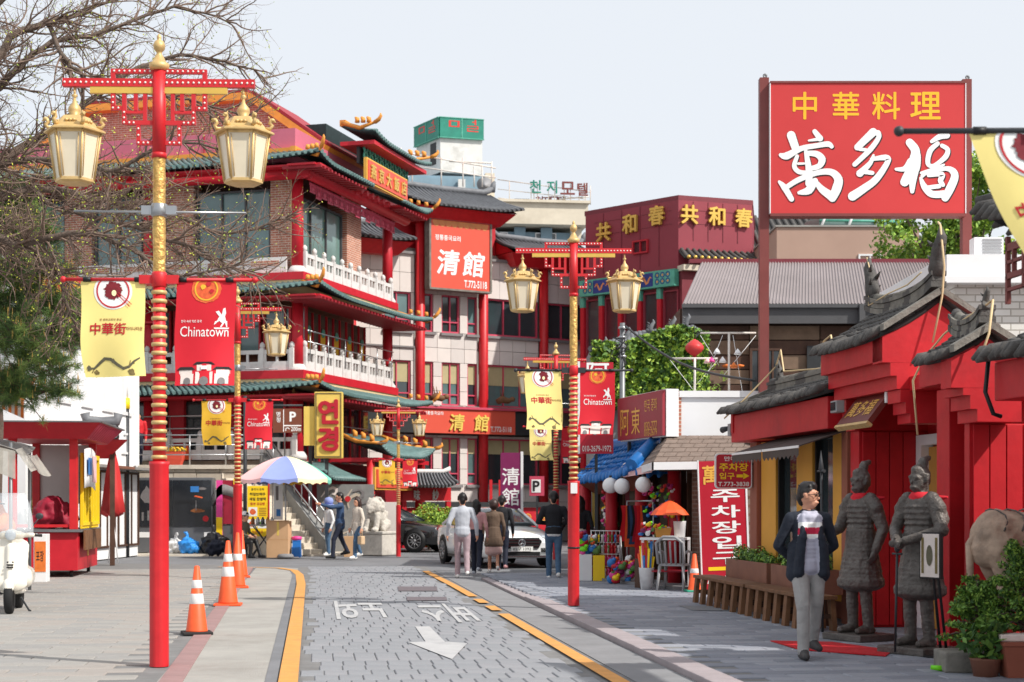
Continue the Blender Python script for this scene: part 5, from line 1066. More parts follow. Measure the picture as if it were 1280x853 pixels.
for x0, x1 in ((-21.6, -20.15), (-20.1, -18.55)):                       # awnings
    aw = MB(); aw.slab(lambda u, q: Vector((x0+(x1-x0)*u, .4-.62*q, 2.4-.2*q)), 2, 2, (0, 0, -.015), smooth=False); o = aw.build('awning', 'awning_brown', rs_)
    m = MB(); n = int((x1-x0)/.16); m.box(x0, x1, -.235, -.222, 2.17, 2.2); m.build('awning_bar', 'plastic_white', o)
    for i in range(n):
        a = x0+(x1-x0)*i/n; b = x0+(x1-x0)*(i+1)/n; c = (a+b)/2
        MB().add([(a, -.228, 2.168), (b, -.228, 2.168), (b, -.226, 2.09), (c, -.225, 2.045), (a, -.226, 2.09)], [(0, 4, 3, 2, 1), ]).build('scallop', 'awning_brown', o)
cam_ = thing('security_camera', 'small grey camera with junction box at the far end of the red fascia', 'camera', rs_.matrix_basis @ Vector((0, 0, 0)), GA)
cam_.location = S(6.0, 0)+DS*22.97+DN*.12
bx(cam_, 'junction_box', 'plastic_grey', -.12, .02, -.02, .1, 2.5, 2.68); MB().tube([(-.14, .0, 2.62), (-.3, -.05, 2.6)], [.03, .05], 8).build('lens_tube', 'dark_metal', cam_)
# gate with stepped corbels
gt2 = thing('red_gate', 'red gatehouse with curved black ridge, stepped corbels and hanging plaque', 'gatehouse', S(6.0, 0), GA)
GX0, GX1 = -18.4, -16.4
pts = small_roof(gt2, GX0+.05, GX1, -.02, .62, 3.3, 3.7, 17, .07, .05, curl=.13, bs=.8)
light_cable(gt2, [(GX1+.2, .5, 3.2), (GX1+.16, .62, 3.7), (GX1+.22, .62, 4.0), (GX1+.16, .6, 4.45), (GX1+.05, .62, 4.5)]); light_cable(gt2, [(GX0-.1, .6, 4.45), (GX0, .6, 4.3), (GX0+.1, .55, 3.85), (-17.6, .53, 3.9), (-17.0, .53, 3.92), (-16.6, .53, 4.0)], .008)
gable_end(gt2, GX1+.06, .0, .62, 3.3, 3.68, .3)
for i, (y0, z0, z1) in enumerate(((.0, 3.02, 3.27), (.09, 2.86, 3.02), (.16, 2.72, 2.86))): bx(gt2, 'fascia_step', 'gate_red', GX0, GX1+.058, y0, 1.22, z0, z1)
for px0, px1 in ((GX0, GX0+.3), (GX1-.32, GX1)):
    for i, (y0, z0, z1) in enumerate(((.2, 2.58, 2.715), (.26, 2.46, 2.58), (.31, 2.36, 2.46))): bx(gt2, 'corbel', 'gate_red', px0, px1+(.058 if px1 == GX1 else .02), y0, 1.2, z0, z1)
    if px1 == GX1: continue
    bbx(gt2, 'pier', 'gate_red', px0, px1, .36, 1.25, .05, 2.36, .01)
    for k in range(5): bbx(gt2, 'plank', 'gate_red', px1+.002, px1+.03, .4+k*.165, .4+(k+1)*.165-.012, .08, 2.34, .004)
bx(gt2, 'inner_wall', 'gate_red', GX0+.3, -15.4, 1.2, 1.3, .05, 2.7); bx(gt2, 'back_house', 'red_dark', GX0, GX1+1.2, 1.32, 4.0, .05, 2.9)
df = MB(); df.box(-18.06, -17.9, 1.04, 1.19, .05, 2.3); df.box(-17.2, -17.08, 1.04, 1.19, .05, 2.3); df.box(-17.9, -17.2, 1.04, 1.19, 2.18, 2.3); dfo = df.build('door_frame', 'plastic_white', gt2); bx(dfo, 'door_leaf', 'wood_ochre', -17.89, -17.21, 1.13, 1.18, .06, 2.16)
bbx(gt2, 'wood_strip', 'wood', GX0-.18, GX0-.02, .45, .6, .05, 2.3, .01)
pq = MB().box(-.52, .52, -.03, .03, -.2, .2).build('plaque', 'plaque', gt2, Matrix.Translation((-17.35, .16, 2.55)) @ Matrix.Rotation(R(-38), 4, 'X'))
MB().box(-.54, .54, -.032, .04, -.24, -.205).box(-.54, .54, -.032, .04, .205, .24).build('plaque_rim', 'gold', pq)
Print().text('萬多福', 0, 0, .22, 'gold_paint', 1, w=.8, bold=.01).build('lettering', lambda x, y, l: Vector((x, -.034-.002*l, y)), pq)
fl = bbx(gt2, 'flood_light', 'plastic_grey', GX0+.28, GX0+.5, .02, .12, 2.56, 2.7, .01); bx(fl, 'lens', 'glass_dark', GX0+.31, GX0+.47, .012, .019, 2.585, 2.68)
for k in range(2): bx(gt2, 'eave_lamp', 'plastic_white', -16.82, -16.76, .2+.0*k, .3, 2.6+.0*k, 2.72) if k == 0 else None
# lower gable in front, and the passage wall between
G2a, G2b = -15.2, -14.55
sp = small_roof(gt2, G2a, G2b, .0, .36, 2.92, 3.14, 7, .05, .048, curl=.1, beasts=False)
ridge_beast(gt2, sp[-1]+Vector((-.05, 0, 0)), .35, None, 1)
light_cable(gt2, [(-15.6, .1, 2.2), (-15.6, .05, 2.75), (-15.45, .1, 2.95), (-15.42, .3, 3.2), (-15.2, .3, 3.25), (-14.5, .34, 3.38), (-14.38, .36, 3.42), (-14.33, .3, 3.1), (-14.3, .2, 2.85)])
gable_end(gt2, G2b+.05, .0, .36, 2.9, 3.1, .25)
bx(gt2, 'fascia_step', 'gate_red', G2a-.15, G2b+.048, .02, .7, 2.66, 2.88)
for i, (y0, z0, z1) in enumerate(((.12, 2.53, 2.658), (.19, 2.4, 2.53), (.26, 2.28, 2.4))): bx(gt2, 'corbel', 'gate_red', G2b-.42, G2b+.048, y0, .7, z0, z1)
bbx(gt2, 'pier', 'gate_red', -15.75, -15.42, .36, .62, .05, 2.66, .01); bx(gt2, 'side_wall', 'gate_red', -14.97, -14.85, .33, 3.4, .05, 2.28)
for k in range(9): bbx(gt2, 'plank', 'gate_red', -14.848, -14.82, .36+k*.17, .36+(k+1)*.17-.012, .08, 2.27, .004)
bx(gt2, 'passage_wall', 'gate_red', -15.4, -14.98, .62, .72, .05, 2.65); bbx(gt2, 'wood_strip', 'wood', -15.3, -15.02, .55, .615, .05, 2.4, .01); bbx(gt2, 'wood_strip', 'wood_ochre', -17.0, -16.4, 1.1, 1.19, .05, 2.3, .01); bx(gt2, 'soffit', 'gate_red', -16.34, -15.35, .3, 1.2, 2.7, 2.85)
# boundary wall nearer the viewer
gw = thing('red_wing', 'red wing with black tiled eave at the right edge beside the horse statue', 'building', S(6.0, 0), GA)
small_roof(gw, -13.65, -8.5, -.02, .5, 2.8, 3.05, 42, .05, .06, back=False, curl=.0, beasts=False)
bbx(gw, 'fascia', 'gate_red', -13.67, -8.5, .06, 1.5, 2.42, 2.76, .01); bx(gw, 'wall', 'ochre_wall', -14.1, -8.5, 1.5, 1.7, .05, 2.5)
for k in range(7): bbx(gw, 'beam_end', 'black', -13.9+k*.8, -13.7+k*.8, 1.0, 1.49, 2.2, 2.4, .01); 
for k in range(12): bbx(gw, 'plank', 'gate_red', -14.0+k*.42, -13.6+k*.42, 1.44, 1.495, .06, 2.18, .006)
MB().tube([(-13.68, .02, 2.9), (-13.68, -.02, 2.5), (-13.6, .02, 2.3), (-13.62, .1, 2.28)], .022, 6).build('cable', 'black', gw)
# pavilion eave high at the right edge
pv = thing('pavilion', 'pavilion eave with hanging maroon lattice at the right edge', 'pavilion', S(5.4, 0), GA)
roof_plane(pv, (-12.4, 0, 3.72), (-8.6, 0, 3.72), (-11.6, 1.0, 4.25), (-8.6, 1.0, 4.25), 'tile_deck', 'tile_black', 30, .04, .18, 0, .05, each=True, seg=5, nseg=7)
roof_plane(pv, (-12.4, 2.2, 3.72), (-12.4, 0, 3.72), (-11.6, 2.2, 4.25), (-11.6, 1.0, 4.25), 'tile_deck', 'tile_black', 16, .04, 0, .18, .05, each=True, seg=4, nseg=7)
ridge_beast(pv, (-12.0, .45, 4.06), .55, None, -1)
MB().tube([(-12.45, -.03, 3.95), (-12.1, .35, 4.0), (-11.6, 1.0, 4.32)], [.05, .07, .07], 8).build('hip_tile', 'tile_black', pv)
for T in (Matrix.Translation((-12.25, .12, 0)), ):
    m = MB()
    for x0, x1, z0, z1 in [(0, 3.7, 3.52, 3.58), (0, 3.7, 3.3, 3.345)]+[(i*.3, i*.3+.035, 3.1 if i % 4 == 0 else 3.2, 3.64) for i in range(12)]+[(i*.3, i*.3+.3, 3.42, 3.445) for i in range(0, 12, 2)]+[(i*.3+.12, i*.3+.145, 3.345, 3.52) for i in range(12)]+[(i*.3, i*.3+.3, 3.2, 3.225) for i in range(12) if i % 3 != 2]: m.box(x0, x1, 0, .035, z0, z1)
    m.build('hanging_lattice', 'rust_red', pv, T)
for x, y in ((-12.0, 1.35), (-9.2, 1.3)): MB().cyl((x, y, .05), (x, y, 3.8), .13, .13, 14).build('column', 'rust_red', pv)
bx(pv, 'beam', 'rust_red', -12.2, -8.6, 1.2, 1.4, 3.65, 3.85)
# ------------------------------------------------------------------ benches and planters along the shop
def bench(x0, x1, label):
    t = thing('bench', label, 'bench', S(5.75, 0, .05), GA, 'plank benches in front of the red shop')
    bbx(t, 'seat', 'wood', x0, x1, -.17, .17, .36, .405, .008)
    n = 7
    for i in range(n):
        x = x0+.12+(x1-x0-.24)*i/(n-1)
        for s in (-1, 1): MB().add([(x-.065, s*.13-.025, .36), (x+.065, s*.13-.025, .36), (x+.065, s*.13+.025, .36), (x-.065, s*.13+.025, .36), (x-.065, s*.16-.03, 0), (x+.065, s*.16-.03, 0), (x+.065, s*.16+.03, 0), (x-.065, s*.16+.03, 0)], [(0, 1, 2, 3), (7, 6, 5, 4), (4, 5, 1, 0), (5, 6, 2, 1), (6, 7, 3, 2), (7, 4, 0, 3)]).build('leg', 'wood', t)
        bx(t, 'brace', 'wood_dark', x-.02, x+.02, -.15, .15, .14, .19)
bench(-23.1, -20.35, 'long rough plank bench at the far end of the red shop'); bench(-20.25, -17.55, 'plank bench nearer the viewer, behind the walking man')
def shrub(parent, c, r, n, seed, mats=('leaf_green', 'leaf_dark', 'leaf_light'), size=.06, name='foliage'): return leaf_mesh(name, blob_pts(c, r, n, seed, .3), size, mats, parent, seed)
for i, (x0, x1, lb) in enumerate(((-22.7, -20.6, 'long reddish wood planter box behind the far bench'), (-20.4, -18.3, 'long reddish wood planter box behind the near bench'))):
    t = thing('planter_box', lb, 'planter', S(6.1, 0, .05), GA, 'planters along the red shop')
    m = MB(); m.bbox(x0, x1, -.13, -.1, .37, .66, .006); m.bbox(x0, x1, .11, .14, .37, .66, .006); m.bbox(x0, x0+.03, -.1, .11, .37, .66, .006); m.bbox(x1-.03, x1, -.1, .11, .37, .66, .006); m.box(x0+.03, x1-.03, -.1, .11, .37, .4); m.build('box', 'wood_brown', t)
    bx(t, 'soil', 'soil', x0+.03, x1-.03, -.098, .108, .4, .62)
    for x in (x0+.1, (x0+x1)/2, x1-.1): bx(t, 'leg', 'wood_dark', x-.03, x+.03, -.05, .05, 0, .369)
    rn = random.Random(i+5)
    for k in range(9): shrub(t, (x0+.2+k*(x1-x0-.4)/8, rn.uniform(-.03, .03), .68+rn.uniform(0, .06)), (.14, .12, rn.uniform(.08, .18)), 170, 30+k+i*10, size=.05, name='plant')
# red carpet, stand sign
sheet_pts = [(963, 801), (1040, 802.5), (1117, 813), (1107, 820), (1000, 812)]
tag(MB().prism([(G(u, v, .06).x, G(u, v, .06).y) for u, v in sheet_pts], .053, .062).build('carpet', 'carpet'), 'worn red carpet mat lying before the gate statues', 'carpet')
st = thing('stand_sign', 'framed picture on a slim black stand beside the statue leaning on a sword', 'stand sign', G(1180, 822, .05), -1.0)
bx(st, 'base', 'black', -.25, .25, -.16, .16, 0, .02)
for x in (-.03, .03): MB().tube([(x*1.2, 0, .02), (x-.1, -.005, .79), (x*.5-.12, -.002, 1.1)], .014, 6).build('pole', 'black', st)
fr = MB().box(-.13, .13, -.02, .02, 0, .44).build('frame', 'black', st, Matrix.Translation((-.12, -.04, .74)) @ Matrix.Rotation(.0, 4, 'Z'))
bx(fr, 'picture', 'p_stone', -.115, .115, -.025, -.021, .015, .425); Print().disc(0, .22, .04, 'p_ink', 1, 14, ry=.1).rect(-.1, -.07, .05, .39, 'p_olive', 1).rect(.07, .1, .05, .39, 'p_olive', 1).build('print', lambda x, y, l: Vector((x, -.027-.002*l, y)), fr)
tag(MB().ell((0, 0, 0), (.11, .05, .02), 10, 6).tube([(-.1, 0, .0), (-.2, .02, .01)], [.03, .02], 6).build('plastic_scrap', 'green_plastic', None, Matrix.Translation(G(1193, 836, .075))), 'bright green plastic scrap on the sidewalk by the potted shrub', 'litter')
# ------------------------------------------------------------------ shops beyond the parking entrance
SX = math.atan2(-.95, .313); K = Vector((3.16, 27.2, 0))
sh = thing('souvenir_shop', 'souvenir shop with brown shingle roof and red columns', 'building', K, SX)
bx(sh, 'wall', 'brick_dark', -.35, .0, .05, 2.6, 0, 2.2); bx(sh, 'wall', 'wood_dark', -6.5, -.36, 1.2, 4, 0, 2.6)
for x in (-1.2, -2.7, -4.2, -5.6): MB().cyl((x, .1, 0), (x, .1, 2.2), .12, .12, 12).build('column', 'red_deep', sh)
for a, b in ((-1.05, -.4), (-2.55, -1.35), (-4.05, -2.85), (-5.5, -4.35)): window(sh, a, b, .1, 2.1, .3, 'wood_dark', 'glass_room', 2); bx(sh, 'curtain', 'cream', a+.1, a+.35, .42, .44, .3, 2.0)
bx(sh, 'beam', 'wood_dark', -6.2, -.0, -.02, .25, 2.08, 2.22); bx(sh, 'floor_step', 'concrete_grey', -6.3, .1, -.5, .4, 0, .1)
def sr_pt(p): return sh.matrix_basis.inverted() @ p
shinv = (Matrix.Translation(K) @ Matrix.Rotation(SX, 4, 'Z')).inverted()
e0, e1, e2 = W(793, 586, 29.4), W(817, 578, 26.9), W(962, 576, 26.9); t1, t2 = W(836, 545, 28.8), W(975, 545, 28.8)
def shingled(q, rows_, nm):
    a0, a1, b0, b1 = [shinv @ p for p in q]
    MB().slab(lambda u, w_: a0.lerp(a1, u).lerp(b0.lerp(b1, u), w_), 1, 1, (0, 0, -.05), smooth=False).build('roof_deck', 'shingle', sh)
    for r_ in range(rows_):
        n = 9
        for i in range(n):
            fn_ = lambda u, w_, r_=r_: a0.lerp(a1, u).lerp(b0.lerp(b1, u), w_)
            o_ = .5*(r_ % 2)/n; u0, u1 = max(0, i/n-o_+.004), min(1, (i+1)/n-o_-.004)
            c = [fn_(u0, r_/rows_), fn_(u1, r_/rows_), fn_(u1, (r_+1.15)/rows_ if r_ < rows_-1 else 1), fn_(u0, (r_+1.15)/rows_ if r_ < rows_-1 else 1)]
            up = Vector((0, 0, .022)); MB().add([c[0]+up, c[1]+up, c[2]+up*.3, c[3]+up*.3, c[0], c[1], c[2], c[3]], [(0, 1, 2, 3), (4, 5, 1, 0), (5, 6, 2, 1), (7, 4, 0, 3)]).build('shingle', 'shingle', sh)
shingled((e1, e2, t1, t2), 6, 'a'); shingled((e0, e1, W(836, 545, 28.8)+Vector((-.01, .4, 0)), t1), 5, 'b')
for p, q in ((e1, e2), (e0, e1)):
    a, b = shinv @ p, shinv @ q; d = Vector((0, 0, -.13)); nrm = (b-a).cross(Vector((0, 0, 1))).normalized()*.03
    MB().add([a+nrm, b+nrm, b+d+nrm, a+d+nrm, a-nrm, b-nrm, b+d-nrm, a+d-nrm], [(3, 2, 1, 0), (4, 5, 6, 7), (0, 1, 5, 4), (2, 3, 7, 6)]).build('fascia', 'plastic_white', sh)
# pink-and-white awning over the goods, three paper lanterns
a0, a1 = shinv @ W(773, 590, 29.6), shinv @ W(815, 582, 27.6); b0, b1 = shinv @ W(780, 579, 30), shinv @ W(838, 574, 28)
MB().slab(lambda u, w_: a0.lerp(a1, u).lerp(b0.lerp(b1, u), w_), 2, 2, (0, 0, -.02), smooth=False).build('side_awning', 'p_stone', sh)
a2 = [p+Vector((0, 0, -.12)) for p in (a0, a1)]; MB().add([a0, a1, a2[1], a2[0]], [(0, 1, 2, 3)]).build('awning_valance', 'um_pink', sh)
for i, (u, v, Y, lb) in enumerate(((763, 607, 29.6, 'leftmost'), (777.5, 608, 29, 'middle'), (804, 606, 28, 'rightmost'))):
    r_ = 10*Y/FPX; p = W(u, v, Y); t = thing('paper_lantern', lb+' of three white round lanterns under the shop eave', 'lantern', p, 0, 'white lanterns of the souvenir shop')
    MB().ell((0, 0, 0), r_, 16, 11).build('globe', 'plastic_white', t); MB().cyl((0, 0, r_*.95), (0, 0, r_*1.25), .025, .025, 8).build('cap', 'dark_metal', t)
# blue tiled roof
bl = thing('blue_roof_shop', 'small shop with curved blue tile roof behind the hanging banners', 'building', (0, 0, 0))
q0, q1 = W(722, 600, 32.3), W(796, 590, 28.6); s0, s1 = W(750, 566, 33.2), W(828, 550, 29.6)
roof_plane(bl, q0, q1, s0, s1, 'tile_blue', 'tile_blue', 18, .06, .05, .15, .075, each=True, seg=5, name='blue_tile', nseg=7)
roof_plane(bl, q1, q1+Vector((.95, .6, .05)), s1, s1+Vector((.5, .5, 0)), 'tile_blue', 'tile_blue', 5, .05, .1, 0, .085, each=True, seg=3, name='blue_tile', nseg=8)
MB().tube([s0+Vector((-.3, .1, .1)), s0.lerp(s1, .5)+Vector((0, 0, .06)), s1+Vector((-.12, .05, .08))], [.12, .11, .12], 8).build('ridge', 'tile_blue', bl)
MB().tube([q1+Vector((-.1, -.05, .12)), s1+Vector((0, 0, .12))], [.12, .11], 8).build('ridge', 'tile_blue', bl)
MB().add([q0+Vector((0, .05, -.04)), q1+Vector((0, .05, -.04)), q1+Vector((.35, .35, -.3)), q0+Vector((.35, .35, -.3))], [(0, 1, 2, 3), (3, 2, 1, 0)]).build('eave_board', 'terracotta', bl)
bx(bl, 'wall', 'maroon_dark', 2.2, 3.2, 31, 36, 0, 2.5)
# sign box on the roof
ab = thing('roof_sign_box', 'faded maroon sign box with white end above the blue roof', 'sign', W(772, 630, 31)); ab.location.z = 0
dv = Vector((2.68-2.046, 28.5-31, 0)); L_ = dv.length; ab.rotation_euler.z = math.atan2(dv.y, dv.x)
bx(ab, 'sign_face', 'sign_wine', 0, L_, 0, .06, 2.72, 3.53); bx(ab, 'sign_end', 'plastic_white', .0, L_+.02, .065, .3, 2.7, 3.55); bx(ab, 'leg', 'dark_metal', .3, .36, .1, .16, 2.2, 2.69); bx(ab, 'leg', 'dark_metal', L_-.4, L_-.34, .1, .16, 2.2, 2.69)
Print().text('阿', .45, 3.05, .5, 'gold_paint', 1, bold=.0).text('東', 1.1, 3.05, .5, 'gold_paint', 1, bold=.0).text('한국 중화', 1.95, 3.3, .22, 'gold_paint', 1, w=.7, bold=0).text('032-777', 1.95, 2.92, .16, 'gold_paint', 1, w=.7, bold=0).text('010-2679', 1.95, 2.8, .12, 'gold_paint', 1, w=.7, bold=0).build('lettering', lambda x, y, l: Vector((x, -.004-.002*l, y)), ab)
pa = thing('pink_board', 'pink-red vertical board with a white character and phone number behind the banner', 'sign', W(724, 630, 31), -.05); pa.location.z = 0
bx(pa, 'panel', 'sign_crimson', .02, .66, 0, .1, 2.47, 4.24); bx(pa, 'edge', 'plastic_white', -.03, .015, -.01, .11, 2.47, 4.26); Print().text('阿', .36, 4.02, .42, 'p_white', 1).text('東', .36, 3.4, .42, 'p_white', 1).text('010-2679-1972', .34, 2.57, .11, 'p_stone', 1, w=.56).build('lettering', lambda x, y, l: Vector((x, -.003-.002*l, y)), pa); bx(pa, 'post', 'dark_metal', .3, .36, .02, .08, 0, 2.46)
# white rooftop wall with drying poles
wr = thing('white_annex', 'white rendered annex wall with brick edge above the souvenir shop', 'building', W(845, 690, 30.2)); wr.location.z = 0
kz = lambda v: HC+(HV-v)*30.2/FPX; kx = lambda u: (u-845)*30.2/FPX
bx(wr, 'wall', 'white_wall', .1, kx(1010), 0, 4, 1.9, kz(497)); bx(wr, 'coping', 'white_wall', .06, kx(1010), -.05, 4, kz(497)+.002, kz(489)); bx(wr, 'brick_edge', 'brick_x', -.06, .098, -.02, 4, 1.8, kz(489)); bx(wr, 'flashing', 'teal_paint', kx(925), kx(990), -.3, -.02, kz(556), kz(545)); bx(wr, 'pillar', 'cream', kx(945), kx(965), .3, .6, 0, 1.88)
dp = thing('drying_poles', 'white T-shaped drying poles with small paper flowers on the annex roof', 'drying rack', wr.location)
for u, v, a, b in ((913, 415, 877, 947), (870, 447, 839, 899)):
    z0, z1 = kz(489), kz(v); MB().cyl((kx(u), .2, z0), (kx(u), .2, z1), .022, .022, 8).build('pole', 'rust_white', dp); MB().cyl((kx(a), .2, z1), (kx(b), .2, z1), .018, .018, 8).build('crossbar', 'rust_white', dp)
m = MB()
for a, b in (((877, 418), (900, 455)), ((947, 418), (905, 470)), ((905, 418), (885, 470)), ((918, 418), (930, 489)), ((839, 449), (870, 489)), ((899, 449), (872, 480))): m.tube([(kx(a[0]), .2, kz(a[1])), (kx(b[0]), .22, kz(b[1]))], .005, 4)
m.build('string', 'plastic_white', dp)
for u, v, mt in ((898, 439, 'plastic_white'), (924, 440, 'plastic_white'), (886, 451, 'um_pink'), (919, 457, 'orange_cover'), (905, 450, 'plastic_white'), (891, 450, 'p_pink')): MB().lathe([(.005, .08), (.05, .02), (.075, -.03), (.05, -.02), (.01, .0)], 8, (kx(u), .2, kz(v))).build('paper_flower', mt, dp)
for u, v in ((893, 455), (880, 470), (908, 468), (897, 485), (873, 482)): leaf_mesh('sprig', blob_pts((kx(u), .25, kz(v)), (.12, .08, .12), 40, u), .05, ['leaf_light', 'leaf_lime'], dp, u)
# red lantern and ivy wall
rl_ = thing('red_lantern', 'ribbed red round lantern hanging before the ivy wall', 'lantern', W(868, 435, 35)); m = MB()
prof = [(.02, .19)]+[(.2*math.sin(math.pi*(i+.6)/13.2)+(.012 if i % 2 else 0), .18-.36*i/12) for i in range(13)]+[(.02, -.19)]; MB().lathe(prof[::-1], 18).build('lantern_body', 'sign_red', rl_); MB().cyl((0, 0, -.3), (0, 0, -.19), .05, .05, 8).build('tassel', 'red_dark', rl_); MB().cyl((0, 0, .19), (0, 0, .5), .008, .008, 5).build('cord', 'black', rl_)
iv = thing('ivy_wall', 'low house wall fully covered by green ivy under a grey tile ridge', 'building', W(743, 690, 37)); iv.location.z = 0
iz = lambda v: HC+(HV-v)*37/FPX; ix = lambda u: (u-743)*37/FPX
bx(iv, 'wall', 'concrete_grey', 0, ix(884), .15, 4, 0, iz(428))
rg = np.random.default_rng(5); n = 9000; us = rg.uniform(740, 884, n); top = 428+8*np.sin(us*.05)+np.where(us < 800, (800-us)*.28, 0)-13; vv = top+(512-top)*rg.random(n)**.9
leaf_mesh('ivy', np.stack([ix(us), .05-.3*rg.random(n)-.12*np.sin(us*.21+vv*.1), iz(vv)], 1), .13, ['leaf_green', 'leaf_light', 'leaf_dark', 'leaf_lime'], iv, 8, .8, .2)
roof_plane(iv, (ix(736), -.02, iz(442)), (ix(800), -.02, iz(428)), (ix(745), .7, iz(432)), (ix(800), .7, iz(414)), 'tile_deck', 'tile_grey', 12, 0, .1, 0, .07); roof_plane(iv, (ix(800), -.02, iz(428)), (ix(880), -.02, iz(422)), (ix(800), .7, iz(414)), (ix(872), .7, iz(406)), 'tile_deck', 'tile_grey', 14, 0, 0, .1, .07)
for u, v in ((755, 436), (785, 424), (815, 414), (842, 410), (860, 407)): ridge_beast(iv, (ix(u), .4, iz(v)), .5, None, 1, 'tile_grey')
up_ = thing('utility_pole', 'slim metal utility pole with insulators before the ivy wall', 'utility pole', W(778, 690, 33.5)); up_.location.z = 0
MB().cyl((0, 0, 0), (0, 0, HC+(HV-404)*33.5/FPX), .07, .055, 10).build('pole', 'steel_dull', up_)
for k in range(4): MB().lathe([(.05, 0), (.09, .02), (.09, .05), (.05, .07)], 10, (0, 0, 4.55+k*.2)).build('band', 'steel', up_)
m = MB()
for k in range(7): rn = random.Random(k); m.tube([(0, 0, 5.0-.06*k), (rn.uniform(-.25, .1), -.05, 5.05-.07*k), (rn.uniform(-.3, .15), -.1, 4.9-.08*k), (rn.uniform(-.2, .1), -.1, 4.75-.08*k)], .012, 5)
m.build('cable_loop', 'black', up_)['kind'] = 'stuff'
cb = thing('overhead_cable', 'black cable sagging from the utility pole to the red shop', 'cable')
a, b = W(782, 408, 33.5), W(945, 476, 24); MB().tube([a.lerp(b, t/12)+Vector((0, 0, -.25*math.sin(math.pi*t/12))) for t in range(13)], .022, 6).build('cable', 'black', cb)
# vertical parking banner and projecting sign
vb = thing('parking_banner', 'tall red vertical board with white lettering leaning by the parking entrance', 'sign', W(879, 741, 26.4), .04); vb.location.z = .02
T = Matrix.Rotation(R(-2), 4, 'Y')
bx(vb, 'panel', 'sign_crimson', 0, .76, 0, .05, 0.05, 2.18, T=T); m = MB(); m.box(.76, .79, -.01, .06, .05, 2.2); m.box(-.02, -.001, -.01, .06, .05, 2.2); m.build('edge', 'plastic_white', vb, T)
P = Print()
for ch, z in zip('주차장입구', (1.6, 1.34, 1.08, .83, .57)): P.text(ch, .42, z, .2, 'p_white', 1, w=.46, bold=.02)
P.text('萬', .2, 1.95, .3, 'gold_paint', 1, bold=.02).text('多福', .55, 1.95, .26, 'gold_paint', 1).rect(.1, .68, .37, .43, 'p_yellow', 1).text('773-3838', .38, .22, .13, 'p_white', 1, w=.62); P.build('lettering', lambda x, y, l: Vector((x, -.003-.002*l, y)), vb, T)
pj = thing('projecting_sign', 'small rounded red parking sign with yellow arrow on a bracket', 'sign', W(894, 611, 23.2)); kk = 23.2/FPX; w_, h_ = 46*kk, 44*kk
def rrect(w_, h_, r): 
    return [(x+r*math.cos(R(a)), y+r*math.sin(R(a))) for x, y, a0 in ((w_-r, r, -90), (w_-r, h_-r, 0), (r, h_-r, 90), (r, r, 180)) for a in range(a0, a0+91, 18)]
Tq = Matrix(((1, 0, 0, 0), (0, 0, 1, 0), (0, 1, 0, 0), (0, 0, 0, 1)))
MB().prism(rrect(w_, h_, .05), .0, .1, T=Tq).build('casing', 'plastic_white', pj); MB().prism([(x*.94+w_*.03, y*.94+h_*.03) for x, y in rrect(w_, h_, .05)], -.004, -.001, T=Tq).build('face', 'sign_crimson', pj)
P = Print().text('만다복', w_*.5, h_*.85, h_*.13, 'p_white', 1, w=w_*.5).text('주차장', w_*.5, h_*.61, h_*.22, 'p_yellow', 1, w=w_*.78, bold=.02).text('입구', w_*.32, h_*.36, h_*.18, 'p_yellow', 1, w=w_*.4, bold=.02).text('T.773-3838', w_*.5, h_*.13, h_*.12, 'p_white', 1, w=w_*.84)
P.rect(w_*.58, w_*.78, h_*.32, h_*.4, 'p_yellow').poly([(w_*.76, h_*.27), (w_*.93, h_*.36), (w_*.76, h_*.45)], 'p_yellow'); P.build('lettering', lambda x, y, l: Vector((x, -.006-.001*l, y)), pj)
MB().tube([(w_-.02, .05, h_*.7), (w_+.3, .05, h_*.7), (w_+.38, .02, h_*.9)], .018, 6).build('bracket', 'dark_metal', pj)
# poster board by the far shop
po = thing('dumpling_poster', 'yellow and violet poster with a bowl of dumplings by the blue roof shop', 'poster', W(739, 722, 32.5), -.1); po.location.z = 0
bx(po, 'board', 'p_stone', 0, .5, 0, .05, 1.02, 1.92); bx(po, 'lower_board', 'sign_wine', -.02, .52, .0, .06, .05, 1.0); Print().rect(.02, .48, 1.04, 1.74, 'sign_gold', 1).rect(.02, .48, 1.75, 1.9, 'p_purple', 1).text('찐만두', .25, 1.66, .1, 'p_black', 2).disc(.27, 1.36, .2, 'um_pink', 2, 24, ry=.14).disc(.27, 1.36, .15, 'p_orange', 3, 24, ry=.09).disc(.25, .5, .2, 'p_black', 1, 20).disc(.25, .5, .15, 'p_orange', 2, 20).text('만두', .25, .85, .1, 'p_yellow', 1).build('print', lambda x, y, l: Vector((x, -.003*l, y)), po)
# ------------------------------------------------------------------ left side: terrace wall, stairs, houses, kiosk
tw = thing('terrace_wall', 'pale stone block terrace wall with metal rail, left of the stairs', 'wall', (-13.2, 48.7, 0), 0)
rn = random.Random(11); z = 0.0; row = 0
bx(tw, 'core', 'stone_wall', 0, 5.6, .06, 1.2, 0, 2.55)
while z < 2.5:
    x = -(row % 2)*.35
    while x < 5.6:
        L = rn.uniform(.55, .9); a, b = max(0, x), min(5.6, x+L)
        if b-a > .1: bbx(tw, 'stone', rn.choice(['stone_wall', 'stair_stone', 'stone_wall']), a+.008, b-.008, rn.uniform(-.015, .01), .1, z+.008, z+.235, .012)
        x += L
    z += .245; row += 1
bx(tw, 'coping', 'stair_stone', -.05, 5.7, -.08, 1.25, 2.56, 2.68)
m = MB()
for zz in (3.0, 3.3, 3.6): m.cyl((0, .2, zz), (5.6, .2, zz), .022, .022, 6)
for i in range(6): m.cyl((.05+i*1.1, .2, 2.6), (.05+i*1.1, .2, 3.6), .025, .025, 6)
m.build('rail', 'steel', tw)
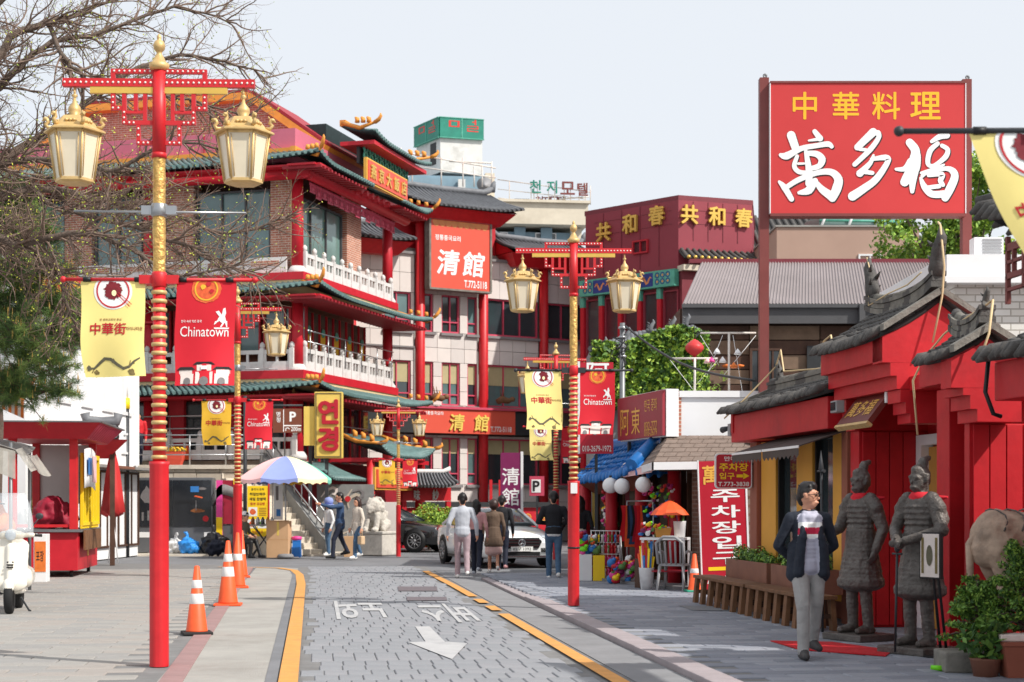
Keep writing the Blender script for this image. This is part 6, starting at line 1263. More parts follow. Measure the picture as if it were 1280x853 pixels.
# stairs climbing left and away
SR = Vector((-.6, .8, 0)); SPp = Vector((-.8, -.6, 0)); st0 = Vector((-5.55, 46.9, 0))
stt = thing('stairs', 'pale stone stairs rising behind the umbrella with grey side wall', 'stairs', st0, math.atan2(SR.y, SR.x))   # x up the flight, y to the left side
for i in range(15): bbx(stt, 'step', 'stair_stone', i*.26, i*.26+.3 if i < 14 else i*.26+1.2, 0, 1.55, 0, (i+1)*.175, .012)
m = MB(); m.prism([(-.1, .0), (-.1, .45), (3.9, 3.1), (3.9, 2.2), (.5, 0)], -.25, 0, T=Matrix(((1, 0, 0, 0), (0, 0, 1, 0), (0, 1, 0, 0), (0, 0, 0, 1)))); m.build('side_wall', 'granite', stt)
m = MB(); f_ = lambda x, dz: (x, -.12, .45+.66*x+dz)
m.tube([f_(0, .75), f_(3.8, .75)], .028, 7); m.tube([f_(0, .3), f_(3.8, .3)], .022, 7)
for i in range(9):
    x = .1+i*.45; m.tube([f_(x, 0), f_(x, .75)], .02, 6)
m.build('handrail', 'steel', stt)
rw = thing('relief_wall', 'grey stone wall with swirling dragon relief behind the couple', 'wall', W(396, 690, 49.2), .06); rw.location.z = 0
bx(rw, 'wall', 'granite', 0, 1.75, 0, .25, 0, 2.1)
P = Print(); rn = random.Random(4)
for i in range(9):
    x, y = rn.uniform(.2, 1.5), rn.uniform(.7, 1.9); P.stroke([(x+.06*k*math.cos(k*.7+i), y+.05*k*math.sin(k*.8+i)) for k in range(7)], [.03+.07*math.sin(math.pi*k/6) for k in range(7)], rn.choice(['stone_wall', 'p_grey', 'p_stone']), 1+.3*i)
P.disc(.95, 1.65, .09, 'p_red', 5, 14); P.build('relief', lambda x, y, l: Vector((x, -.012*l, y)), rw)
gp = thing('grey_panel', 'plain pale grey board standing behind the stone lion', 'board', W(476, 690, 47.5), .1); gp.location.z = 0
bbx(gp, 'board', 'panel_b', 0, .5, 0, .06, .02, 1.55, .01)
for x in (.06, .44): bx(gp, 'foot', 'dark_metal', x-.03, x+.03, -.14, .2, 0, .018)
# yellow vertical sign
ys = thing('yellow_sign', 'tall yellow sign board with two large red Korean syllables', 'sign', W(393, 630, 47.8)); ys.location.z = 0
kz = lambda v: HC+(HV-v)*47.8/FPX; kw = 35*47.8/FPX
bbx(ys, 'board', 'sign_gold', 0, kw, 0, .3, kz(573), kz(490), .02); bx(ys, 'side_board', 'sign_gold', -.33, -.02, .1, .3, kz(557), kz(508)); bx(ys, 'post', 'dark_metal', .3, .4, .1, .2, 0, kz(573)); bx(ys, 'post', 'dark_metal', -.2, -.1, .15, .25, 0, kz(557))
m = MB(); a, b, c, d = .03, kw-.03, kz(573)+.03, kz(490)-.03
for q in ((a, b, c, c+.035), (a, b, d-.035, d), (a, a+.035, c+.035, d-.035), (b-.035, b, c+.035, d-.035)): m.box(q[0], q[1], -.012, -.001, q[2], q[3])
m.build('border', 'p_olive', ys)
for ch, v in (('연', 515), ('경', 549)): raised(ys, 'red_syllable', ch, (kw/2, -.002, kz(v)), (1, 0, 0), (0, 0, 1), .68, 'sign_crimson', .05, .04, w=.56)
# parking direction sign on its pole
dpn = thing('direction_sign', 'brown road sign with a white P and arrow on a dark pole', 'sign', W(342, 690, 46)); dpn.location.z = 0
kz = lambda v: HC+(HV-v)*46/FPX; kx = lambda u: (u-342)*46/FPX
MB().cyl((kx(306), .05, 0), (kx(306), .05, kz(495)), .06, .05, 10).build('pole', 'dark_metal', dpn); MB().tube([(kx(306), .05, kz(507)), (kx(378), .03, kz(507))], .03, 8).build('arm', 'dark_metal', dpn)
bx(dpn, 'panel', 'sign_brown', kx(341), kx(377), 0, .03, kz(541), kz(511)); m = MB()
Print().text('P', kx(366), kz(521), .26, 'p_white', 1, bold=.03).rect(kx(355), kx(377)-.01, kz(533), kz(531.5), 'p_white').rect(kx(354), kx(355), kz(540), kz(512), 'p_white').text('명', kx(348), kz(518), .14, 'p_white').text('정', kx(348), kz(525), .14, 'p_white').text('200m', kx(370), kz(536.5), .12, 'p_white', w=.28).stroke([(kx(357), kz(539)), (kx(357.5), kz(535.5)), (kx(360), kz(535)), (kx(362), kz(536.5))], .025, 'p_white').build('lettering', lambda x, y, l: Vector((x, -.002*l, y)), dpn)
# white house with shop sign, left
hw = thing('white_shop_house', 'white two-storey house with tall windows behind the pine tree', 'building', (-11.2, 37, 0), math.atan2(9.6, .35))   # x away along its street face, y to the left
bx(hw, 'wall', 'white_wall', 0, 9.6, .05, 6, 0, 7.0); bx(hw, 'cornice', 'white_wall', -.1, 9.7, -.08, 6, 7.0, 7.25)
for k in range(5): window(hw, .5+k*1.85, 1.5+k*1.85, 4.0, 6.0, .03, 'frame_white', 'glass_teal', 1, fw=.1); window(hw, .5+k*1.85, 1.2+k*1.85, 2.9, 3.5, .03, 'frame_white', 'glass_dark', 2); bx(hw, 'pilaster', 'white_wall', 1.75+k*1.85, 2.0+k*1.85, -.05, .045, 2.6, 6.95)
for k in range(4): window(hw, .3+k*2.4, 2.4+k*2.4, .3, 2.4, .03, 'wood_dark', 'glass_dark', 3); bx(hw, 'shop_canopy', 'grey_canvas' if k % 2 else 'wood_brown', .2+k*2.4, 2.5+k*2.4, -.5, .04, 2.45, 2.52)
ss = thing('shop_sign', 'tilted red and yellow shop sign half hidden by the pine tree', 'sign', (-11.3, 36.2, 0), math.atan2(9.6, .35))
bx(ss, 'board', 'sign_red', .2, 4.6, -.5, -.2, 5.9, 7.1); bx(ss, 'edge', 'plastic_white', .18, 4.62, -.48, -.1, 5.8, 5.89); Print().rect(.5, 4.3, 6.25, 6.95, 'cloth_gold', 1).text('중화요리', 2.4, 6.6, .5, 'p_red', 2, w=3.4, bold=.02).text('전문점 배달', 2.4, 6.08, .22, 'p_white', 1, w=2.6).build('lettering', lambda x, y, l: Vector((x, -.5-.004*l, y)), ss)
for x in (1, 3.8): bx(ss, 'bracket', 'dark_metal', x, x+.1, -.19, .6, 6.2, 6.3)
tgr = thing('tiled_porch', 'small grey tiled porch roof above the red kiosk', 'porch', W(103, 690, 38.5), .25); tgr.location.z = 0
grey_roof(tgr, .1, .8, -.3, .3, 3.1, 3.4, .06, .04, k=.35)
for x in (.2, .7): bx(tgr, 'post', 'wood_dark', x-.06, x+.06, .2, .32, 0, 3.0)
# sign pole with arrow boards
sp_ = thing('finger_post', 'grey sign pole with yellow band and dark arrow boards by the display case', 'sign post', G(158, 696)); 
MB().cyl((0, 0, 0), (0, 0, 4.2), .085, .08, 14).build('pole', 'dark_metal', sp_); MB().cyl((0, 0, 4.2), (0, 0, 4.5), .1, .1, 14).build('band', 'p_yellow', sp_); MB().cyl((0, 0, 4.5), (0, 0, 5.4), .05, .05, 10).build('upper_pole', 'plastic_white', sp_)
for k, zz in enumerate((3.95, 3.55)):
    o = MB().prism([(-.12, 0), (-.55, 0), (-.68, .16), (-.55, .32), (-.12, .32)], -.02, .02, T=Matrix(((1, 0, 0, 0), (0, 0, 1, -.05), (0, 1, 0, zz-.2), (0, 0, 0, 1)))).build('arrow_board', 'sign_black', sp_)
    Print().rect(-.5, -.15, zz-.02, zz+.02, 'p_grey').rect(-.5, -.2, zz-.12, zz-.09, 'p_grey').build('small_print', lambda x, y, l: Vector((x, -.075, y)), o)
bx(sp_, 'name_box', 'plastic_white', -.62, -.06, -.1, .02, 4.65, 5.2); Print().text('운', -.3, 5.06, .2, 'p_black', 1).text('점', -.3, 4.79, .2, 'p_black', 1).build('lettering', lambda x, y, l: Vector((x, -.102-.002*l, y)), sp_)
# display case
dc = thing('display_case', 'long grey display case with dark glazed screens and pink side strip', 'display', Vector((-11.3, 47.55, 0))); L = 2.4
bbx(dc, 'cabinet', 'kiosk_grey', 0, L, 0, .5, .05, 2.28, .02); bx(dc, 'plinth', 'concrete', .5, 1.8, -.1, .48, 0, .048)
for a, b in ((.12, 1.2), (1.22, 2.36)): bx(dc, 'screen', 'screen_dark', a, b, -.02, -.002, .82, 2.2)
P = Print().rect(1.75, 2.0, 1.85, 2.02, 'p_blue', 1).disc(2.1, 1.95, .14, 'p_grey', 1, 10, ry=.05, jag=.3).poly([(1.85, 1.72), (2.1, 1.66), (2.12, 1.7), (1.9, 1.75)], 'p_orange').disc(2.2, 1.06, .09, 'p_red', 1, 18).disc(1.95, 1.3, .25, 'p_brown', 1, 14, ry=.08, jag=.5).rect(1.9, 1.93, 1.3, 1.6, 'p_grey', 2)
for k in range(5): P.rect(.3+k*.17, .36+k*.17, 1.0, 1.25+.05*(k % 3), 'p_grey', 1)
P.disc(.5, 1.75, .3, 'p_grey', 1, 14, jag=.5); P.build('exhibit', lambda x, y, l: Vector((x, -.022-.003*l, y)), dc)
for x0, x1, mt in ((.15, .55, 'plastic_white'), (2.15, 2.35, 'plastic_white')): bx(dc, 'notice', mt, x0, x1, -.01, -.002, .5, .66)
bx(dc, 'side_strip', 'p_pink', L+.12, L+.3, -.05, .02, .3, 2.2); bx(dc, 'side_strip_foot', 'p_yellow', L+.121, L+.299, -.056, -.051, .3, 1.1); bx(dc, 'side_glass', 'rose_deep', L+.31, L+.62, 0, .04, .9, 2.2); bx(dc, 'yellow_edge', 'p_yellow', L+.625, L+.68, -.03, .05, .7, 2.25); bx(dc, 'side_base', 'kiosk_grey', L+.1, L+.66, .03, .45, .05, .88)
def bag(label, u, v, Y, r, mat, seed, name='bag'):
    p = W(u, v, Y); p.z = max(.02, p.z); m = []
    rn = random.Random(seed)
    pr_ = [((0, 0, r*.75), (0, 0, r*.8), r*.8, r*.7, 0, (1.1, .8, .95)), ((rn.uniform(-.3, .3)*r, 0, r*.5), (rn.uniform(-.3, .3)*r, 0, r*.5), r*.75, r*.75, 0, (1.2, .8, .7)), ((0, 0, r*1.3), (rn.uniform(-.3, .3)*r, 0, r*1.95), r*.22, r*.1, 0)]
    o = blend_mesh(name, pr_, [mat], None, r*.09, 1, disp=r*.25, dscale=2.5/r); o.location = (p.x, p.y, 0.03); return tag(o, label, 'bag')
bag('knotted white plastic bag before the display case', 219, 682, 47.5, .3, 'bag_white', 1); bag('bright blue plastic bag beside the white one', 235, 684, 47, .32, 'bag_blue', 2)
bag('black rubbish bag behind the lamp post and cones', 268, 672, 47, .42, 'bag_black', 3); bag('dark blue sack next to the black rubbish bag', 271, 682, 45.8, .3, 'navy_trouser', 4)
pb = thing('paper_bag', 'red and white paper carrier bag near the blue plastic bag', 'bag', G(261, 693)); bbx(pb, 'bag_side', 'plastic_white', -.02, .26, 0, .2, .0, .52, .01); bx(pb, 'red_front', 'red', -.04, .1, -.012, -.002, .02, .5)
# ------------------------------------------------------------------ red kiosk
kq = thing('red_kiosk', 'red wooden street kiosk with yellow barred window and flared roof', 'kiosk', (-8.85, 32.6, 0), SANG)
bbx(kq, 'counter_base', 'red_deep', -1.35, 0, 0, 3.0, .14, .92, .01); bx(kq, 'counter_top', 'steel_dull', -1.45, .08, -.1, 3.05, .925, .98); bx(kq, 'yellow_crest', 'gold_paint', .0, .006, 1.4, 1.6, .4, .6)
for x, y in ((-.09, .02), (-1.3, .02), (-.09, 2.85), (-1.3, 2.85)): bbx(kq, 'post', 'red', x-.08, x+.08, y, y+.15, .98, 2.85, .008)
bx(kq, 'inner_rail', 'red', -1.22, -.17, .05, .1, 1.02, 1.08); bx(kq, 'back_board', 'panel_b', -1.3, -.02, 2.9, 2.95, 1.5, 2.8)
m = MB(); z0, z1 = 2.82, 3.14; a = [(-1.5, -.15), (.2, -.15), (.2, 3.15), (-1.5, 3.15)]; b = [(-1.75, -.4), (.5, -.4), (.5, 3.4), (-1.75, 3.4)]
m.add([(x, y, z0) for x, y in a]+[(x, y, z1) for x, y in b], [(3, 2, 1, 0), (4, 5, 6, 7), (0, 1, 5, 4), (1, 2, 6, 5), (2, 3, 7, 6), (3, 0, 4, 7)]); m.build('flared_roof', 'red_deep', kq); bx(kq, 'roof_cap', 'steel_dull', -1.8, .55, -.45, 3.45, 3.142, 3.17)
for i in range(12): MB().tube([(.22, -.1+i*.28, 2.84), (.49, -.3+i*.32, 3.12)], .02, 5).build('roof_slat', 'frame_pink', kq)
m = MB()
for q in ((.3, 2.85, 1.05, 1.12), (.3, 2.85, 2.45, 2.55), (.3, .38, 1.12, 2.45), (2.77, 2.85, 1.12, 2.45)): m.box(.01, .07, q[0], q[1], q[2], q[3])
wi = m.build('barred_window', 'p_yellow', kq)
for i in range(5): bx(wi, 'bar', 'p_yellow', .015, .06, .72+i*.4, .8+i*.4, 1.12, 2.45)
bx(wi, 'pane', 'glass_room', -.02, .0, .38, 2.77, 1.1, 2.5); bx(kq, 'window_board', 'p_yellow', .011, .05, .3, 2.85, .99, 1.045)
pp = MB().slab(lambda u, w_: Vector((.12+.05*math.sin(u*3), .1+u*1.6, 2.62-w_*.8+.04*math.sin(u*5))), 8, 4, (.004, 0, 0)).build('paper_poster', 'plastic_white', kq); Print().rect(.25, .8, 2.1, 2.45, 'p_blue').rect(.9, 1.5, 1.95, 2.5, 'um_pink').build('poster_print', lambda x, y, l: Vector((.18, x, y)), pp)
bx(kq, 'hanging_board', 'wood', .09, .13, .2, 2.6, .55, .96)
for x in (-1.1, -.15): 
    for y in (.2, 2.7): MB().cyl((x-.03, y, .07), (x+.03, y, .07), .07, .07, 12).build('castor', 'rubber', kq)
o = blend_mesh('covered_bundle', [((0, 0, .2), (.25, .1, .22), .22, .2, 0), ((.1, 0, .35), (.15, .1, .42), .2, .14, 0), ((.35, .1, .15), (.4, .1, .16), .16, .14, 0)], ['rose_deep'], None, .03, 1, disp=.06, dscale=6)
o.matrix_world = Matrix.Translation(Vector((-8.85, 32.6, 0))) @ Matrix.Rotation(SANG, 4, 'Z') @ Matrix.Translation((-.75, .5, .97)) @ Matrix.Scale(1.25, 4); tag(o, 'wine-red cloth bundle lying on the kiosk counter', 'bundle')
fu = thing('folded_parasol', 'closed red parasol standing behind the red kiosk', 'parasol', W(141, 692, 39.5)); fu.location.z = 0
MB().cyl((0, 0, 0), (0, 0, 2.9), .03, .03, 8).build('pole', 'steel_dull', fu); m = MB(); NN = 16
for i, (zz, r_) in enumerate(((2.85, .04), (2.3, .14), (1.7, .2), (1.3, .24), (1.22, .12))):
    for j in range(NN): a = 2*math.pi*j/NN; rr_ = r_*(1+.28*(-1)**j); m.v.append((rr_*math.cos(a), rr_*math.sin(a), zz+.06*math.sin(j*2.1)))
for i in range(4):
    for j in range(NN): m.f.append((i*NN+j, i*NN+(j+1) % NN, (i+1)*NN+(j+1) % NN, (i+1)*NN+j)); m.m.append(0); m.s.append(True)
m.build('canopy', 'sign_red', fu); 
for k in range(3): MB().tube([(.0, 0, 1.3), (-.1+.12*k, -.05, .05)], .014, 5).build('strut', 'plastic_white', fu)
# ------------------------------------------------------------------ vinyl food stall and scooter
fs_ = thing('food_stall', 'street food stall under a grey vinyl canopy, orange cover inside', 'food stall', (-8.2, 26.2, 0), SANG)
def can(u, q): return Vector((-2.6+2.7*u, -.2+q*1.9, 2.72-.34*u*u-.12*math.sin(q*3.1)+.1*q+.03*math.sin(u*9)))
MB().slab(can, 12, 5, (0, 0, -.02)).build('canopy', 'grey_canvas', fs_)
MB().grid(lambda u, q: Vector((-2.6+2.7*u, -.22+.03*math.sin(u*14), 2.7-.34*u*u-q*(.42+.06*math.sin(u*7)))), 20, 4).build('front_flap', 'vinyl', fs_)
MB().grid(lambda u, q: Vector((.1+.04*math.sin(u*9)+.25*q, -.2+1.9*u, 2.38-q*.36+.05*math.sin(u*6))), 14, 4).build('side_flap', 'vinyl', fs_)
for x, y in ((-2.5, -.15), (.02, -.15), (.02, 1.6), (-2.5, 1.6)): MB().cyl((x, y, 0), (x, y, 2.5), .03, .03, 8).build('post', 'steel_dull', fs_)
bx(fs_, 'counter', 'steel_dull', -2.4, -.1, .1, 1.5, .1, .8)
o = blend_mesh('orange_cover', [((-1.9, .6, 1.1), (-.55, .6, 1.1), .5, .5, 0, (1, .8, .9)), ((-1.9, .6, 1.35), (-.6, .6, 1.35), .4, .38, 0, (1, .9, .9)), ((-.5, .4, .9), (-.5, .5, 1.3), .25, .25, 0)], ['orange_cover'], fs_, .05, 2, disp=.08, dscale=4)
for zz in (1.15, 1.5): MB().tube([(-2.2, .02, zz), (-1.3, -.02, zz-.06), (-.6, .05, zz+.02), (-.18, .4, zz)], .012, 5).build('cord', 'black', fs_)
bx_ = thing('orange_case', 'orange and white printed case beside the scooter', 'case', G(50, 728), SANG); bbx(bx_, 'case_body', 'plastic_white', -.12, .12, 0, .4, 0, .92, .01); bx(bx_, 'orange_face', 'orange_cover', -.1, .11, -.01, -.002, .2, .78); Print().text('포장', 0, .5, .2, 'p_black', 1, w=.14).build('lettering', lambda x, y, l: Vector((x, -.011-.002*l, y)), bx_)
hg = thing('hedge', 'small clipped green bush behind the red kiosk', 'bush', (-10.6, 36.6, 0)); leaf_mesh('foliage', np.concatenate([blob_pts((0, 0, 1.1), (.45, .4, 1.0), 2600, 3, .35)]), .09, ['leaf_green', 'leaf_light', 'leaf_lime'], hg, 4); MB().cyl((0, 0, 0), (0, 0, 1), .05, .03, 6).build('trunk', 'bark', hg)
ap = thing('striped_awning', 'orange striped awning corner at the left edge below the pine', 'awning', W(-20, 500, 28), .1)
ex, sl_ = 50*28/FPX, 28/FPX
for i in range(14):
    a, b = i/14, (i+1)/14; f_ = lambda u, q: Vector((u*ex*1.0, -.3+.2*u, (478-500)*-sl_+(-.0)-u*.32-q*.32))
    MB().grid(lambda u, q: f_(a+(b-a)*u, q), 1, 3, smooth=False).build('stripe', 'orange_cover' if i % 2 else 'p_stone', ap)
MB().slab(lambda u, q: Vector((-1.5+u*(ex+1.5), -.3+.2*u+1.2*q, .31-u*.32+.5*q)), 2, 2, (0, 0, -.02)).build('roof_cloth', 'orange_cover', ap)
MB().tube([(-1.4, 1.0, .7), (-1.4, 1.0, -3.25)], .04, 8).build('post', 'steel_dull', ap)
# scooter
sco = thing('scooter', 'cream scooter with tall clear windscreen at the left edge', 'scooter', (-6.97, 22.4, 0), math.atan2(-.98, .2))   # +x forward
def wheel(par, x, r, wdt, y=0.0, spokes=5, axis='y', rim='rim', hubc='dark_metal'):
    T = Matrix.Translation((x, y, r)) @ Matrix.Rotation(R(90), 4, 'X'); h = wdt/2
    w0 = MB().lathe([(r*.62, -h*.8), (r*.8, -h), (r*.95, -h*.8), (r, -h*.3), (r, h*.3), (r*.95, h*.8), (r*.8, h), (r*.62, h*.8), (r*.62, -h*.8)], 28, T=T).build('wheel', 'tyre', par)
    m = MB().lathe([(r*.63, -h*.7), (r*.66, -h*.75), (r*.66, h*.75), (r*.63, h*.7), (r*.56, h*.5), (r*.56, -h*.5), (r*.63, -h*.7)], 28, T=T); m.lathe([(r*.001, -h*.7), (r*.16, -h*.7), (r*.16, h*.7), (r*.001, h*.7)], 14, T=T)
    for k in range(spokes):
        a = 2*math.pi*k/spokes; 
        for d in (-.12, .12): m.tube([(r*.1*math.cos(a), r*.1*math.sin(a), -h*.2), (r*.6*math.cos(a+d), r*.6*math.sin(a+d), -h*.3)], r*.05, 5, T=T); m.tube([(r*.1*math.cos(a), r*.1*math.sin(a), h*.2), (r*.6*math.cos(a+d), r*.6*math.sin(a+d), h*.3)], r*.05, 5, T=T)
    m.build('rim', rim, w0); MB().lathe([(r*.01, -h*.1), (r*.55, -h*.1), (r*.55, h*.1), (r*.01, h*.1)], 20, T=T).build('hub_disc', hubc, w0)
wheel(sco, .62, .235, .12, 0, 5); wheel(sco, -.62, .235, .12, 0, 5)
blend_mesh('front_fender', [((.62, 0, .4), (.66, 0, .4), .1, .1, 0, (1.6, .9, .9)), ((.48, 0, .42), (.75, 0, .36), .09, .075, 0), ((.42, 0, .38), (.42, 0, .34), .08, .07, 0)], ['scooter_cream'], sco, .018, 2)
blend_mesh('leg_shield', [((.46, 0, .4), (.36, 0, .92), .12, .13, 0, (.45, 1.9, 1)), ((.5, 0, .45), (.42, 0, .9), .07, .07, 0), ((.36, 0, .92), (.33, 0, 1.0), .1, .07, 0, (.6, 1.3, .8))], ['scooter_cream'], sco, .018, 2)
for k in range(3): MB().box(.545-.02*k, .56-.02*k, -.045, .045, .62+.035*k, .64+.035*k).build('horn_slot', 'black', sco)
blend_mesh('headset', [((.34, -.1, 1.06), (.34, .1, 1.06), .07, .07, 0), ((.36, 0, 1.07), (.42, 0, 1.08), .09, .07, 0), ((.3, -.28, 1.07), (.33, .28, 1.07), .035, .035, 0)], ['scooter_cream'], sco, .014, 2)
MB().ell((.47, 0, 1.07), (.03, .075, .075), 14, 9).build('head_lamp', 'head_lamp', sco); MB().ell((.3, 0, 1.13), (.06, .07, .02), 12, 6).build('speedometer', 'chrome', sco)
for s in (-1, 1):
    MB().cyl((.3, s*.25, 1.07), (.27, s*.4, 1.06), .02, .02, 8).build('grip', 'rubber', sco); MB().tube([(.32, s*.22, 1.08), (.33, s*.3, 1.22), (.33, s*.36, 1.3)], .008, 6).ell((.33, s*.37, 1.33), (.015, .055, .045), 10, 7).build('mirror', 'dark_metal', sco); MB().tube([(.3, s*.3, 1.09), (.42, s*.36, 1.085)], .008, 5).build('brake_lever', 'chrome', sco)
blend_mesh('floor_board', [((.4, 0, .3), (-.05, 0, .28), .09, .1, 0, (1, 1.7, .5))], ['scooter_cream'], sco, .02, 2)
blend_mesh('rear_body', [((-.15, 0, .5), (-.7, 0, .58), .18, .16, 0, (1, .85, 1.1)), ((-.3, .14, .45), (-.62, .15, .47), .13, .12, 0, (1.1, .7, 1.1)), ((-.3, -.14, .45), (-.62, -.15, .47), .13, .12, 0, (1.1, .7, 1.1))], ['scooter_cream'], sco, .02, 3)
blend_mesh('seat', [((-.05, 0, .76), (-.6, 0, .78), .11, .11, 0, (1, 1.15, .55))], ['navy_trouser'], sco, .02, 2)
MB().slab(lambda u, w_: Vector((.44-.2*w_+.1*(1-(2*u-1)**2), (2*u-1)*(.3-.13*w_**2), 1.1+.55*w_)), 12, 8, (.006, 0, 0)).build('windscreen', 'clear_plastic', sco)
MB().tube([(.1, .1, .2), (.05, .2, .02), (.2, .24, .01)], .014, 6).build('kick_stand', 'dark_metal', sco); MB().tube([(-.3, -.2, .25), (-.75, -.22, .3)], [.04, .05], 8).build('exhaust', 'dark_metal', sco); MB().ell((-.78, 0, .66), (.03, .07, .05), 10, 7).build('tail_lamp', 'tail_red', sco)
bx(sco, 'plate', 'plate', -.82, -.81, -.09, .09, .36, .5)
# ------------------------------------------------------------------ cones
def cone(label, loc, h=.7, base='rubber', rz=0.0, bw=.21, bands=((.45, .6), (.68, .8)), mat='cone_orange', top=.03, foot=None):
    t = thing('traffic_cone', label, 'traffic cone', loc, rz, 'orange traffic cones'); rb = bw*.72
    rr = lambda q: rb+(top-rb)*q
    MB().lathe([(rr(0)*1.04, .035), (rr(0), .06*h), (rr(1), h), (top*.6, h+.008)], 24).build('cone_body', mat, t)
    MB().bbox(-bw, bw, -bw, bw, 0, .034, .012).build('base', base, t)
    for a, b in bands: MB().lathe([(rr(a)+.003, a*h), (rr(a)+.005, a*h+.004), (rr(b)+.005, b*h-.004), (rr(b)+.003, b*h)], 24).build('reflective_band', 'reflective', t)
    return t
cone('nearest orange cone on a black rubber base beside the tall lantern post', G(246, 793), .78, 'rubber', .3, .17); cone('large orange cone with an orange base, second from the viewer', G(285, 757), .95, 'cone_orange', .1, .2)
cone('orange cone partly behind the second one', G(297, 735), .98, 'cone_orange', .2, .19, ((.5, .62),)); cone('small orange cone farthest behind at the lamp post foot', G(302, 722), .95, 'cone_orange', .2, .17, ((.5, .6),))
cone('faded orange cone with a green-painted foot by the plastic chair', G(868, 740, .05), .62, 'teal_paint', .1, .15, ((.5, .62),))
fc = cone('small orange cone on the terrace beside the flower pot', W(234, 572, 51), .5, 'cone_orange', 0, .14, ()); fc.location.z = 2.9
fpot = thing('flower_pot', 'red and gold pot of yellow flowers on the terrace rail', 'flower pot', W(219, 571, 49.6)); fpot.location.z = 2.68
MB().lathe([(.25, 0), (.33, .2), (.38, .42), (.4, .44), (.36, .42)], 4, rot=R(45), smooth=False).build('pot', 'sign_orange', fpot); leaf_mesh('flowers', blob_pts((0, 0, .5), (.36, .3, .1), 260, 3, .2), .08, ['p_yellow', 'cloth_gold', 'leaf_green'], fpot, 3)
# ------------------------------------------------------------------ umbrella and its street stand
um = thing('street_umbrella', 'big pastel striped umbrella shading the street stand', 'umbrella', W(357, 697, 44.5)); um.location.z = 0
MB().cyl((0, 0, .05), (0, 0, 2.85), .022, .022, 8).build('pole', 'steel', um); MB().lathe([(.22, 0), (.24, .03), (.2, .1), (.04, .12)], 14).build('foot', 'concrete_grey', um)
cols_ = ['um_blue', 'um_yellow', 'um_teal', 'um_red', 'um_gold', 'um_blue', 'um_teal', 'um_pink']; RU = 1.32
def upt(a, q): r_ = RU*q; return Vector((r_*math.cos(a), r_*math.sin(a), 2.82-.62*q**1.7))
for k in range(8):
    a0 = R(-90-22.5+45*k); a1 = a0+R(45)
    def fu_(u, q): 
        p0, p1 = upt(a0, q), upt(a1, q); p = p0.lerp(p1, u); s_ = 1-.0; return Vector((p.x, p.y, p.z-.05*math.sin(math.pi*u)*q))
    g = MB().grid(fu_, 6, 8).build('gore', cols_[k], um)
    MB().grid(lambda u, q: fu_(u, 1)+Vector((0, 0, -.13*q*(1-.35*abs(math.sin(u*math.pi*4))))), 16, 2).build('valance', cols_[k], g)
    MB().tube([upt(a0, q/6)+Vector((0, 0, -.012)) for q in range(7)], .007, 4).build('rib', 'steel', um)
sd = thing('street_stand', 'small folding table with jars beside the cardboard carton', 'table', G(328, 697)); bx(sd, 'top', 'plastic_grey', -.42, .42, 0, .5, .88, .92)
for x in (-.35, .35): MB().tube([(x, .05, 0), (-x*.8, .4, .88)], .016, 6).build('leg', 'dark_metal', sd); MB().tube([(x, .42, 0), (-x*.8, .08, .88)], .016, 6).build('leg', 'dark_metal', sd)
for i, (x, mt) in enumerate(((-.3, 'p_brown'), (-.16, 'steel'), (-.02, 'glass_dark'), (.12, 'wood_ochre'), (.24, 'steel'))): tag(MB().lathe([(.05, 0), (.055, .02), (.055, .14), (.03, .17), (.03, .2), (.0, .21)], 12).build('jar', mt, None, Matrix.Translation(sd.location+Vector((x, .2, .922)))), ('amber jar at the left end of', 'steel jar next to the amber one on', 'dark glass jar in the middle of', 'ochre jar right of the dark one on', 'steel jar at the right end of')[i]+' the folding table', 'jar', 'jars on the street stand')
cbx = thing('cardboard_carton', 'tall cardboard carton standing under the umbrella', 'box', G(347, 697.5), -.1); bbx(cbx, 'carton', 'cardboard', -.32, .3, 0, .4, 0, 1.02, .008); bx(cbx, 'tape', 'sign_gold', -.02, .04, -.004, -.001, .62, 1.0); bx(cbx, 'crease', 'wood_ochre', -.32, .3, -.003, -.001, .5, .506)
bbx(cbx, 'top_flap', 'cardboard', -.33, .31, -.03, .05, 1.021, 1.04, .004)
wn = thing('white_notice', 'tall white paper notice hung on the umbrella pole', 'notice', W(349, 697, 45)); wn.location.z = 0; bx(wn, 'sheet', 'plastic_white', -.16, .1, 0, .015, 1.05, 2.1); bx(wn, 'post', 'steel', -.2, -.175, 0, .025, 0, 2.15); Print().rect(-.1, -.02, 1.6, 2.0, 'p_grey').rect(-.08, .04, 1.15, 1.35, 'p_blue').build('print', lambda x, y, l: Vector((x, -.002*l, y)), wn)
ymn = thing('menu_board', 'yellow menu board with food photos behind the street stand', 'menu board', W(309, 692, 46.5), .03); ymn.location.z = 0
bbx(ymn, 'board', 'p_yellow', 0, .6, 0, .05, .55, 2.02, .01); bx(ymn, 'edge', 'red', .605, .64, -.01, .06, .5, 2.1); 
for x in (.08, .52): bx(ymn, 'leg', 'dark_metal', x-.02, x+.02, .01, .04, 0, .549)
P = Print().text('중국식 호떡', .3, 1.92, .07, 'p_black').text('하얼빈맥주', .3, 1.78, .09, 'p_black', bold=.02).text('세일 찹쌀떡', .3, 1.64, .09, 'p_black', bold=.02).text('월병 공갈빵', .3, 1.5, .08, 'p_red')
for x, y, c in ((.16, 1.27, 'p_orange'), (.14, .92, 'p_orange'), (.43, .92, 'p_green')): P.rect(x-.13, x+.13, y-.13, y+.13, 'p_white', 1).disc(x, y, .1, c, 2, 14, jag=.3)
for k in range(5): P.rect(.34, .55, 1.16+k*.05, 1.18+k*.05, 'p_brown', 1)
P.text('맛있어요', .3, .68, .08, 'p_red'); P.build('print', lambda x, y, l: Vector((x, -.003*l, y)), ymn)
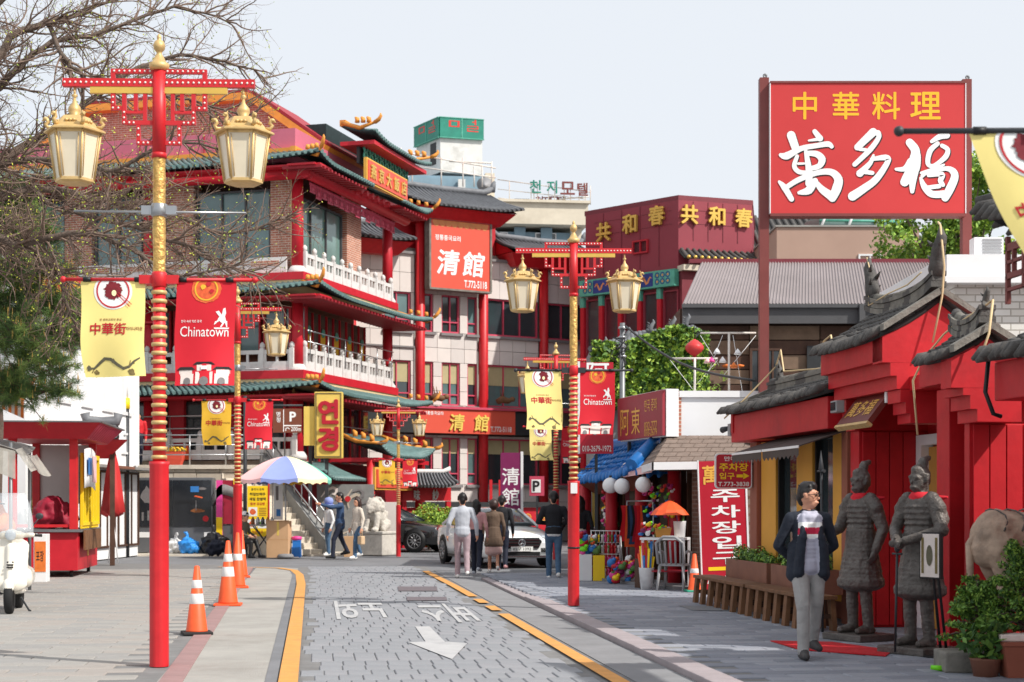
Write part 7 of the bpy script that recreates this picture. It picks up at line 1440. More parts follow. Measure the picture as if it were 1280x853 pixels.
def plastic_chair(label, loc, rz, mat):
    t = thing('plastic_chair', label, 'chair', loc, rz); bbx(t, 'seat', mat, -.22, .22, -.22, .22, .41, .445, .015)
    for x in (-.2, .2): MB().tube([(x, -.2, .41), (x*1.15, -.25, 0)], [.03, .02], 7).build('leg', mat, t); MB().tube([(x, .2, .41), (x*1.15, .28, 0)], [.03, .02], 7).build('leg', mat, t); MB().tube([(x*1.1, -.2, .43), (x*1.2, -.2, .63), (x*1.2, .0, .66), (x*1.1, .22, .62)], .022, 7).build('armrest', mat, t)
    m = MB(); 
    for k in range(5): m.tube([(-.16+k*.08, .22, .45), (-.18+k*.09, .32, .82)], .018, 6)
    m.tube([(-.22, .22, .45), (-.23, .33, .8), (-.1, .36, .9), (.1, .36, .9), (.23, .33, .8), (.22, .22, .45)], .026, 7); m.build('backrest', mat, t); return t
plastic_chair('faded pink plastic chair at the foot of the stairs', G(393, 692), R(-75), 'plastic_rose'); plastic_chair('grey plastic armchair beside the goods table', G(843, 738, .05), R(160), 'plastic_grey')
bst = thing('blue_stool', 'blue plastic stool next to the carton', 'stool', G(371, 697)); MB().lathe([(.17, .02), (.15, .44), (.16, .46), (.15, .48), (.0, .48)], 4, rot=R(45), smooth=False).build('seat', 'plastic_blue', bst)
for x in (-.1, .1): bx(bst, 'leg', 'plastic_blue', x-.025, x+.025, -.14, -.1, 0, .3)
tag(MB().lathe([(.12, .0), (.15, .05), (.14, .1), (.0, .12)], 12).build('snack_tray', 'p_pink', None, Matrix.Translation(bst.location+Vector((0, 0, .482)))), 'pink tray of sweets resting on the blue stool', 'tray')
gz_ = thing('folded_gazebo', 'folded grey canopy frame leaning beside the display case', 'canopy frame', W(284, 690, 47.6)); gz_.location.z = 0
for k in range(4): MB().tube([(-.3+.2*k, 0, .1), (.3-.15*k, .1, 1.7)], .016, 5).build('strut', 'dark_metal', gz_)
MB().slab(lambda u, q: Vector((-.42+.85*u, -.1+.4*q, 1.75+.35*math.sin(math.pi*u)*(1-.3*q)+.05*math.sin(u*8))), 10, 4, (0, 0, -.3)).build('folded_cloth', 'p_grey', gz_)
for x in (-.3, .3): MB().tube([(x, .1, 0), (x, .1, 1.75)], .018, 5).build('leg', 'dark_metal', gz_)
# ------------------------------------------------------------------ souvenir goods
rk = thing('wire_rack', 'white wire rack hung with colourful keyrings', 'display rack', G(757, 726, .05), -.3); m = MB()
for x in (-.28, .28):
    m.cyl((x, 0, 0), (x, 0, .95), .012, .012, 6)
for z in (.05, .27, .5, .72, .94): m.cyl((-.28, 0, z), (.28, 0, z), .009, .009, 5)
for k in range(8): m.cyl((-.28+k*.08, .01, .05), (-.28+k*.08, .01, .94), .005, .005, 4)
for x in (-.28, .28): m.tube([(x, 0, .02), (x, .3, .02), (x, .02, .9)], .009, 5)
m.build('frame', 'plastic_white', rk); rn = random.Random(2); cc = ['red', 'p_yellow', 'p_pink', 'p_blue', 'p_green', 'plastic_white', 'p_purple', 'red_deep']
for z in (.86, .66, .44, .22):
    for k in range(9): c = rn.choice(cc); MB().ell((-.25+k*.063, -.03, z-.02), (.022, .018, .035), 6, 5).tube([(-.25+k*.063, -.03, z-.05), (-.25+k*.063, -.03, z-.14)], [.012, .018], 5).build('keyring', c, rk)
def toys(name, label, cat, loc, spread, n, seed, size=.06, z0=0.0):
    t = thing(name, label, cat, loc); rn = random.Random(seed)
    for i in range(n):
        c = rn.choice(cc+['cone_orange', 'green_plastic', 'p_pink']); p = Vector((rn.uniform(-1, 1)*spread[0], rn.uniform(-1, 1)*spread[1], z0+rn.random()*spread[2])); s_ = size*rn.uniform(.6, 1.4)
        m = MB().ell(p, (s_, s_*.8, s_*rn.uniform(.6, 1.1)), 8, 6); m.ell(p+Vector((s_*.6, -s_*.4, s_*.7)), s_*.5, 6, 5); m.build('toy', c, t)
    return t
tb = toys('toy_bin', 'bin heaped with bright balloons and plastic toys', 'toy bin', G(733, 726, .05), (.2, .15, .35), 30, 5, .07, .5); bbx(tb, 'bin', 'plastic_white', -.16, .1, -.12, .15, 0, .5, .01); bbx(tb, 'bin', 'p_yellow', .12, .34, -.14, .12, 0, .48, .01)
toys('toy_spinner', 'tall spinner of violet and red trinkets behind the wire rack', 'display stand', G(762, 722, .05), (.15, .15, .8), 60, 9, .045, .95); 
sp2 = [o for o in COL.objects if o.name == 'toy_spinner'][0]; MB().cyl((0, 0, 0), (0, 0, 1.9), .02, .02, 6).build('pole', 'steel', sp2); MB().lathe([(.2, 0), (.2, .03), (.02, .05)], 12).build('foot', 'dark_metal', sp2)
hr = thing('clothes_rail', 'rail of small red and navy bags and costumes at the shop front', 'clothes rail', G(800, 731, .05), -1.25); MB().cyl((-.6, 0, 1.5), (.6, 0, 1.5), .015, .015, 6).build('rail', 'steel', hr)
for x in (-.6, .6): MB().cyl((x, 0, 0), (x, 0, 1.5), .015, .015, 6).build('upright', 'steel', hr); bx(hr, 'foot', 'dark_metal', x-.02, x+.02, -.2, .2, 0, .025)
for k in range(11):
    x = -.52+k*.1; c = ['red', 'red_deep', 'cone_orange', 'navy_trouser', 'blue_suit', 'black', 'crimson'][k % 7]; zt = 1.42; L = .55+.25*((k*7) % 5)/5
    MB().grid(lambda u, q: Vector((x+.03*math.sin(q*5+k), -.16+.32*u+.02*math.sin(q*4), zt-L*q)), 5, 6).build('costume', c, hr)
gtb = thing('goods_table', 'white metal table with baskets in front of the souvenir shop', 'table', G(832, 737, .05), -.3); bx(gtb, 'top', 'plastic_white', -.4, .36, -.2, .35, .84, .88); bx(gtb, 'shelf', 'crimson', -.36, .32, -.16, .3, .3, .32)
for x in (-.38, .32): 
    for y in (-.18, .3): bx(gtb, 'leg', 'plastic_white', x, x+.04, y, y+.04, 0, .839)
bsk = thing('wicker_basket', 'wicker basket of small gifts on the white table', 'basket', gtb.location+Vector((-.05, .05, .885))); MB().lathe([(.16, 0), (.2, .15), (.21, .16), (.19, .15), (.15, .02)], 4, rot=R(45), smooth=False).build('basket', 'wood_ochre', bsk)
for k in range(6): MB().ell((-.1+.04*k, .02*(-1)**k, .14), (.04, .04, .04), 7, 5).build('gift', cc[k], bsk)
ou = thing('toy_umbrella', 'small orange paper umbrella over the goods table', 'umbrella', gtb.location+Vector((.08, .1, .9))); m = MB(); m.lathe([(.0, .62), (.12, .56), (.26, .45), (.33, .36)][::-1], 10, smooth=False); m.build('canopy', 'cone_orange', ou); MB().cyl((0, 0, .0), (0, 0, .65), .01, .01, 6).build('handle', 'wood', ou)
tub = thing('umbrella_tub', 'white bucket of green and blue toy umbrellas on the table end', 'bucket', gtb.location+Vector((.26, .2, .885))); MB().lathe([(.09, 0), (.11, .26), (.115, .27), (.1, .26)], 14).build('bucket', 'plastic_white', tub)
for k in range(7): MB().tube([(.02*math.cos(k), .02*math.sin(k), .1), (.08*math.cos(k*2.1), .08*math.sin(k*2.1), .42)], [.012, .018], 5).build('toy_handle', ['p_green', 'p_blue', 'red'][k % 3], tub)
bkt = thing('toy_bucket', 'white patterned bucket full of wrapped red and yellow toy swords', 'bucket', G(808, 737, .05)); MB().lathe([(.1, 0), (.13, .36), (.137, .37), (.12, .36)], 18).build('bucket', 'bag_white', bkt); rn = random.Random(6)
for k in range(26): a = rn.random()*6.28; r_ = rn.random(); MB().tube([(.06*math.cos(a), .06*math.sin(a), .1), (.16*r_*math.cos(a), .13*r_*math.sin(a), .55+.3*rn.random())], [.012, .026], 6).build('toy_sword', rn.choice(['red', 'red', 'p_yellow', 'p_blue', 'cone_orange']), bkt)
bx_b = thing('door_board', 'dark wooden board leaning beside the toy bucket', 'board', G(797, 735, .05), -1.2); bbx(bx_b, 'board', 'wood_dark', -.12, .12, 0, .03, 0, .5, .005)
toys('hanging_trinkets', 'strings of red and gold trinkets hanging by the shop door', 'trinkets', W(822, 640, 28.2), (.28, .1, .6), 60, 12, .035, -.1)
toys('gift_shelf', 'row of small dolls and boxes crowded on the goods table', 'trinkets', gtb.location+Vector((-.22, .0, 0)), (.2, .12, .22), 34, 15, .035, .9)
toys('plush_heap', 'heap of bright plush toys on the ground by the wire rack', 'toys', G(778, 730, .05), (.22, .16, .4), 46, 18, .06, .06)
# ------------------------------------------------------------------ people
def hand(w_, d, side, fing=0, s=1.0, curl=.5):
    """palm and five fingers from wrist w_ pointing along d"""
    w_, d = Vector(w_), Vector(d).normalized(); n = Vector((side, 0, 0)); n = (n-d*n.dot(d)).normalized() if abs(n.dot(d)) < .95 else Vector((0, -1, 0)); t = d.cross(n)
    pr = [(w_, w_+d*.05*s, .03*s, .034*s, fing), (w_+d*.05*s-t*.015*s, w_+d*.085*s-t*.018*s, .024*s, .022*s, fing), (w_+d*.05*s+t*.015*s, w_+d*.085*s+t*.018*s, .024*s, .022*s, fing)]
    for k, L in enumerate((.062, .075, .07, .055)):
        o = (k-1.5)*.02*s; a = w_+d*.088*s+t*o; b = a+d*L*.55*s-n*curl*.02*s; c = b+d*L*.42*s-n*curl*.045*s
        pr += [(a, b, .0105*s, .0095*s, fing), (b, c, .0095*s, .008*s, fing)]
    a = w_+d*.03*s-t*.03*s; b = a+(d*.5-t*.8).normalized()*.035*s; c = b+(d*.9-t*.25-n*curl*.4).normalized()*.035*s
    return pr+[(a, b, .014*s, .012*s, fing), (b, c, .012*s, .009*s, fing)]
def body_prims(o):
    """o: pose options. materials: 0 skin 1 hair 2 top 3 bottom 4 shoes 5.. extras. Figure 1.72 m, facing -y"""
    st = o.get('stride', 0.0); P = []; lean = o.get('lean', 0.0); V = Vector
    legs = {}
    for s in (-1, 1):
        f = st*s*o.get('lead', 1); hip = V((s*.088, 0, .9))
        ank = V((s*(.09+o.get('splay', 0)), -f*.27, .085+max(0, -f)*.16)); kn = hip.lerp(ank, .5)+V((0, -.03-abs(f)*.06, .015))
        if 'legs' in o: hip, kn, ank = [V(q) for q in o['legs'][0 if s < 0 else 1]]
        lm = o.get('legmat', 3); tw = o.get('leg_w', 1.0); low = o.get('shin', lm)
        P += [(hip, kn, .092*tw, .067*tw, lm), (kn, ank, .064*tw if low == lm else .052, .056*tw if low == lm else .036, low)]
        if o.get('calf'): P.append((kn.lerp(ank, .12)+V((0, .02, 0)), kn.lerp(ank, .4)+V((0, .022, 0)), .052, .045, low))
        pit = max(0, -f)*.5; toe = ank+V((s*.02, -.165*math.cos(pit), -.045-.1*math.sin(pit))); heel = ank+V((0, .045, -.045+.0*pit))
        P += [(ank, ank+V((0, 0, -.03)), .045, .045, 4 if low == lm else low), (heel, toe, .042, .034, 4), (ank+V((0, -.03, -.02)), toe, .045, .036, 4)]
    tm = 2; cw = o.get('wide', 1.0)
    P += [((0, 0, .93), (0, -lean*.3, 1.03), .152*cw, .148*cw, o.get('hipmat', 3), (1, .74, 1)), ((0, -lean*.3, 1.03), (0, -lean*.6, 1.14), .148*cw, .15*cw, tm, (1, .72, 1)), ((0, -lean*.6, 1.14), (0, -lean, 1.33), .158*cw, .168*cw, tm, (1, .68, 1)), ((-.14*cw, -lean, 1.4), (.14*cw, -lean, 1.4), .064, .064, tm), ((0, .02-lean, 1.38), (0, .015-lean, 1.45), .085, .06, tm)]
    if o.get('hem'): P += [((0, 0, 1.0), (0, 0, o['hem']), .165*cw, o.get('hem_r', .18), o.get('hemmat', 2), (1, .8, .6))]
    sh = {s: V((s*.178*cw, -lean, 1.395)) for s in (-1, 1)}
    for i, s in enumerate((-1, 1)):
        el, wr = o.get('arms', ((V((-.25, .04, 1.12)), V((-.25, -.06, .88))), (V((.25, .04, 1.12)), V((.25, -.06, .88)))))[i]; el, wr = V(el), V(wr)
        am = o.get('armmat', 2); sl = o.get('sleeve', 2)
        P += [(sh[s], el, .058*o.get('arm_w', 1), .046*o.get('arm_w', 1), 2), (el, wr, .046*o.get('arm_w', 1), .034*o.get('arm_w', 1), sl)]
        if not o.get('nohands'): P += hand(wr, (wr-el), s)
    hy = o.get('turn', 0.0); c, si = math.cos(hy), math.sin(hy); hc = V((0, -.015-lean*1.15, 0)); nod = o.get('nod', 0.0)
    def h(x, y, z): 
        y2, z2 = y*math.cos(nod)-(z-1.5)*math.sin(nod), 1.5+(z-1.5)*math.cos(nod)+y*math.sin(nod); return V((x*c-y2*si, x*si+y2*c, z2))+hc
    P += [((0, .01-lean, 1.42), h(0, .01, 1.53), .056, .052, 0), (h(0, 0, 1.62), h(0, 0, 1.621), .098, .098, 0, (.84, .95, 1.18)), (h(0, -.03, 1.545), h(0, -.045, 1.55), .058, .05, 0), (h(0, -.085, 1.62), h(0, -.103, 1.59), .012, .015, 0), (h(-.024, -.082, 1.55), h(.024, -.082, 1.55), .012, .012, 0), (h(-.045, -.075, 1.645), h(.045, -.075, 1.645), .018, .018, 0)]
    for s in (-1, 1): P.append((h(s*.083, .005, 1.6), h(s*.088, .01, 1.63), .018, .022, 0)); P.append((h(s*.034, -.088, 1.622), h(s*.034, -.089, 1.622), .011, .011, o.get('eye', 1))); P.append((h(s*.02, -.094, 1.645), h(s*.052, -.086, 1.647), .007, .006, 1))
    P.append((h(-.022, -.095, 1.55), h(.022, -.095, 1.55), .008, .008, o.get('lip', 0)))
    hs = o.get('hair', 'short'); 
    P += [(h(0, .022, 1.66), h(0, .022, 1.661), .103, .103, 1, (.92, .97, .98)), (h(0, -.03, 1.705), h(0, .03, 1.7), .06, .065, 1), (h(0, .065, 1.6), h(0, .06, 1.56), .062, .05, 1)]
    for s in (-1, 1): P.append((h(s*.075, .02, 1.66), h(s*.078, .02, 1.62), .032, .024, 1))
    if o.get('tufts'):
        rq = random.Random(3)
        for i in range(26): a = rq.uniform(0, 6.28); r_ = rq.uniform(.02, .085); b = h(r_*math.cos(a)*.85, .02+r_*math.sin(a), 1.745-r_*.55); P.append((b, b+V((rq.gauss(0, .012), rq.gauss(-.008, .012), .022)), .017, .006, 1))
    if hs in ('bob', 'long'):
        e_ = 1.47 if hs == 'bob' else 1.3
        P += [(h(0, .06, 1.62), h(0, .085, e_), .09, .075 if hs == 'bob' else .06, 1, (1.05, .7, 1))]
        for s in (-1, 1): P.append((h(s*.075, .02, 1.64), h(s*.085, .03, e_+.03), .04, .035, 1))
    if hs == 'curly': P += [(h(0, .03, 1.65), h(0, .04, 1.62), .125, .118, 1)]
    return P, h
def person(label, loc, rz, mats, h=1.72, vox=.015, extra=None, drop=None, **o):
    t = thing('person', label, 'person', loc, rz); P, hf = body_prims(o)
    if extra: P = P+extra(hf)
    k = h/1.76; b = blend_mesh('body', P, mats, t, vox, 2, disp=.003 if o.get('tufts') else .006, dscale=9); b.scale = (k, k, k); t['_k'] = k
    del t['_k']; return t, k, hf
def part(t, k, name, mb, mat): o = mb.build(name, mat, t); o.scale = (k, k, k); return o
V = Vector
# walking man in the dark jacket: hands clasped behind him, looking back at the statues
def ex1(h):
    P = []
    for z0, z1, m_ in ((.98, 1.1, 5), (1.1, 1.18, 5), (1.2, 1.22, 7), (1.235, 1.285, 6), (1.3, 1.34, 7), (1.36, 1.4, 5)):
        P.append(((0, -.06, z0), (0, -.065, z1), .092, .092, m_, (1.0, .72, .5), .02))
    P += [((0, -.05, .9), (0, -.05, .96), .11, .11, 5, (1, .8, .6), .01)]
    for s in (-1, 1):
        P += [((s*.07, -.075, 1.41), (s*.085, -.125, 1.2), .032, .04, 2), ((s*.095, -.115, 1.2), (s*.125, -.09, .86), .048, .058, 2), ((s*.13, 0, 1.1), (s*.14, .0, .84), .078, .086, 2, (1, 1.1, 1)), ((s*.03, -.07, 1.44), (s*.06, -.06, 1.45), .022, .022, 5)]
    P += [((0, .05, 1.1), (0, .06, .84), .14, .15, 2, (1.1, .7, 1))]
    return P
pm, k, hf = person('man in dark jacket, striped polo and grey trousers walking past the gate statues', G(1010, 823, .05), .12, ['skin', 'hair', 'navy', 'grey_trouser', 'shoe_dark', 'lavender', 'stripe_red', 'p_white'], 1.66, .0085, ex1, stride=.5, lead=-1, turn=1.0, arms=((V((-.29, .07, 1.12)), V((-.08, .19, .95))), (V((.29, .07, 1.12)), V((.08, .19, .93)))), wide=1.0, leg_w=1.06, arm_w=1.08, tufts=1)
m = MB()
for s in (-1, 1):
    m.tube([hf(s*.034+.026*math.cos(a), -.108, 1.622+.019*math.sin(a)) for a in [2*math.pi*i/12 for i in range(13)]], .003, 5, cap=False); m.tube([hf(s*.06, -.106, 1.626), hf(s*.085, -.05, 1.63), hf(s*.088, .0, 1.625)], .003, 5)
m.tube([hf(-.01, -.112, 1.625), hf(.01, -.112, 1.625)], .003, 5); part(pm, k, 'glasses', m, 'black')
# couple by the stairs
person('man in blue suit pointing left with an outstretched arm', G(425, 698.5), -1.35, ['skin', 'hair', 'blue_suit', 'navy_trouser', 'black', 'p_white'], 1.82, .014, lambda h: [((0, -.07, 1.22), (0, -.075, 1.4), .05, .045, 5, (.8, .9, 1), .02), ((0, 0, 1.0), (0, 0, .84), .165, .17, 2, (1, .8, .6))], stride=.75, arms=((V((-.3, .1, 1.14)), V((-.3, .02, .9))), (V((.26, -.25, 1.36)), V((.3, -.52, 1.43)))), arm_w=1.15)
t, k, hf = person('woman in beige jacket and jeans carrying a tan handbag', G(447, 699), -.9, ['skin', 'hair_brown', 'beige', 'jeans', 'shoe_white'], 1.68, .014, lambda h: [((0, 0, 1.0), (0, 0, .8), .165, .175, 2, (1, .8, .6))], stride=.55, hair='bob', arms=((V((-.25, .04, 1.13)), V((-.24, -.08, .88))), (V((.27, .02, 1.13)), V((.3, -.06, .88)))))
m = MB(); m.bbox(.2, .4, -.14, .0, .42, .66, .03); m.tube([(.24, -.07, .66), (.27, -.07, .82), (.33, -.07, .82), (.36, -.07, .66)], .01, 6); part(t, k, 'handbag', m, 'bag_tan')
t, k, hf = person('half-hidden person in white top and jeans behind the man in the suit', G(411, 695), -1.0, ['skin', 'hair', 'plastic_white', 'jeans', 'shoe_white'], 1.6, .016, stride=.2, hair='bob')
tag(MB().lathe([(.02, .0), (.12, .03), (.14, .12), (.1, .2), (.0, .23)], 14).ell((0, 0, 0), (.2, .2, .02), 14, 5).build('sun_hat', 'um_blue', None, Matrix.Translation(G(411, 695)+V((0, -.01, 1.47)))), 'pale blue sun hat on the half-hidden person', 'hat')
shb = thing('paper_carrier', 'tall tan paper carrier bag between the couple', 'bag', G(436, 698)+V((0, .3, 0))); bbx(shb, 'bag_side', 'cardboard', -.17, .17, 0, .14, .02, .6, .01); MB().tube([(-.08, .07, .6), (-.06, .07, .75), (.06, .07, .75), (.08, .07, .6)], .008, 5).build('handle', 'white_paint', shb)
# walkers seen from behind
person('man in pale grey top and mauve trousers walking away', G(578, 723), math.pi+.1, ['skin', 'hair', 'grey_top', 'mauve', 'shoe_white'], 1.73, .014, lambda h: [((0, 0, 1.0), (0, 0, .92), .165, .17, 2, (1, .8, .6))], stride=.45, arms=((V((-.28, .04, 1.13)), V((-.3, -.02, .9))), (V((.28, .06, 1.13)), V((.3, -.06, .9)))), arm_w=1.15)
person('long-haired woman in rose top and dark jeans walking between the others', G(594, 721)+V((0, 1.0, 0)), math.pi-.2, ['skin', 'hair', 'rose_top', 'navy_trouser', 'grey_top'], 1.6, .015, stride=.6, hair='long')
person('woman in brown flared coat and pink skirt walking away', G(617, 716), math.pi+.05, ['skin', 'hair_brown', 'brown_coat', 'pink_skirt', 'shoe_white', 'skin'], 1.6, .014, lambda h: [((0, 0, 1.05), (0, 0, .68), .165, .235, 2, (1, .8, .5)), ((0, 0, .75), (0, 0, .5), .2, .215, 3, (1, .8, .5))], stride=.5, hair='curly', legmat=3, shin=0, calf=True, hipmat=2)
person('man in black jumper walking beside the brown coat', G(627, 716)+V((0, .9, 0)), math.pi-.1, ['skin', 'hair', 'jumper_black', 'navy_trouser', 'rose_top'], 1.7, .015, stride=.4, arm_w=1.1)
person('man in black jumper and jeans walking away near the right lamp post', G(692, 725), math.pi, ['skin', 'hair', 'jumper_black', 'jeans', 'shoe_white', 'plastic_white'], 1.76, .014, lambda h: [((0, 0, 1.0), (0, 0, .93), .17, .175, 2, (1, .8, .6)), ((0, 0, .9), (0, 0, .89), .172, .17, 5, (1, .8, .3))], stride=.4, arms=((V((-.3, .0, 1.14)), V((-.16, -.2, 1.12))), (V((.3, .0, 1.14)), V((.16, -.2, 1.12)))), arm_w=1.2, wide=1.08)
person('person in black top and beige trousers half hidden by the right lamp post', G(728, 724)+V((-.05, 0, 0)), math.pi-.15, ['skin', 'hair', 'jumper_black', 'beige', 'shoe_dark'], 1.66, .016, stride=.3, hair='long', arms=((V((-.26, .03, 1.13)), V((-.26, -.06, .9))), (V((.34, .0, 1.16)), V((.46, -.08, .94)))))
# seated vendor, person on terrace
vs = thing('folding_stool', 'low dark folding stool under the seated vendor', 'stool', G(302, 698)); bx(vs, 'seat', 'navy', -.18, .18, -.15, .17, .4, .43)
for x in (-.16, .16): MB().tube([(x, -.15, 0), (x, .15, .4)], .012, 5).build('leg', 'dark_metal', vs); MB().tube([(x, .15, 0), (x, -.15, .4)], .012, 5).build('leg', 'dark_metal', vs)
t, k, hf = person('vendor in olive jacket and white cap seated on a stool', G(302, 698)+V((0, 0, -.42)), 1.1, ['skin', 'hair', 'olive', 'black', 'black'], 1.7, .016, legs=((V((-.09, 0, .92)), V((-.12, -.42, .9)), V((-.13, -.4, .52))), (V((.09, 0, .92)), V((.13, -.4, .93)), V((.15, -.55, .53)))), arms=((V((-.26, -.08, 1.16)), V((-.15, -.34, 1.08))), (V((.26, -.08, 1.16)), V((.15, -.34, 1.08)))), lean=.08, nod=.25)
m = MB().lathe([(.112, 1.665), (.115, 1.7), (.09, 1.765), (.0, 1.785)], 16, (0, -.1, 0)); m.ell((0, -.22, 1.67), (.085, .09, .012), 12, 5); part(t, k, 'cap', m, 'plastic_white')
person('person in a red jacket standing on the terrace by the rail', V((-11.5, 49.2, 2.68)), .2, ['skin', 'hair', 'red_jacket', 'navy_trouser', 'black'], 1.65, .018, hair='bob', arm_w=1.3, wide=1.15)
# ------------------------------------------------------------------ clay warriors
def warrior(label, loc, rz, spear):
    t = thing('warrior_statue', label, 'statue', loc, rz, 'clay warrior statues at the gate')
    bbx(t, 'plinth', 'bronze', -.3, .3, -.28, .24, 0, .075, .015)
    A_ = ((V((-.3, -.02, 1.13)), V((-.22, -.24, 1.06))), (V((.29, .05, 1.12)), V((.27, -.04, .9)))) if spear else ((V((-.3, -.02, 1.13)), V((-.05, -.27, 1.02))), (V((.3, -.02, 1.13)), V((.05, -.25, 1.03))))
    P, h = body_prims(dict(arms=A_, hair='short', turn=.0, arm_w=1.35, wide=1.05, leg_w=1.05, eye=0, splay=.03))
    P = [(q[0], q[1], q[2], q[3], 0)+tuple(q[5:]) for q in P]
    P += [((0, 0, 1.08), (0, 0, .98), .175, .185, 0, (1, .82, .7)), ((0, 0, .98), (0, 0, .56), .18, .265, 0, (1, .86, .42)), ((0, 0, .57), (0, 0, .53), .275, .275, 0, (1, .86, .3))]           # long coat
    for i in range(6): P.append(((0, -.005, 1.08+i*.055), (0, -.005, 1.085+i*.055), .178, .178, 0, (1, .72, .14)))                                                                            # armour courses
    for s in (-1, 1): P += [((s*.15, 0, 1.43), (s*.24, 0, 1.34), .075, .072, 0), ((s*.19, .02, 1.36), (s*.25, .03, 1.24), .078, .072, 0)]
    P += [(h(0, .04, 1.74), h(.0, .06, 1.79), .045, .05, 0), (h(0, .06, 1.8), h(0, .13, 1.83), .035, .03, 0), (h(0, .09, 1.66), h(0, .1, 1.6), .05, .045, 0), ((-.03, -.095, 1.535), (.03, -.095, 1.535), .012, .012, 0)]
    b = blend_mesh('figure', P, ['bronze'], t, .0095, 1, T=Matrix.Translation((0, 0, .065)), disp=.006, dscale=22); 
    zz = .065
    m = MB(); N_ = 22
    for i in range(N_+1): a = 2*math.pi*i/N_; m.v += [(.082*math.cos(a), .082*math.sin(a)*.9, 1.5+zz), (.105*math.cos(a), .1*math.sin(a)-.01, 1.455+zz-.012*math.cos(a*2)), (.088*math.cos(a), .085*math.sin(a), 1.42+zz-.03*max(0, -math.sin(a)))]
    for i in range(N_):
        for q in range(2): m.f.append((i*3+q, i*3+3+q, i*3+4+q, i*3+1+q)); m.m.append(0); m.s.append(True)
    m.tube([(.08, .05, 1.47+zz), (.15, .1, 1.44+zz), (.24, .12, 1.45+zz)], [.025, .03, .012], 6); m.build('red_scarf', 'cloth_red', t)
    if spear:
        m = MB().cyl((-.23, -.33, .08), (-.25, -.33, 1.78), .014, .014, 8); m.tube([(-.25, -.33, 1.78), (-.252, -.33, 1.83), (-.255, -.33, 2.02)], [.012, .03, .002], 6); m.tube([(-.31, -.33, 1.8), (-.2, -.33, 1.8)], [.012, .02], 6); m.build('spear', 'dark_metal', t)
    else:
        m = MB().cyl((0, -.34, .03), (0, -.31, .98), .011, .013, 8); m.ell((0, -.31, 1.03), (.03, .03, .05), 8, 6); m.tube([(-.06, -.31, .97), (.06, -.31, .97)], .012, 6); m.build('sword', 'dark_metal', t)
    return t
warrior('clay warrior statue with a red scarf holding an upright spear', G(1076, 800, .05), -1.05, True)
warrior('clay warrior statue with a red scarf leaning both hands on a sword', G(1150, 817, .05), -1.0, False)
# ------------------------------------------------------------------ horse statue
hs = thing('horse_statue', 'life-size tan and grey horse statue behind the potted shrubs', 'statue', (4.56, 14.75, .05), .1)      # +x is its head
pr_ = [((-.05, 0, 1.12), (.55, 0, 1.08), .27, .28, 0, (1, .86, 1)), ((.4, 0, 1.08), (1.0, 0, 1.14), .282, .282, 1, (1, .84, 1)), ((-.1, 0, 1.16), (-.16, 0, 1.05), .24, .2, 0), ((1.0, 0, 1.2), (1.38, 0, 1.72), .23, .13, 1), ((1.38, 0, 1.76), (1.68, 0, 1.55), .115, .075, 1), ((1.66, 0, 1.55), (1.72, 0, 1.5), .075, .065, 1), ((1.0, 0, 1.42), (1.32, 0, 1.86), .05, .05, 2)]
for s in (-1, 1):
    pr_ += [((-.1, s*.13, 1.05), (-.02, s*.14, .74), .17, .105, 0), ((-.02, s*.14, .74), (-.18, s*.13, .5), .095, .055, 0), ((-.18, s*.13, .5), (-.13, s*.13, .14), .05, .038, 0), ((-.13, s*.13, .1), (-.09, s*.13, .03), .05, .06, 2), ((.95, s*.13, .98), (.95, s*.13, .55), .13, .062, 1), ((.95, s*.13, .55), (.95, s*.13, .14), .056, .04, 1), ((.95, s*.13, .1), (.98, s*.13, .03), .05, .06, 2), ((1.4, s*.06, 1.86), (1.42, s*.07, 1.96), .03, .01, 1)]
blend_mesh('body', pr_, ['horse_tan', 'horse_grey', 'dark_metal'], hs, .02, 2, disp=.012, dscale=9)
MB().tube([(-.28, 0, 1.2), (-.355, 0, 1.08), (-.34, .02, .8), (-.3, .02, .5)], [.03, .04, .035, .012], 8).build('tail', 'horse_tan', hs)
MB().slab(lambda u, q: Vector((.3+.35*u, .255*math.sin((q-.5)*2.4), 1.13+.265*math.cos((q-.5)*2.4))), 4, 10, (0, 0, .015)).build('saddle_cloth', 'dark_metal', hs)
for x0 in (-.12, .05, .2): MB().tube([(x0+.05*math.sin(i), .24*math.sin((i/8-.5)*2.6), 1.13+.27*math.cos((i/8-.5)*2.6)) for i in range(9)], .009, 6).build('harness_strap', 'bronze', hs)
# ------------------------------------------------------------------ guardian lion
ln = thing('stone_lion', 'seated white stone guardian lion on a block pedestal', 'statue', G(470, 694), -.5)
bbx(ln, 'pedestal', 'stone_lion', -.45, .45, -.35, .5, 0, .62, .03); bbx(ln, 'pedestal_cap', 'stone_lion', -.48, .48, -.38, .53, .622, .7, .02)
pr_ = [((0, .2, .95), (0, .0, 1.2), .26, .24, 0), ((0, -.1, 1.42), (0, -.12, 1.44), .25, .24, 0), ((0, -.28, 1.38), (0, -.33, 1.36), .14, .12, 0), ((0, -.33, 1.3), (0, -.36, 1.28), .09, .08, 0), ((0, .35, .9), (0, .45, 1.2), .09, .12, 0)]
for s in (-1, 1): pr_ += [((s*.15, -.15, 1.15), (s*.17, -.26, .76), .1, .085, 0), ((s*.17, -.3, .74), (s*.17, -.36, .74), .09, .08, 0), ((s*.22, .2, .9), (s*.26, .0, .76), .16, .1, 0), ((s*.15, -.02, 1.6), (s*.19, -.05, 1.65), .06, .04, 0), ((s*.07, -.32, 1.46), (s*.07, -.33, 1.46), .045, .045, 0)]
rn = random.Random(8)
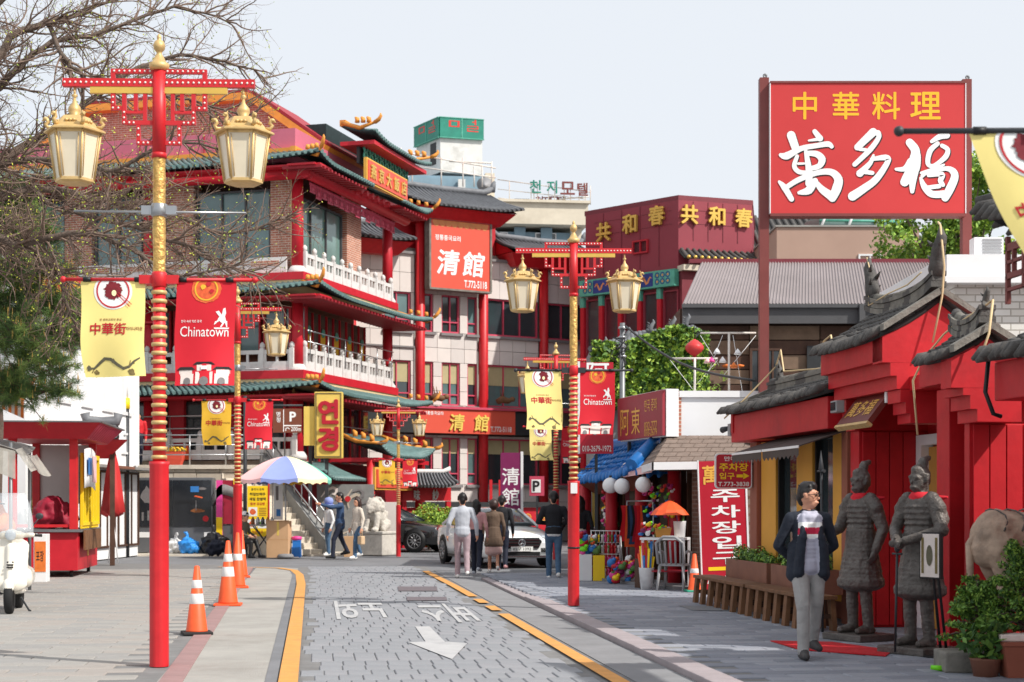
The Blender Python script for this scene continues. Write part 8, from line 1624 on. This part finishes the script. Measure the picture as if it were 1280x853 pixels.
for k in range(34): a = rn.uniform(0, 6.28); e_ = rn.uniform(-.9, 1.3); pr_.append(((.24*math.cos(a)*math.cos(e_), -.02+.2*abs(math.sin(a))*math.cos(e_), 1.42+.24*math.sin(e_)),)*2+(.065, .065, 0))
blend_mesh('lion', pr_, ['stone_lion'], ln, .018, 1, disp=.012, dscale=14)
# ------------------------------------------------------------------ cars
def car(label, loc, rz, paint, name='car', suv=0.0):
    t = thing(name, label, 'car', loc, rz); L = 4.75; H = 1.41+suv            # front at -y
    stn = [(0, .66, .36, .60), (.04, .76, .28, .68), (.18, .85, .22, .755), (.5, .905, .2, .83), (.95, .925, .19, .9), (1.4, .93, .19, .955), (2.0, .93, .19, .975), (3.2, .93, .19, .985), (3.9, .925, .2, .985), (4.35, .9, .23, .97), (4.62, .84, .28, .93), (4.75, .74, .38, .82)]
    m = MB(); prof = lambda w_, a, b: [(0, a), (w_*.8, a), (w_*.965, a+.06), (w_, a+(b-a)*.35), (w_*.995, a+(b-a)*.6), (w_*.975, b-.1), (w_*.92, b-.035), (w_*.72, b+.0), (w_*.38, b+.022), (0, b+.028)]
    rows_ = []
    for y, w_, a, b in stn:
        h_ = prof(w_, a, b+suv*.4); rows_.append([(x, y, z) for x, z in h_]+[(-x, y, z) for x, z in reversed(h_[1:-1])])
    n = len(rows_[0])
    for r_ in rows_: m.v += r_
    for i in range(len(stn)-1):
        for j in range(n): m.f.append((i*n+j, i*n+(j+1) % n, (i+1)*n+(j+1) % n, (i+1)*n+j)); m.m.append(0); m.s.append(True)
    m.f += [tuple(range(n)), tuple((len(stn)-1)*n+j for j in range(n-1, -1, -1))]; m.m += [0, 0]; m.s += [False, False]
    body = m.build('body', paint, t)
    zb = .96+suv*.4; A, Bq, D, E_ = (1.32, zb), (2.12, H-.05), (3.3, H-.04), (4.1, zb+.02); C_ = (2.7, H); lw, uw = .83, .6
    roof = MB(); roof.slab(lambda u, q: Vector(((2*u-1)*(uw+.02), Bq[0]-.03+(D[0]-Bq[0]+.06)*q, Bq[1]+(H-Bq[1])*math.sin(math.pi*q)-.05*(2*u-1)**4+.012)), 8, 8, (0, 0, -.03)); roof.build('roof', paint, t)
    def quad(nm, a, b, c, d, mat='glass_dark'): MB().add([a, b, c, d], [(0, 1, 2, 3)]).build(nm, mat, t)
    ws = MB().slab(lambda u, q: Vector(((2*u-1)*(lw-.05+(uw-lw+.03)*q), A[0]+(Bq[0]-A[0])*q-.07*(1-(2*u-1)**2), A[1]+(Bq[1]-A[1])*q)), 8, 4, (0, .02, 0)).build('windscreen', 'glass_dark', t)
    MB().slab(lambda u, q: Vector(((2*u-1)*(lw-.05+(uw-lw+.03)*q), E_[0]+(D[0]-E_[0])*q+.05*(1-(2*u-1)**2), E_[1]+(D[1]-E_[1])*q)), 8, 4, (0, -.02, 0)).build('rear_window', 'glass_dark', t)
    for s in (-1, 1):
        X0, X1 = s*lw, s*uw
        for a, b, c, d in (((A[0]+.12, zb), (2.55, zb), (2.55, H-.055), (Bq[0]+.05, Bq[1]-.01)), ((2.62, zb), (E_[0]-.25, zb), (D[0]-.03, D[1]-.01), (2.62, H-.055))):
            v = [(X0, a[0], a[1]), (X0, b[0], b[1]), (X1, c[0], c[1]), (X1, d[0], d[1])]; MB().add(v, [(0, 1, 2, 3) if s > 0 else (3, 2, 1, 0)]).build('side_window', 'glass_dark', t)
        for a, b in (((lw, A[0], A[1]), (uw, Bq[0], Bq[1])), ((lw, 2.585, zb), (uw, 2.585, H-.05)), ((lw, E_[0], E_[1]), (uw, D[0], D[1]))): MB().tube([(s*a[0], a[1], a[2]), (s*b[0], b[1], b[2])], .035, 6).build('pillar', paint, t)
        MB().tube([(s*.86, 1.75, 1.0+suv*.4), (s*1.0, 1.72, 1.03+suv*.4)], .02, 6).bbox(*sorted((s*.94, s*1.06)), 1.66, 1.78, .99+suv*.4, 1.12+suv*.4, .03).build('mirror', paint, t)
        bx(t, 'door_handle', 'chrome', *sorted((s*.925, s*.95)), 2.2, 2.38, .8, .825); bx(t, 'door_handle', 'chrome', *sorted((s*.925, s*.95)), 3.1, 3.28, .8, .825)
        bx(t, 'door_gap', 'black', *sorted((s*.92, s*.934)), 2.58, 2.592, .32, .96); bx(t, 'sill', 'black', *sorted((s*.88, s*.938)), 1.3, 3.2, .185, .25)
        for y in (.88, 3.72):
            MB().lathe([(.01, -.01), (.385, -.01), (.385, .01), (.01, .01)], 28, T=Matrix.Translation((s*.925, y, .34)) @ Matrix.Rotation(R(90), 4, 'Y')).build('wheel_arch', 'black', t)
            T = Matrix.Translation((s*.84, y, .335)) @ Matrix.Rotation(R(90*s), 4, 'Y'); wv = MB().lathe([(.21, -.1), (.3, -.1), (.333, -.07), (.335, .07), (.3, .105), (.225, .11), (.225, .06)], 28, T=T).build('wheel', 'tyre', t)
            m = MB().lathe([(.235, .06), (.235, .112), (.22, .112), (.215, .07)], 28, T=T); m.lathe([(.0, .06), (.06, .06), (.06, .1), (.0, .105)], 12, T=T)
            for q in range(10): a = 2*math.pi*q/10; m.tube([(.05*math.cos(a), .05*math.sin(a), .085), (.225*math.cos(a+.06), .225*math.sin(a+.06), .1)], [.02, .014], 5, T=T)
            m.build('rim', 'rim', wv); MB().lathe([(.0, .03), (.215, .03), (.215, .05), (.0, .05)], 20, T=T).build('brake_disc', 'dark_metal', wv)
        # lamps
        MB().ell((s*.66, .16, .7), (.17, .14, .075), 14, 8, T=None).build('head_lamp', 'head_lamp', t); MB().ell((s*.7, 4.66, .85), (.16, .08, .07), 12, 7).build('tail_lamp', 'tail_red', t)
        bx(t, 'side_intake', 'black', *sorted((s*.48, s*.74)), .0, .1, .36, .46)
    g = MB().prism([(-.42, .45), (.42, .45), (.5, .62), (.42, .7), (-.42, .7), (-.5, .62)], -.035, .02, T=Matrix(((1, 0, 0, 0), (0, 0, 1, 0), (0, 1, 0, 0), (0, 0, 0, 1)))).build('grille', 'black', t)
    for z in (.5, .57, .64): bx(g, 'grille_bar', 'chrome', -.43, .43, -.05, -.036, z, z+.016)
    em = MB(); T = Matrix.Translation((0, -.062, .58)) @ Matrix.Rotation(R(90), 4, 'X')
    em.lathe([(.075, -.008), (.09, -.008), (.09, .008), (.075, .008), (.075, -.008)], 24, T=T)
    for q in range(3): a = R(90+120*q); em.tube([(0, 0, 0), (.08*math.cos(a), .08*math.sin(a), 0)], [.014, .004], 5, T=T)
    em.build('emblem', 'chrome', g)
    bx(t, 'lower_intake', 'black', -.45, .45, -.03, .05, .28, .37); bx(t, 'chrome_lip', 'chrome', -.7, .7, -.02, .03, .25, .27)
    p = bx(t, 'plate', 'plate', -.27, .27, -.06, -.045, .385, .495); Print().text('02구 1392', 0, .44, .075, 'p_black', 1, w=.44).build('plate_lettering', lambda x, y, l: Vector((x, -.061-.001*l, y)), p)
    return t
car('white saloon car facing the viewer with chrome grille and number plate', Vector((.22, 37.6, 0)), .3, 'car_white')
car('black saloon car seen from the side behind the stone lion', Vector((-1.9, 50.6, 0)), 1.2, 'car_black')
car('white car partly hidden behind the black saloon', Vector((-2.3, 55.5, 0)), -.5, 'car_white')
# ------------------------------------------------------------------ trees
def limb(mb, pts, r0, r1, n=6):
    k = len(pts); mb.tube(pts, [r0+(r1-r0)*i/(k-1) for i in range(k)], n)
def smooth_path(pts, sub=4):
    out_ = []
    P_ = [Vector(p) for p in pts]
    for i in range(len(P_)-1):
        p0, p1, p2, p3 = P_[max(0, i-1)], P_[i], P_[i+1], P_[min(len(P_)-1, i+2)]
        for q in range(sub):
            t = q/sub; out_.append(.5*((2*p1)+(p2-p0)*t+(2*p0-5*p1+4*p2-p3)*t*t+(3*p1-p0-3*p2+p3)*t**3))
    return out_+[P_[-1]]
bt = thing('bare_tree', 'large spreading bare tree with budding twigs at upper left', 'tree', (-9.6, 24.5, 0)); O = Vector(bt.location); rn = random.Random(21)
TR = W(-120, 300, 24.5)-O
trunk = smooth_path([(0, 0, 0), (.1, 0, 1.5), TR+Vector((-.1, 0, -1.2)), TR]); m = MB(); limb(m, trunk, .32, .24, 12); m.build('trunk', 'bark', bt)
limbs = [[(-120, 300, 24.5), (-60, 200, 24.6), (0, 62, 24.8), (60, 28, 25), (110, 14, 25.2), (170, -10, 25.5)],
         [(-120, 300, 24.5), (-50, 215, 25), (30, 185, 25.4), (95, 140, 25.8), (160, 95, 26), (240, 70, 26.2), (330, 95, 26.4)],
         [(-120, 300, 24.5), (-60, 235, 24), (10, 205, 23.8), (80, 200, 23.6), (140, 215, 23.4), (210, 180, 23.2), (300, 190, 23)],
         [(-120, 300, 24.5), (-40, 270, 25.2), (40, 235, 25.6), (120, 250, 26), (200, 260, 26.2), (280, 290, 26.4), (360, 270, 26.5)],
         [(-120, 310, 24.5), (-40, 290, 23.8), (30, 305, 23.5), (100, 290, 23.2), (160, 310, 23), (230, 345, 22.8), (300, 330, 22.7)],
         [(-120, 320, 24.5), (-30, 320, 24.4), (20, 300, 24.2), (60, 330, 24), (75, 350, 23.9), (85, 385, 23.8), (100, 420, 23.8)],
         [(-120, 300, 24.5), (-70, 150, 25), (0, 110, 25.4), (50, 60, 25.8), (130, 40, 26.2), (220, 10, 26.6), (290, 30, 26.8)],
         [(-120, 300, 24.5), (-80, 130, 24), (-30, 40, 23.6), (30, -30, 23.4), (80, -80, 23.2)],
         [(60, 28, 25), (80, 70, 24.6), (110, 100, 24.4), (170, 110, 24.2), (250, 130, 24), (310, 150, 23.9)],
         [(40, 235, 25.6), (80, 265, 25.2), (150, 280, 25), (210, 300, 24.8), (260, 320, 24.7), (320, 350, 24.6)]]
mb = MB(); mt = MB(); buds = []
def grow(p, d, L, r, lev):
    """one wandering branch with side shoots"""
    k = max(3, int(L/.11)); pts = [p]; cur = p; dd = d.normalized()
    for i in range(k):
        dd = (dd+Vector((rn.gauss(0, .17), rn.gauss(0, .17), rn.gauss(.015, .15)))).normalized(); cur = cur+dd*L/k; pts.append(cur)
    (mb if lev < 1 else mt).tube(pts, [r*(1-.75*i/k) for i in range(k+1)], 5 if lev < 1 else (4 if lev < 2 else 3), cap=False)
    if lev >= 2:
        for q in pts[2:]:
            if rn.random() < .14: buds.append(q)
        buds.append(pts[-1]) if rn.random() < .5 else None
    if lev < 3:
        step = (.13, .1, .12)[lev]; n = int(L/step)
        for i in range(n):
            t = (i+rn.random())/max(n, 1); 
            if t < .12 or rn.random() < (.12, .25, .45)[lev]: continue
            b = pts[min(k, int(t*k))]; ax = Vector((rn.gauss(0, 1), rn.gauss(0, 1), rn.gauss(0, 1))).cross(dd)
            if ax.length < .01: continue
            nd = (Matrix.Rotation(rn.uniform(.5, 1.15), 3, ax.normalized()) @ dd); nd.z += .1
            grow(b, nd, L*rn.uniform(.32, .66)*(1-.4*t), max(.0035, r*.5*(1-.5*t)), lev+1)
for li, L_ in enumerate(limbs):
    pts = smooth_path([W(u, v, Y)-O for u, v, Y in L_], 5); n = len(pts); r0 = .1 if li in (0, 1, 3) else (.075 if li < 8 else .04)
    pts = [p+Vector((rn.gauss(0, .02), rn.gauss(0, .02), rn.gauss(0, .02))) for p in pts]
    limb(mb, pts, r0, .012, 8)
    for i in range(4, n):
        t = i/n
        for q in range(3):
            if rn.random() < .1: continue
            d = (pts[i]-pts[i-1]).normalized(); ax = d.cross(Vector((rn.gauss(0, 1), rn.gauss(0, 1), rn.gauss(0, 1))))
            if ax.length < .01: continue
            nd = Matrix.Rotation(rn.uniform(.45, 1.1), 3, ax.normalized()) @ d
            grow(pts[i], nd, rn.uniform(.6, 1.5)*(1-.3*t), .018*(1-.5*t)+.006, 1)
mb.build('branches', 'bark', bt); tw_ = mt.build('twigs', 'twig', bt); tw_['kind'] = 'stuff'
bl_ = leaf_mesh('buds', np.array([tuple(b) for b in buds for _ in range(1)]), .035, ['bud', 'leaf_lime'], bt, 5, .6); bl_['kind'] = 'stuff'
# pine
pn = thing('pine_tree', 'dense pine tree with upright pale shoots at the left edge', 'tree', (-9.4, 27.6, 0)); O = Vector(pn.location); rn = random.Random(5)
tp = smooth_path([(0, 0, 0), (.15, 0, 1.6), (-.1, .1, 3.0), (.1, 0, 4.6), (.0, 0, 6.2)]); m = MB(); limb(m, tp, .17, .05, 10); m.build('trunk', 'bark_pine', pn)
mb = MB(); clumps = []
pl_ = [[(-60, 470, 27.6), (0, 478, 27.3), (35, 455, 27), (68, 428, 26.8), (95, 425, 26.7)], [(-60, 330, 27.6), (-10, 310, 27.4), (30, 290, 27), (60, 300, 26.7)], [(-50, 380, 27.6), (0, 375, 27.2), (40, 372, 26.9), (80, 392, 26.6), (95, 400, 26.5)], [(-60, 270, 27.6), (-20, 250, 27.2), (15, 245, 27), (35, 250, 26.8)], [(-50, 500, 27.6), (0, 497, 27.2), (40, 490, 27), (75, 490, 26.8)], [(-60, 420, 27.6), (-20, 410, 28), (30, 410, 28.2), (70, 455, 28.3)], [(-40, 340, 27.6), (10, 345, 28.1), (50, 335, 28.3)], [(-50, 360, 27.6), (0, 340, 26.7), (35, 330, 26.4), (60, 345, 26.3)], [(-50, 300, 27.6), (0, 275, 28), (30, 270, 28.2)], [(-30, 400, 27.6), (20, 395, 27.8), (60, 385, 28), (98, 380, 28)], [(-60, 440, 27.6), (0, 430, 26.6), (40, 420, 26.3), (70, 470, 26.2)]]
for L_ in pl_:
    pts = smooth_path([W(u, v, Y)-O for u, v, Y in L_], 5); limb(mb, pts, .06, .012, 6); n = len(pts)
    for i in range(3, n):
        for q in range(7):
            d = Vector((rn.gauss(0, 1), rn.gauss(0, .8), rn.gauss(.15, .6))).normalized(); e = pts[i]+d*rn.uniform(.15, .62); mb.tube([pts[i], pts[i].lerp(e, .5)+Vector((0, 0, .03)), e], [.014, .009, .004], 4, cap=False); clumps.append((e, d)); clumps.append((pts[i].lerp(e, .55), d))
mb.build('branches', 'bark_pine', pn)
rg = np.random.default_rng(3); NV = []; 
for e, d in clumps:
    n = 70; dirs = rg.normal(size=(n, 3)); dirs /= np.linalg.norm(dirs, axis=1)[:, None]; dirs += np.array(d)*.6+np.array((0, 0, .25)); dirs /= np.linalg.norm(dirs, axis=1)[:, None]
    base = np.array(e)+rg.normal(size=(n, 3))*.03-np.array(d)*.1*rg.random((n, 1)); tip = base+dirs*rg.uniform(.09, .16, (n, 1)); side = np.cross(dirs, rg.normal(size=(n, 3))); side /= np.linalg.norm(side, axis=1)[:, None]
    NV.append(np.stack([base-side*.0035, base+side*.0035, tip], 1))
v = np.concatenate(NV).reshape(-1, 3); n = len(v)//3; me = bpy.data.meshes.new('needles'); me.vertices.add(3*n); me.vertices.foreach_set('co', v.ravel()); me.loops.add(3*n); me.loops.foreach_set('vertex_index', np.arange(3*n, dtype=np.int32)); me.polygons.add(n); me.polygons.foreach_set('loop_start', np.arange(0, 3*n, 3, dtype=np.int32)); me.polygons.foreach_set('loop_total', np.full(n, 3, np.int32))
for q in ('pine_a', 'pine_b', 'pine_c'): me.materials.append(M(q))
me.polygons.foreach_set('material_index', np.repeat(rg.integers(0, 3, len(clumps)), 70).astype(np.int32)); me.update(calc_edges=True); link('crown', me, pn)['kind'] = 'stuff'
m = MB()
for e, d in clumps:
    if rn.random() < .45: b = e+Vector((rn.gauss(0, .03), rn.gauss(0, .03), .03)); m.tube([b, b+Vector((rn.gauss(0, .01), 0, rn.uniform(.08, .14)))], [.008, .004], 4, cap=False)
m.build('shoots', 'candle', pn)['kind'] = 'stuff'
lt = thing('leafy_bush', 'lime-green young foliage between the pine and the bare tree', 'bush', (-9.7, 30, 0)); MB().tube([(0, 0, 0), (.1, 0, 3), (.0, 0, 5.8)], [.1, .07, .03], 8).build('trunk', 'bark', lt)
cpts = []
for u, v in ((8, 240), (18, 262), (5, 345), (14, 352), (30, 255), (3, 300), (40, 268)): cpts.append(blob_pts(W(u, v, 30)-Vector(lt.location), (.3, .4, .28), 150, u+v))
leaf_mesh('crown', np.concatenate(cpts), .07, ['leaf_lime', 'leaf_light'], lt, 3)
# green tree behind the big sign
gt_ = thing('green_tree', 'light green leafy tree between the big sign and the pavilion eave', 'tree', (12.4, 45, 0)); O = Vector(gt_.location); rn = random.Random(9)
m = MB(); tr = smooth_path([(0, 0, 0), (.1, 0, 3), (-.1, 0, 6), (.1, 0, 8.5)]); limb(m, tr, .25, .1, 9); m.build('trunk', 'bark', gt_); mb = MB(); cl = []
for k in range(44):
    u, v = rn.uniform(1120, 1262), rn.uniform(196, 335)
    if v < 250 and u < 1195: continue
    e = W(u, v, 45+rn.uniform(-1.5, 1.5))-O; s_ = tr[-1].lerp(tr[-8], rn.random()); mb.tube(smooth_path([s_, s_.lerp(e, .5)+Vector((0, 0, .3)), e], 3), [.07, .06, .05, .04, .03, .02, .012], 5, cap=False)
    for q in range(4): cl.append(blob_pts(e+Vector((rn.gauss(0, .35), rn.gauss(0, .35), rn.gauss(0, .35))), (rn.uniform(.25, .5), rn.uniform(.25, .5), rn.uniform(.2, .42)), 110, k*7+q, .1))
mb.build('branches', 'bark', gt_); leaf_mesh('crown', np.concatenate(cl), .15, ['leaf_green', 'leaf_light', 'leaf_lime', 'leaf_light'], gt_, 4, .6)
# bushes before the red street wall, potted shrubs at right
for i, (u, v, Y, r_, hh, lb) in enumerate(((536, 690, 52.5, .62, 1.5, 'round lime-green bush left of the pair beside the black car'), (561, 690, 53.5, .5, 1.35, 'smaller lime-green bush behind the walking man'))):
    p = W(u, v, Y); t = thing('bush', lb, 'bush', (p.x, p.y, 0)); cl = [blob_pts((0, 0, hh*.55), (r_, r_, hh*.5), 2200, 40+i, .5)]+[blob_pts((r_*.7*math.cos(a), r_*.7*math.sin(a), hh*.6+.2*math.sin(a*3)), (.28, .28, .3), 260, a) for a in range(7)]
    leaf_mesh('foliage', np.concatenate(cl), .085, ['leaf_lime', 'leaf_light', 'leaf_green'], t, i+3); MB().cyl((0, 0, 0), (0, 0, hh*.5), .05, .03, 6).build('trunk', 'bark', t)
def conifer(t, c, r_, hh, n, seed):
    rn = random.Random(seed); pts = []; mb = MB()
    for k in range(n):
        a = rn.uniform(0, 6.28); z = rn.random()**.8; e = Vector(c)+Vector((r_*(1.05-z*.75)*math.cos(a), r_*(1.05-z*.75)*math.sin(a), z*hh)); b = Vector(c)+Vector((0, 0, z*hh*.7)); mb.tube([b, b.lerp(e, .6)+Vector((0, 0, .04)), e], [.012, .008, .004], 4, cap=False)
        for q in range(7): p = b.lerp(e, .45+.55*q/6); pts.append(blob_pts(p, (.055, .055, .035), 16, k*9+q, .2))
    mb.build('branches', 'bark', t); return leaf_mesh('foliage', np.concatenate(pts), .042, ['leaf_dark', 'leaf_green', 'leaf_light', 'leaf_green'], t, seed, .45)
p1 = thing('potted_shrub', 'dark green conifer shrub in a planter at the foot of the horse', 'potted plant', (4.05, 13.9, .05)); conifer(p1, (0, 0, .26), .31, .56, 64, 1); MB().bbox(-.34, .3, -.2, .2, 0, .18, .02).build('trough', 'weathered', p1)
p2 = thing('potted_shrub', 'larger brighter conifer shrub at the right edge', 'potted plant', (4.42, 13.75, .05)); conifer(p2, (0, 0, .32), .42, .8, 90, 2); MB().lathe([(.16, 0), (.22, .3), (.24, .31), (.2, .3)], 18).build('pot', 'terracotta', p2)
p3 = thing('potted_herb', 'broad-leaved herb spilling over a brown pot in front of the shrubs', 'potted plant', (3.98, 13.45, .05)); leaf_mesh('foliage', np.concatenate([blob_pts((0, 0, .3), (.22, .16, .2), 260, 6, .2)]), .11, ['leaf_dark', 'leaf_green'], p3, 8, .4); MB().lathe([(.1, 0), (.13, .14), (.14, .15)], 14).build('pot', 'wood_brown', p3)
bp_ = thing('brown_pot', 'square reddish-brown plastic pot with a pale tray on top', 'plant pot', G(1272, 846, .05)); MB().lathe([(.16, 0), (.22, .26), (.235, .27), (.235, .3), (.2, .3)], 4, rot=R(45), smooth=False).build('pot', 'terracotta', bp_); bbx(bp_, 'tray', 'p_stone', -.17, .1, -.1, .1, .302, .36, .01)
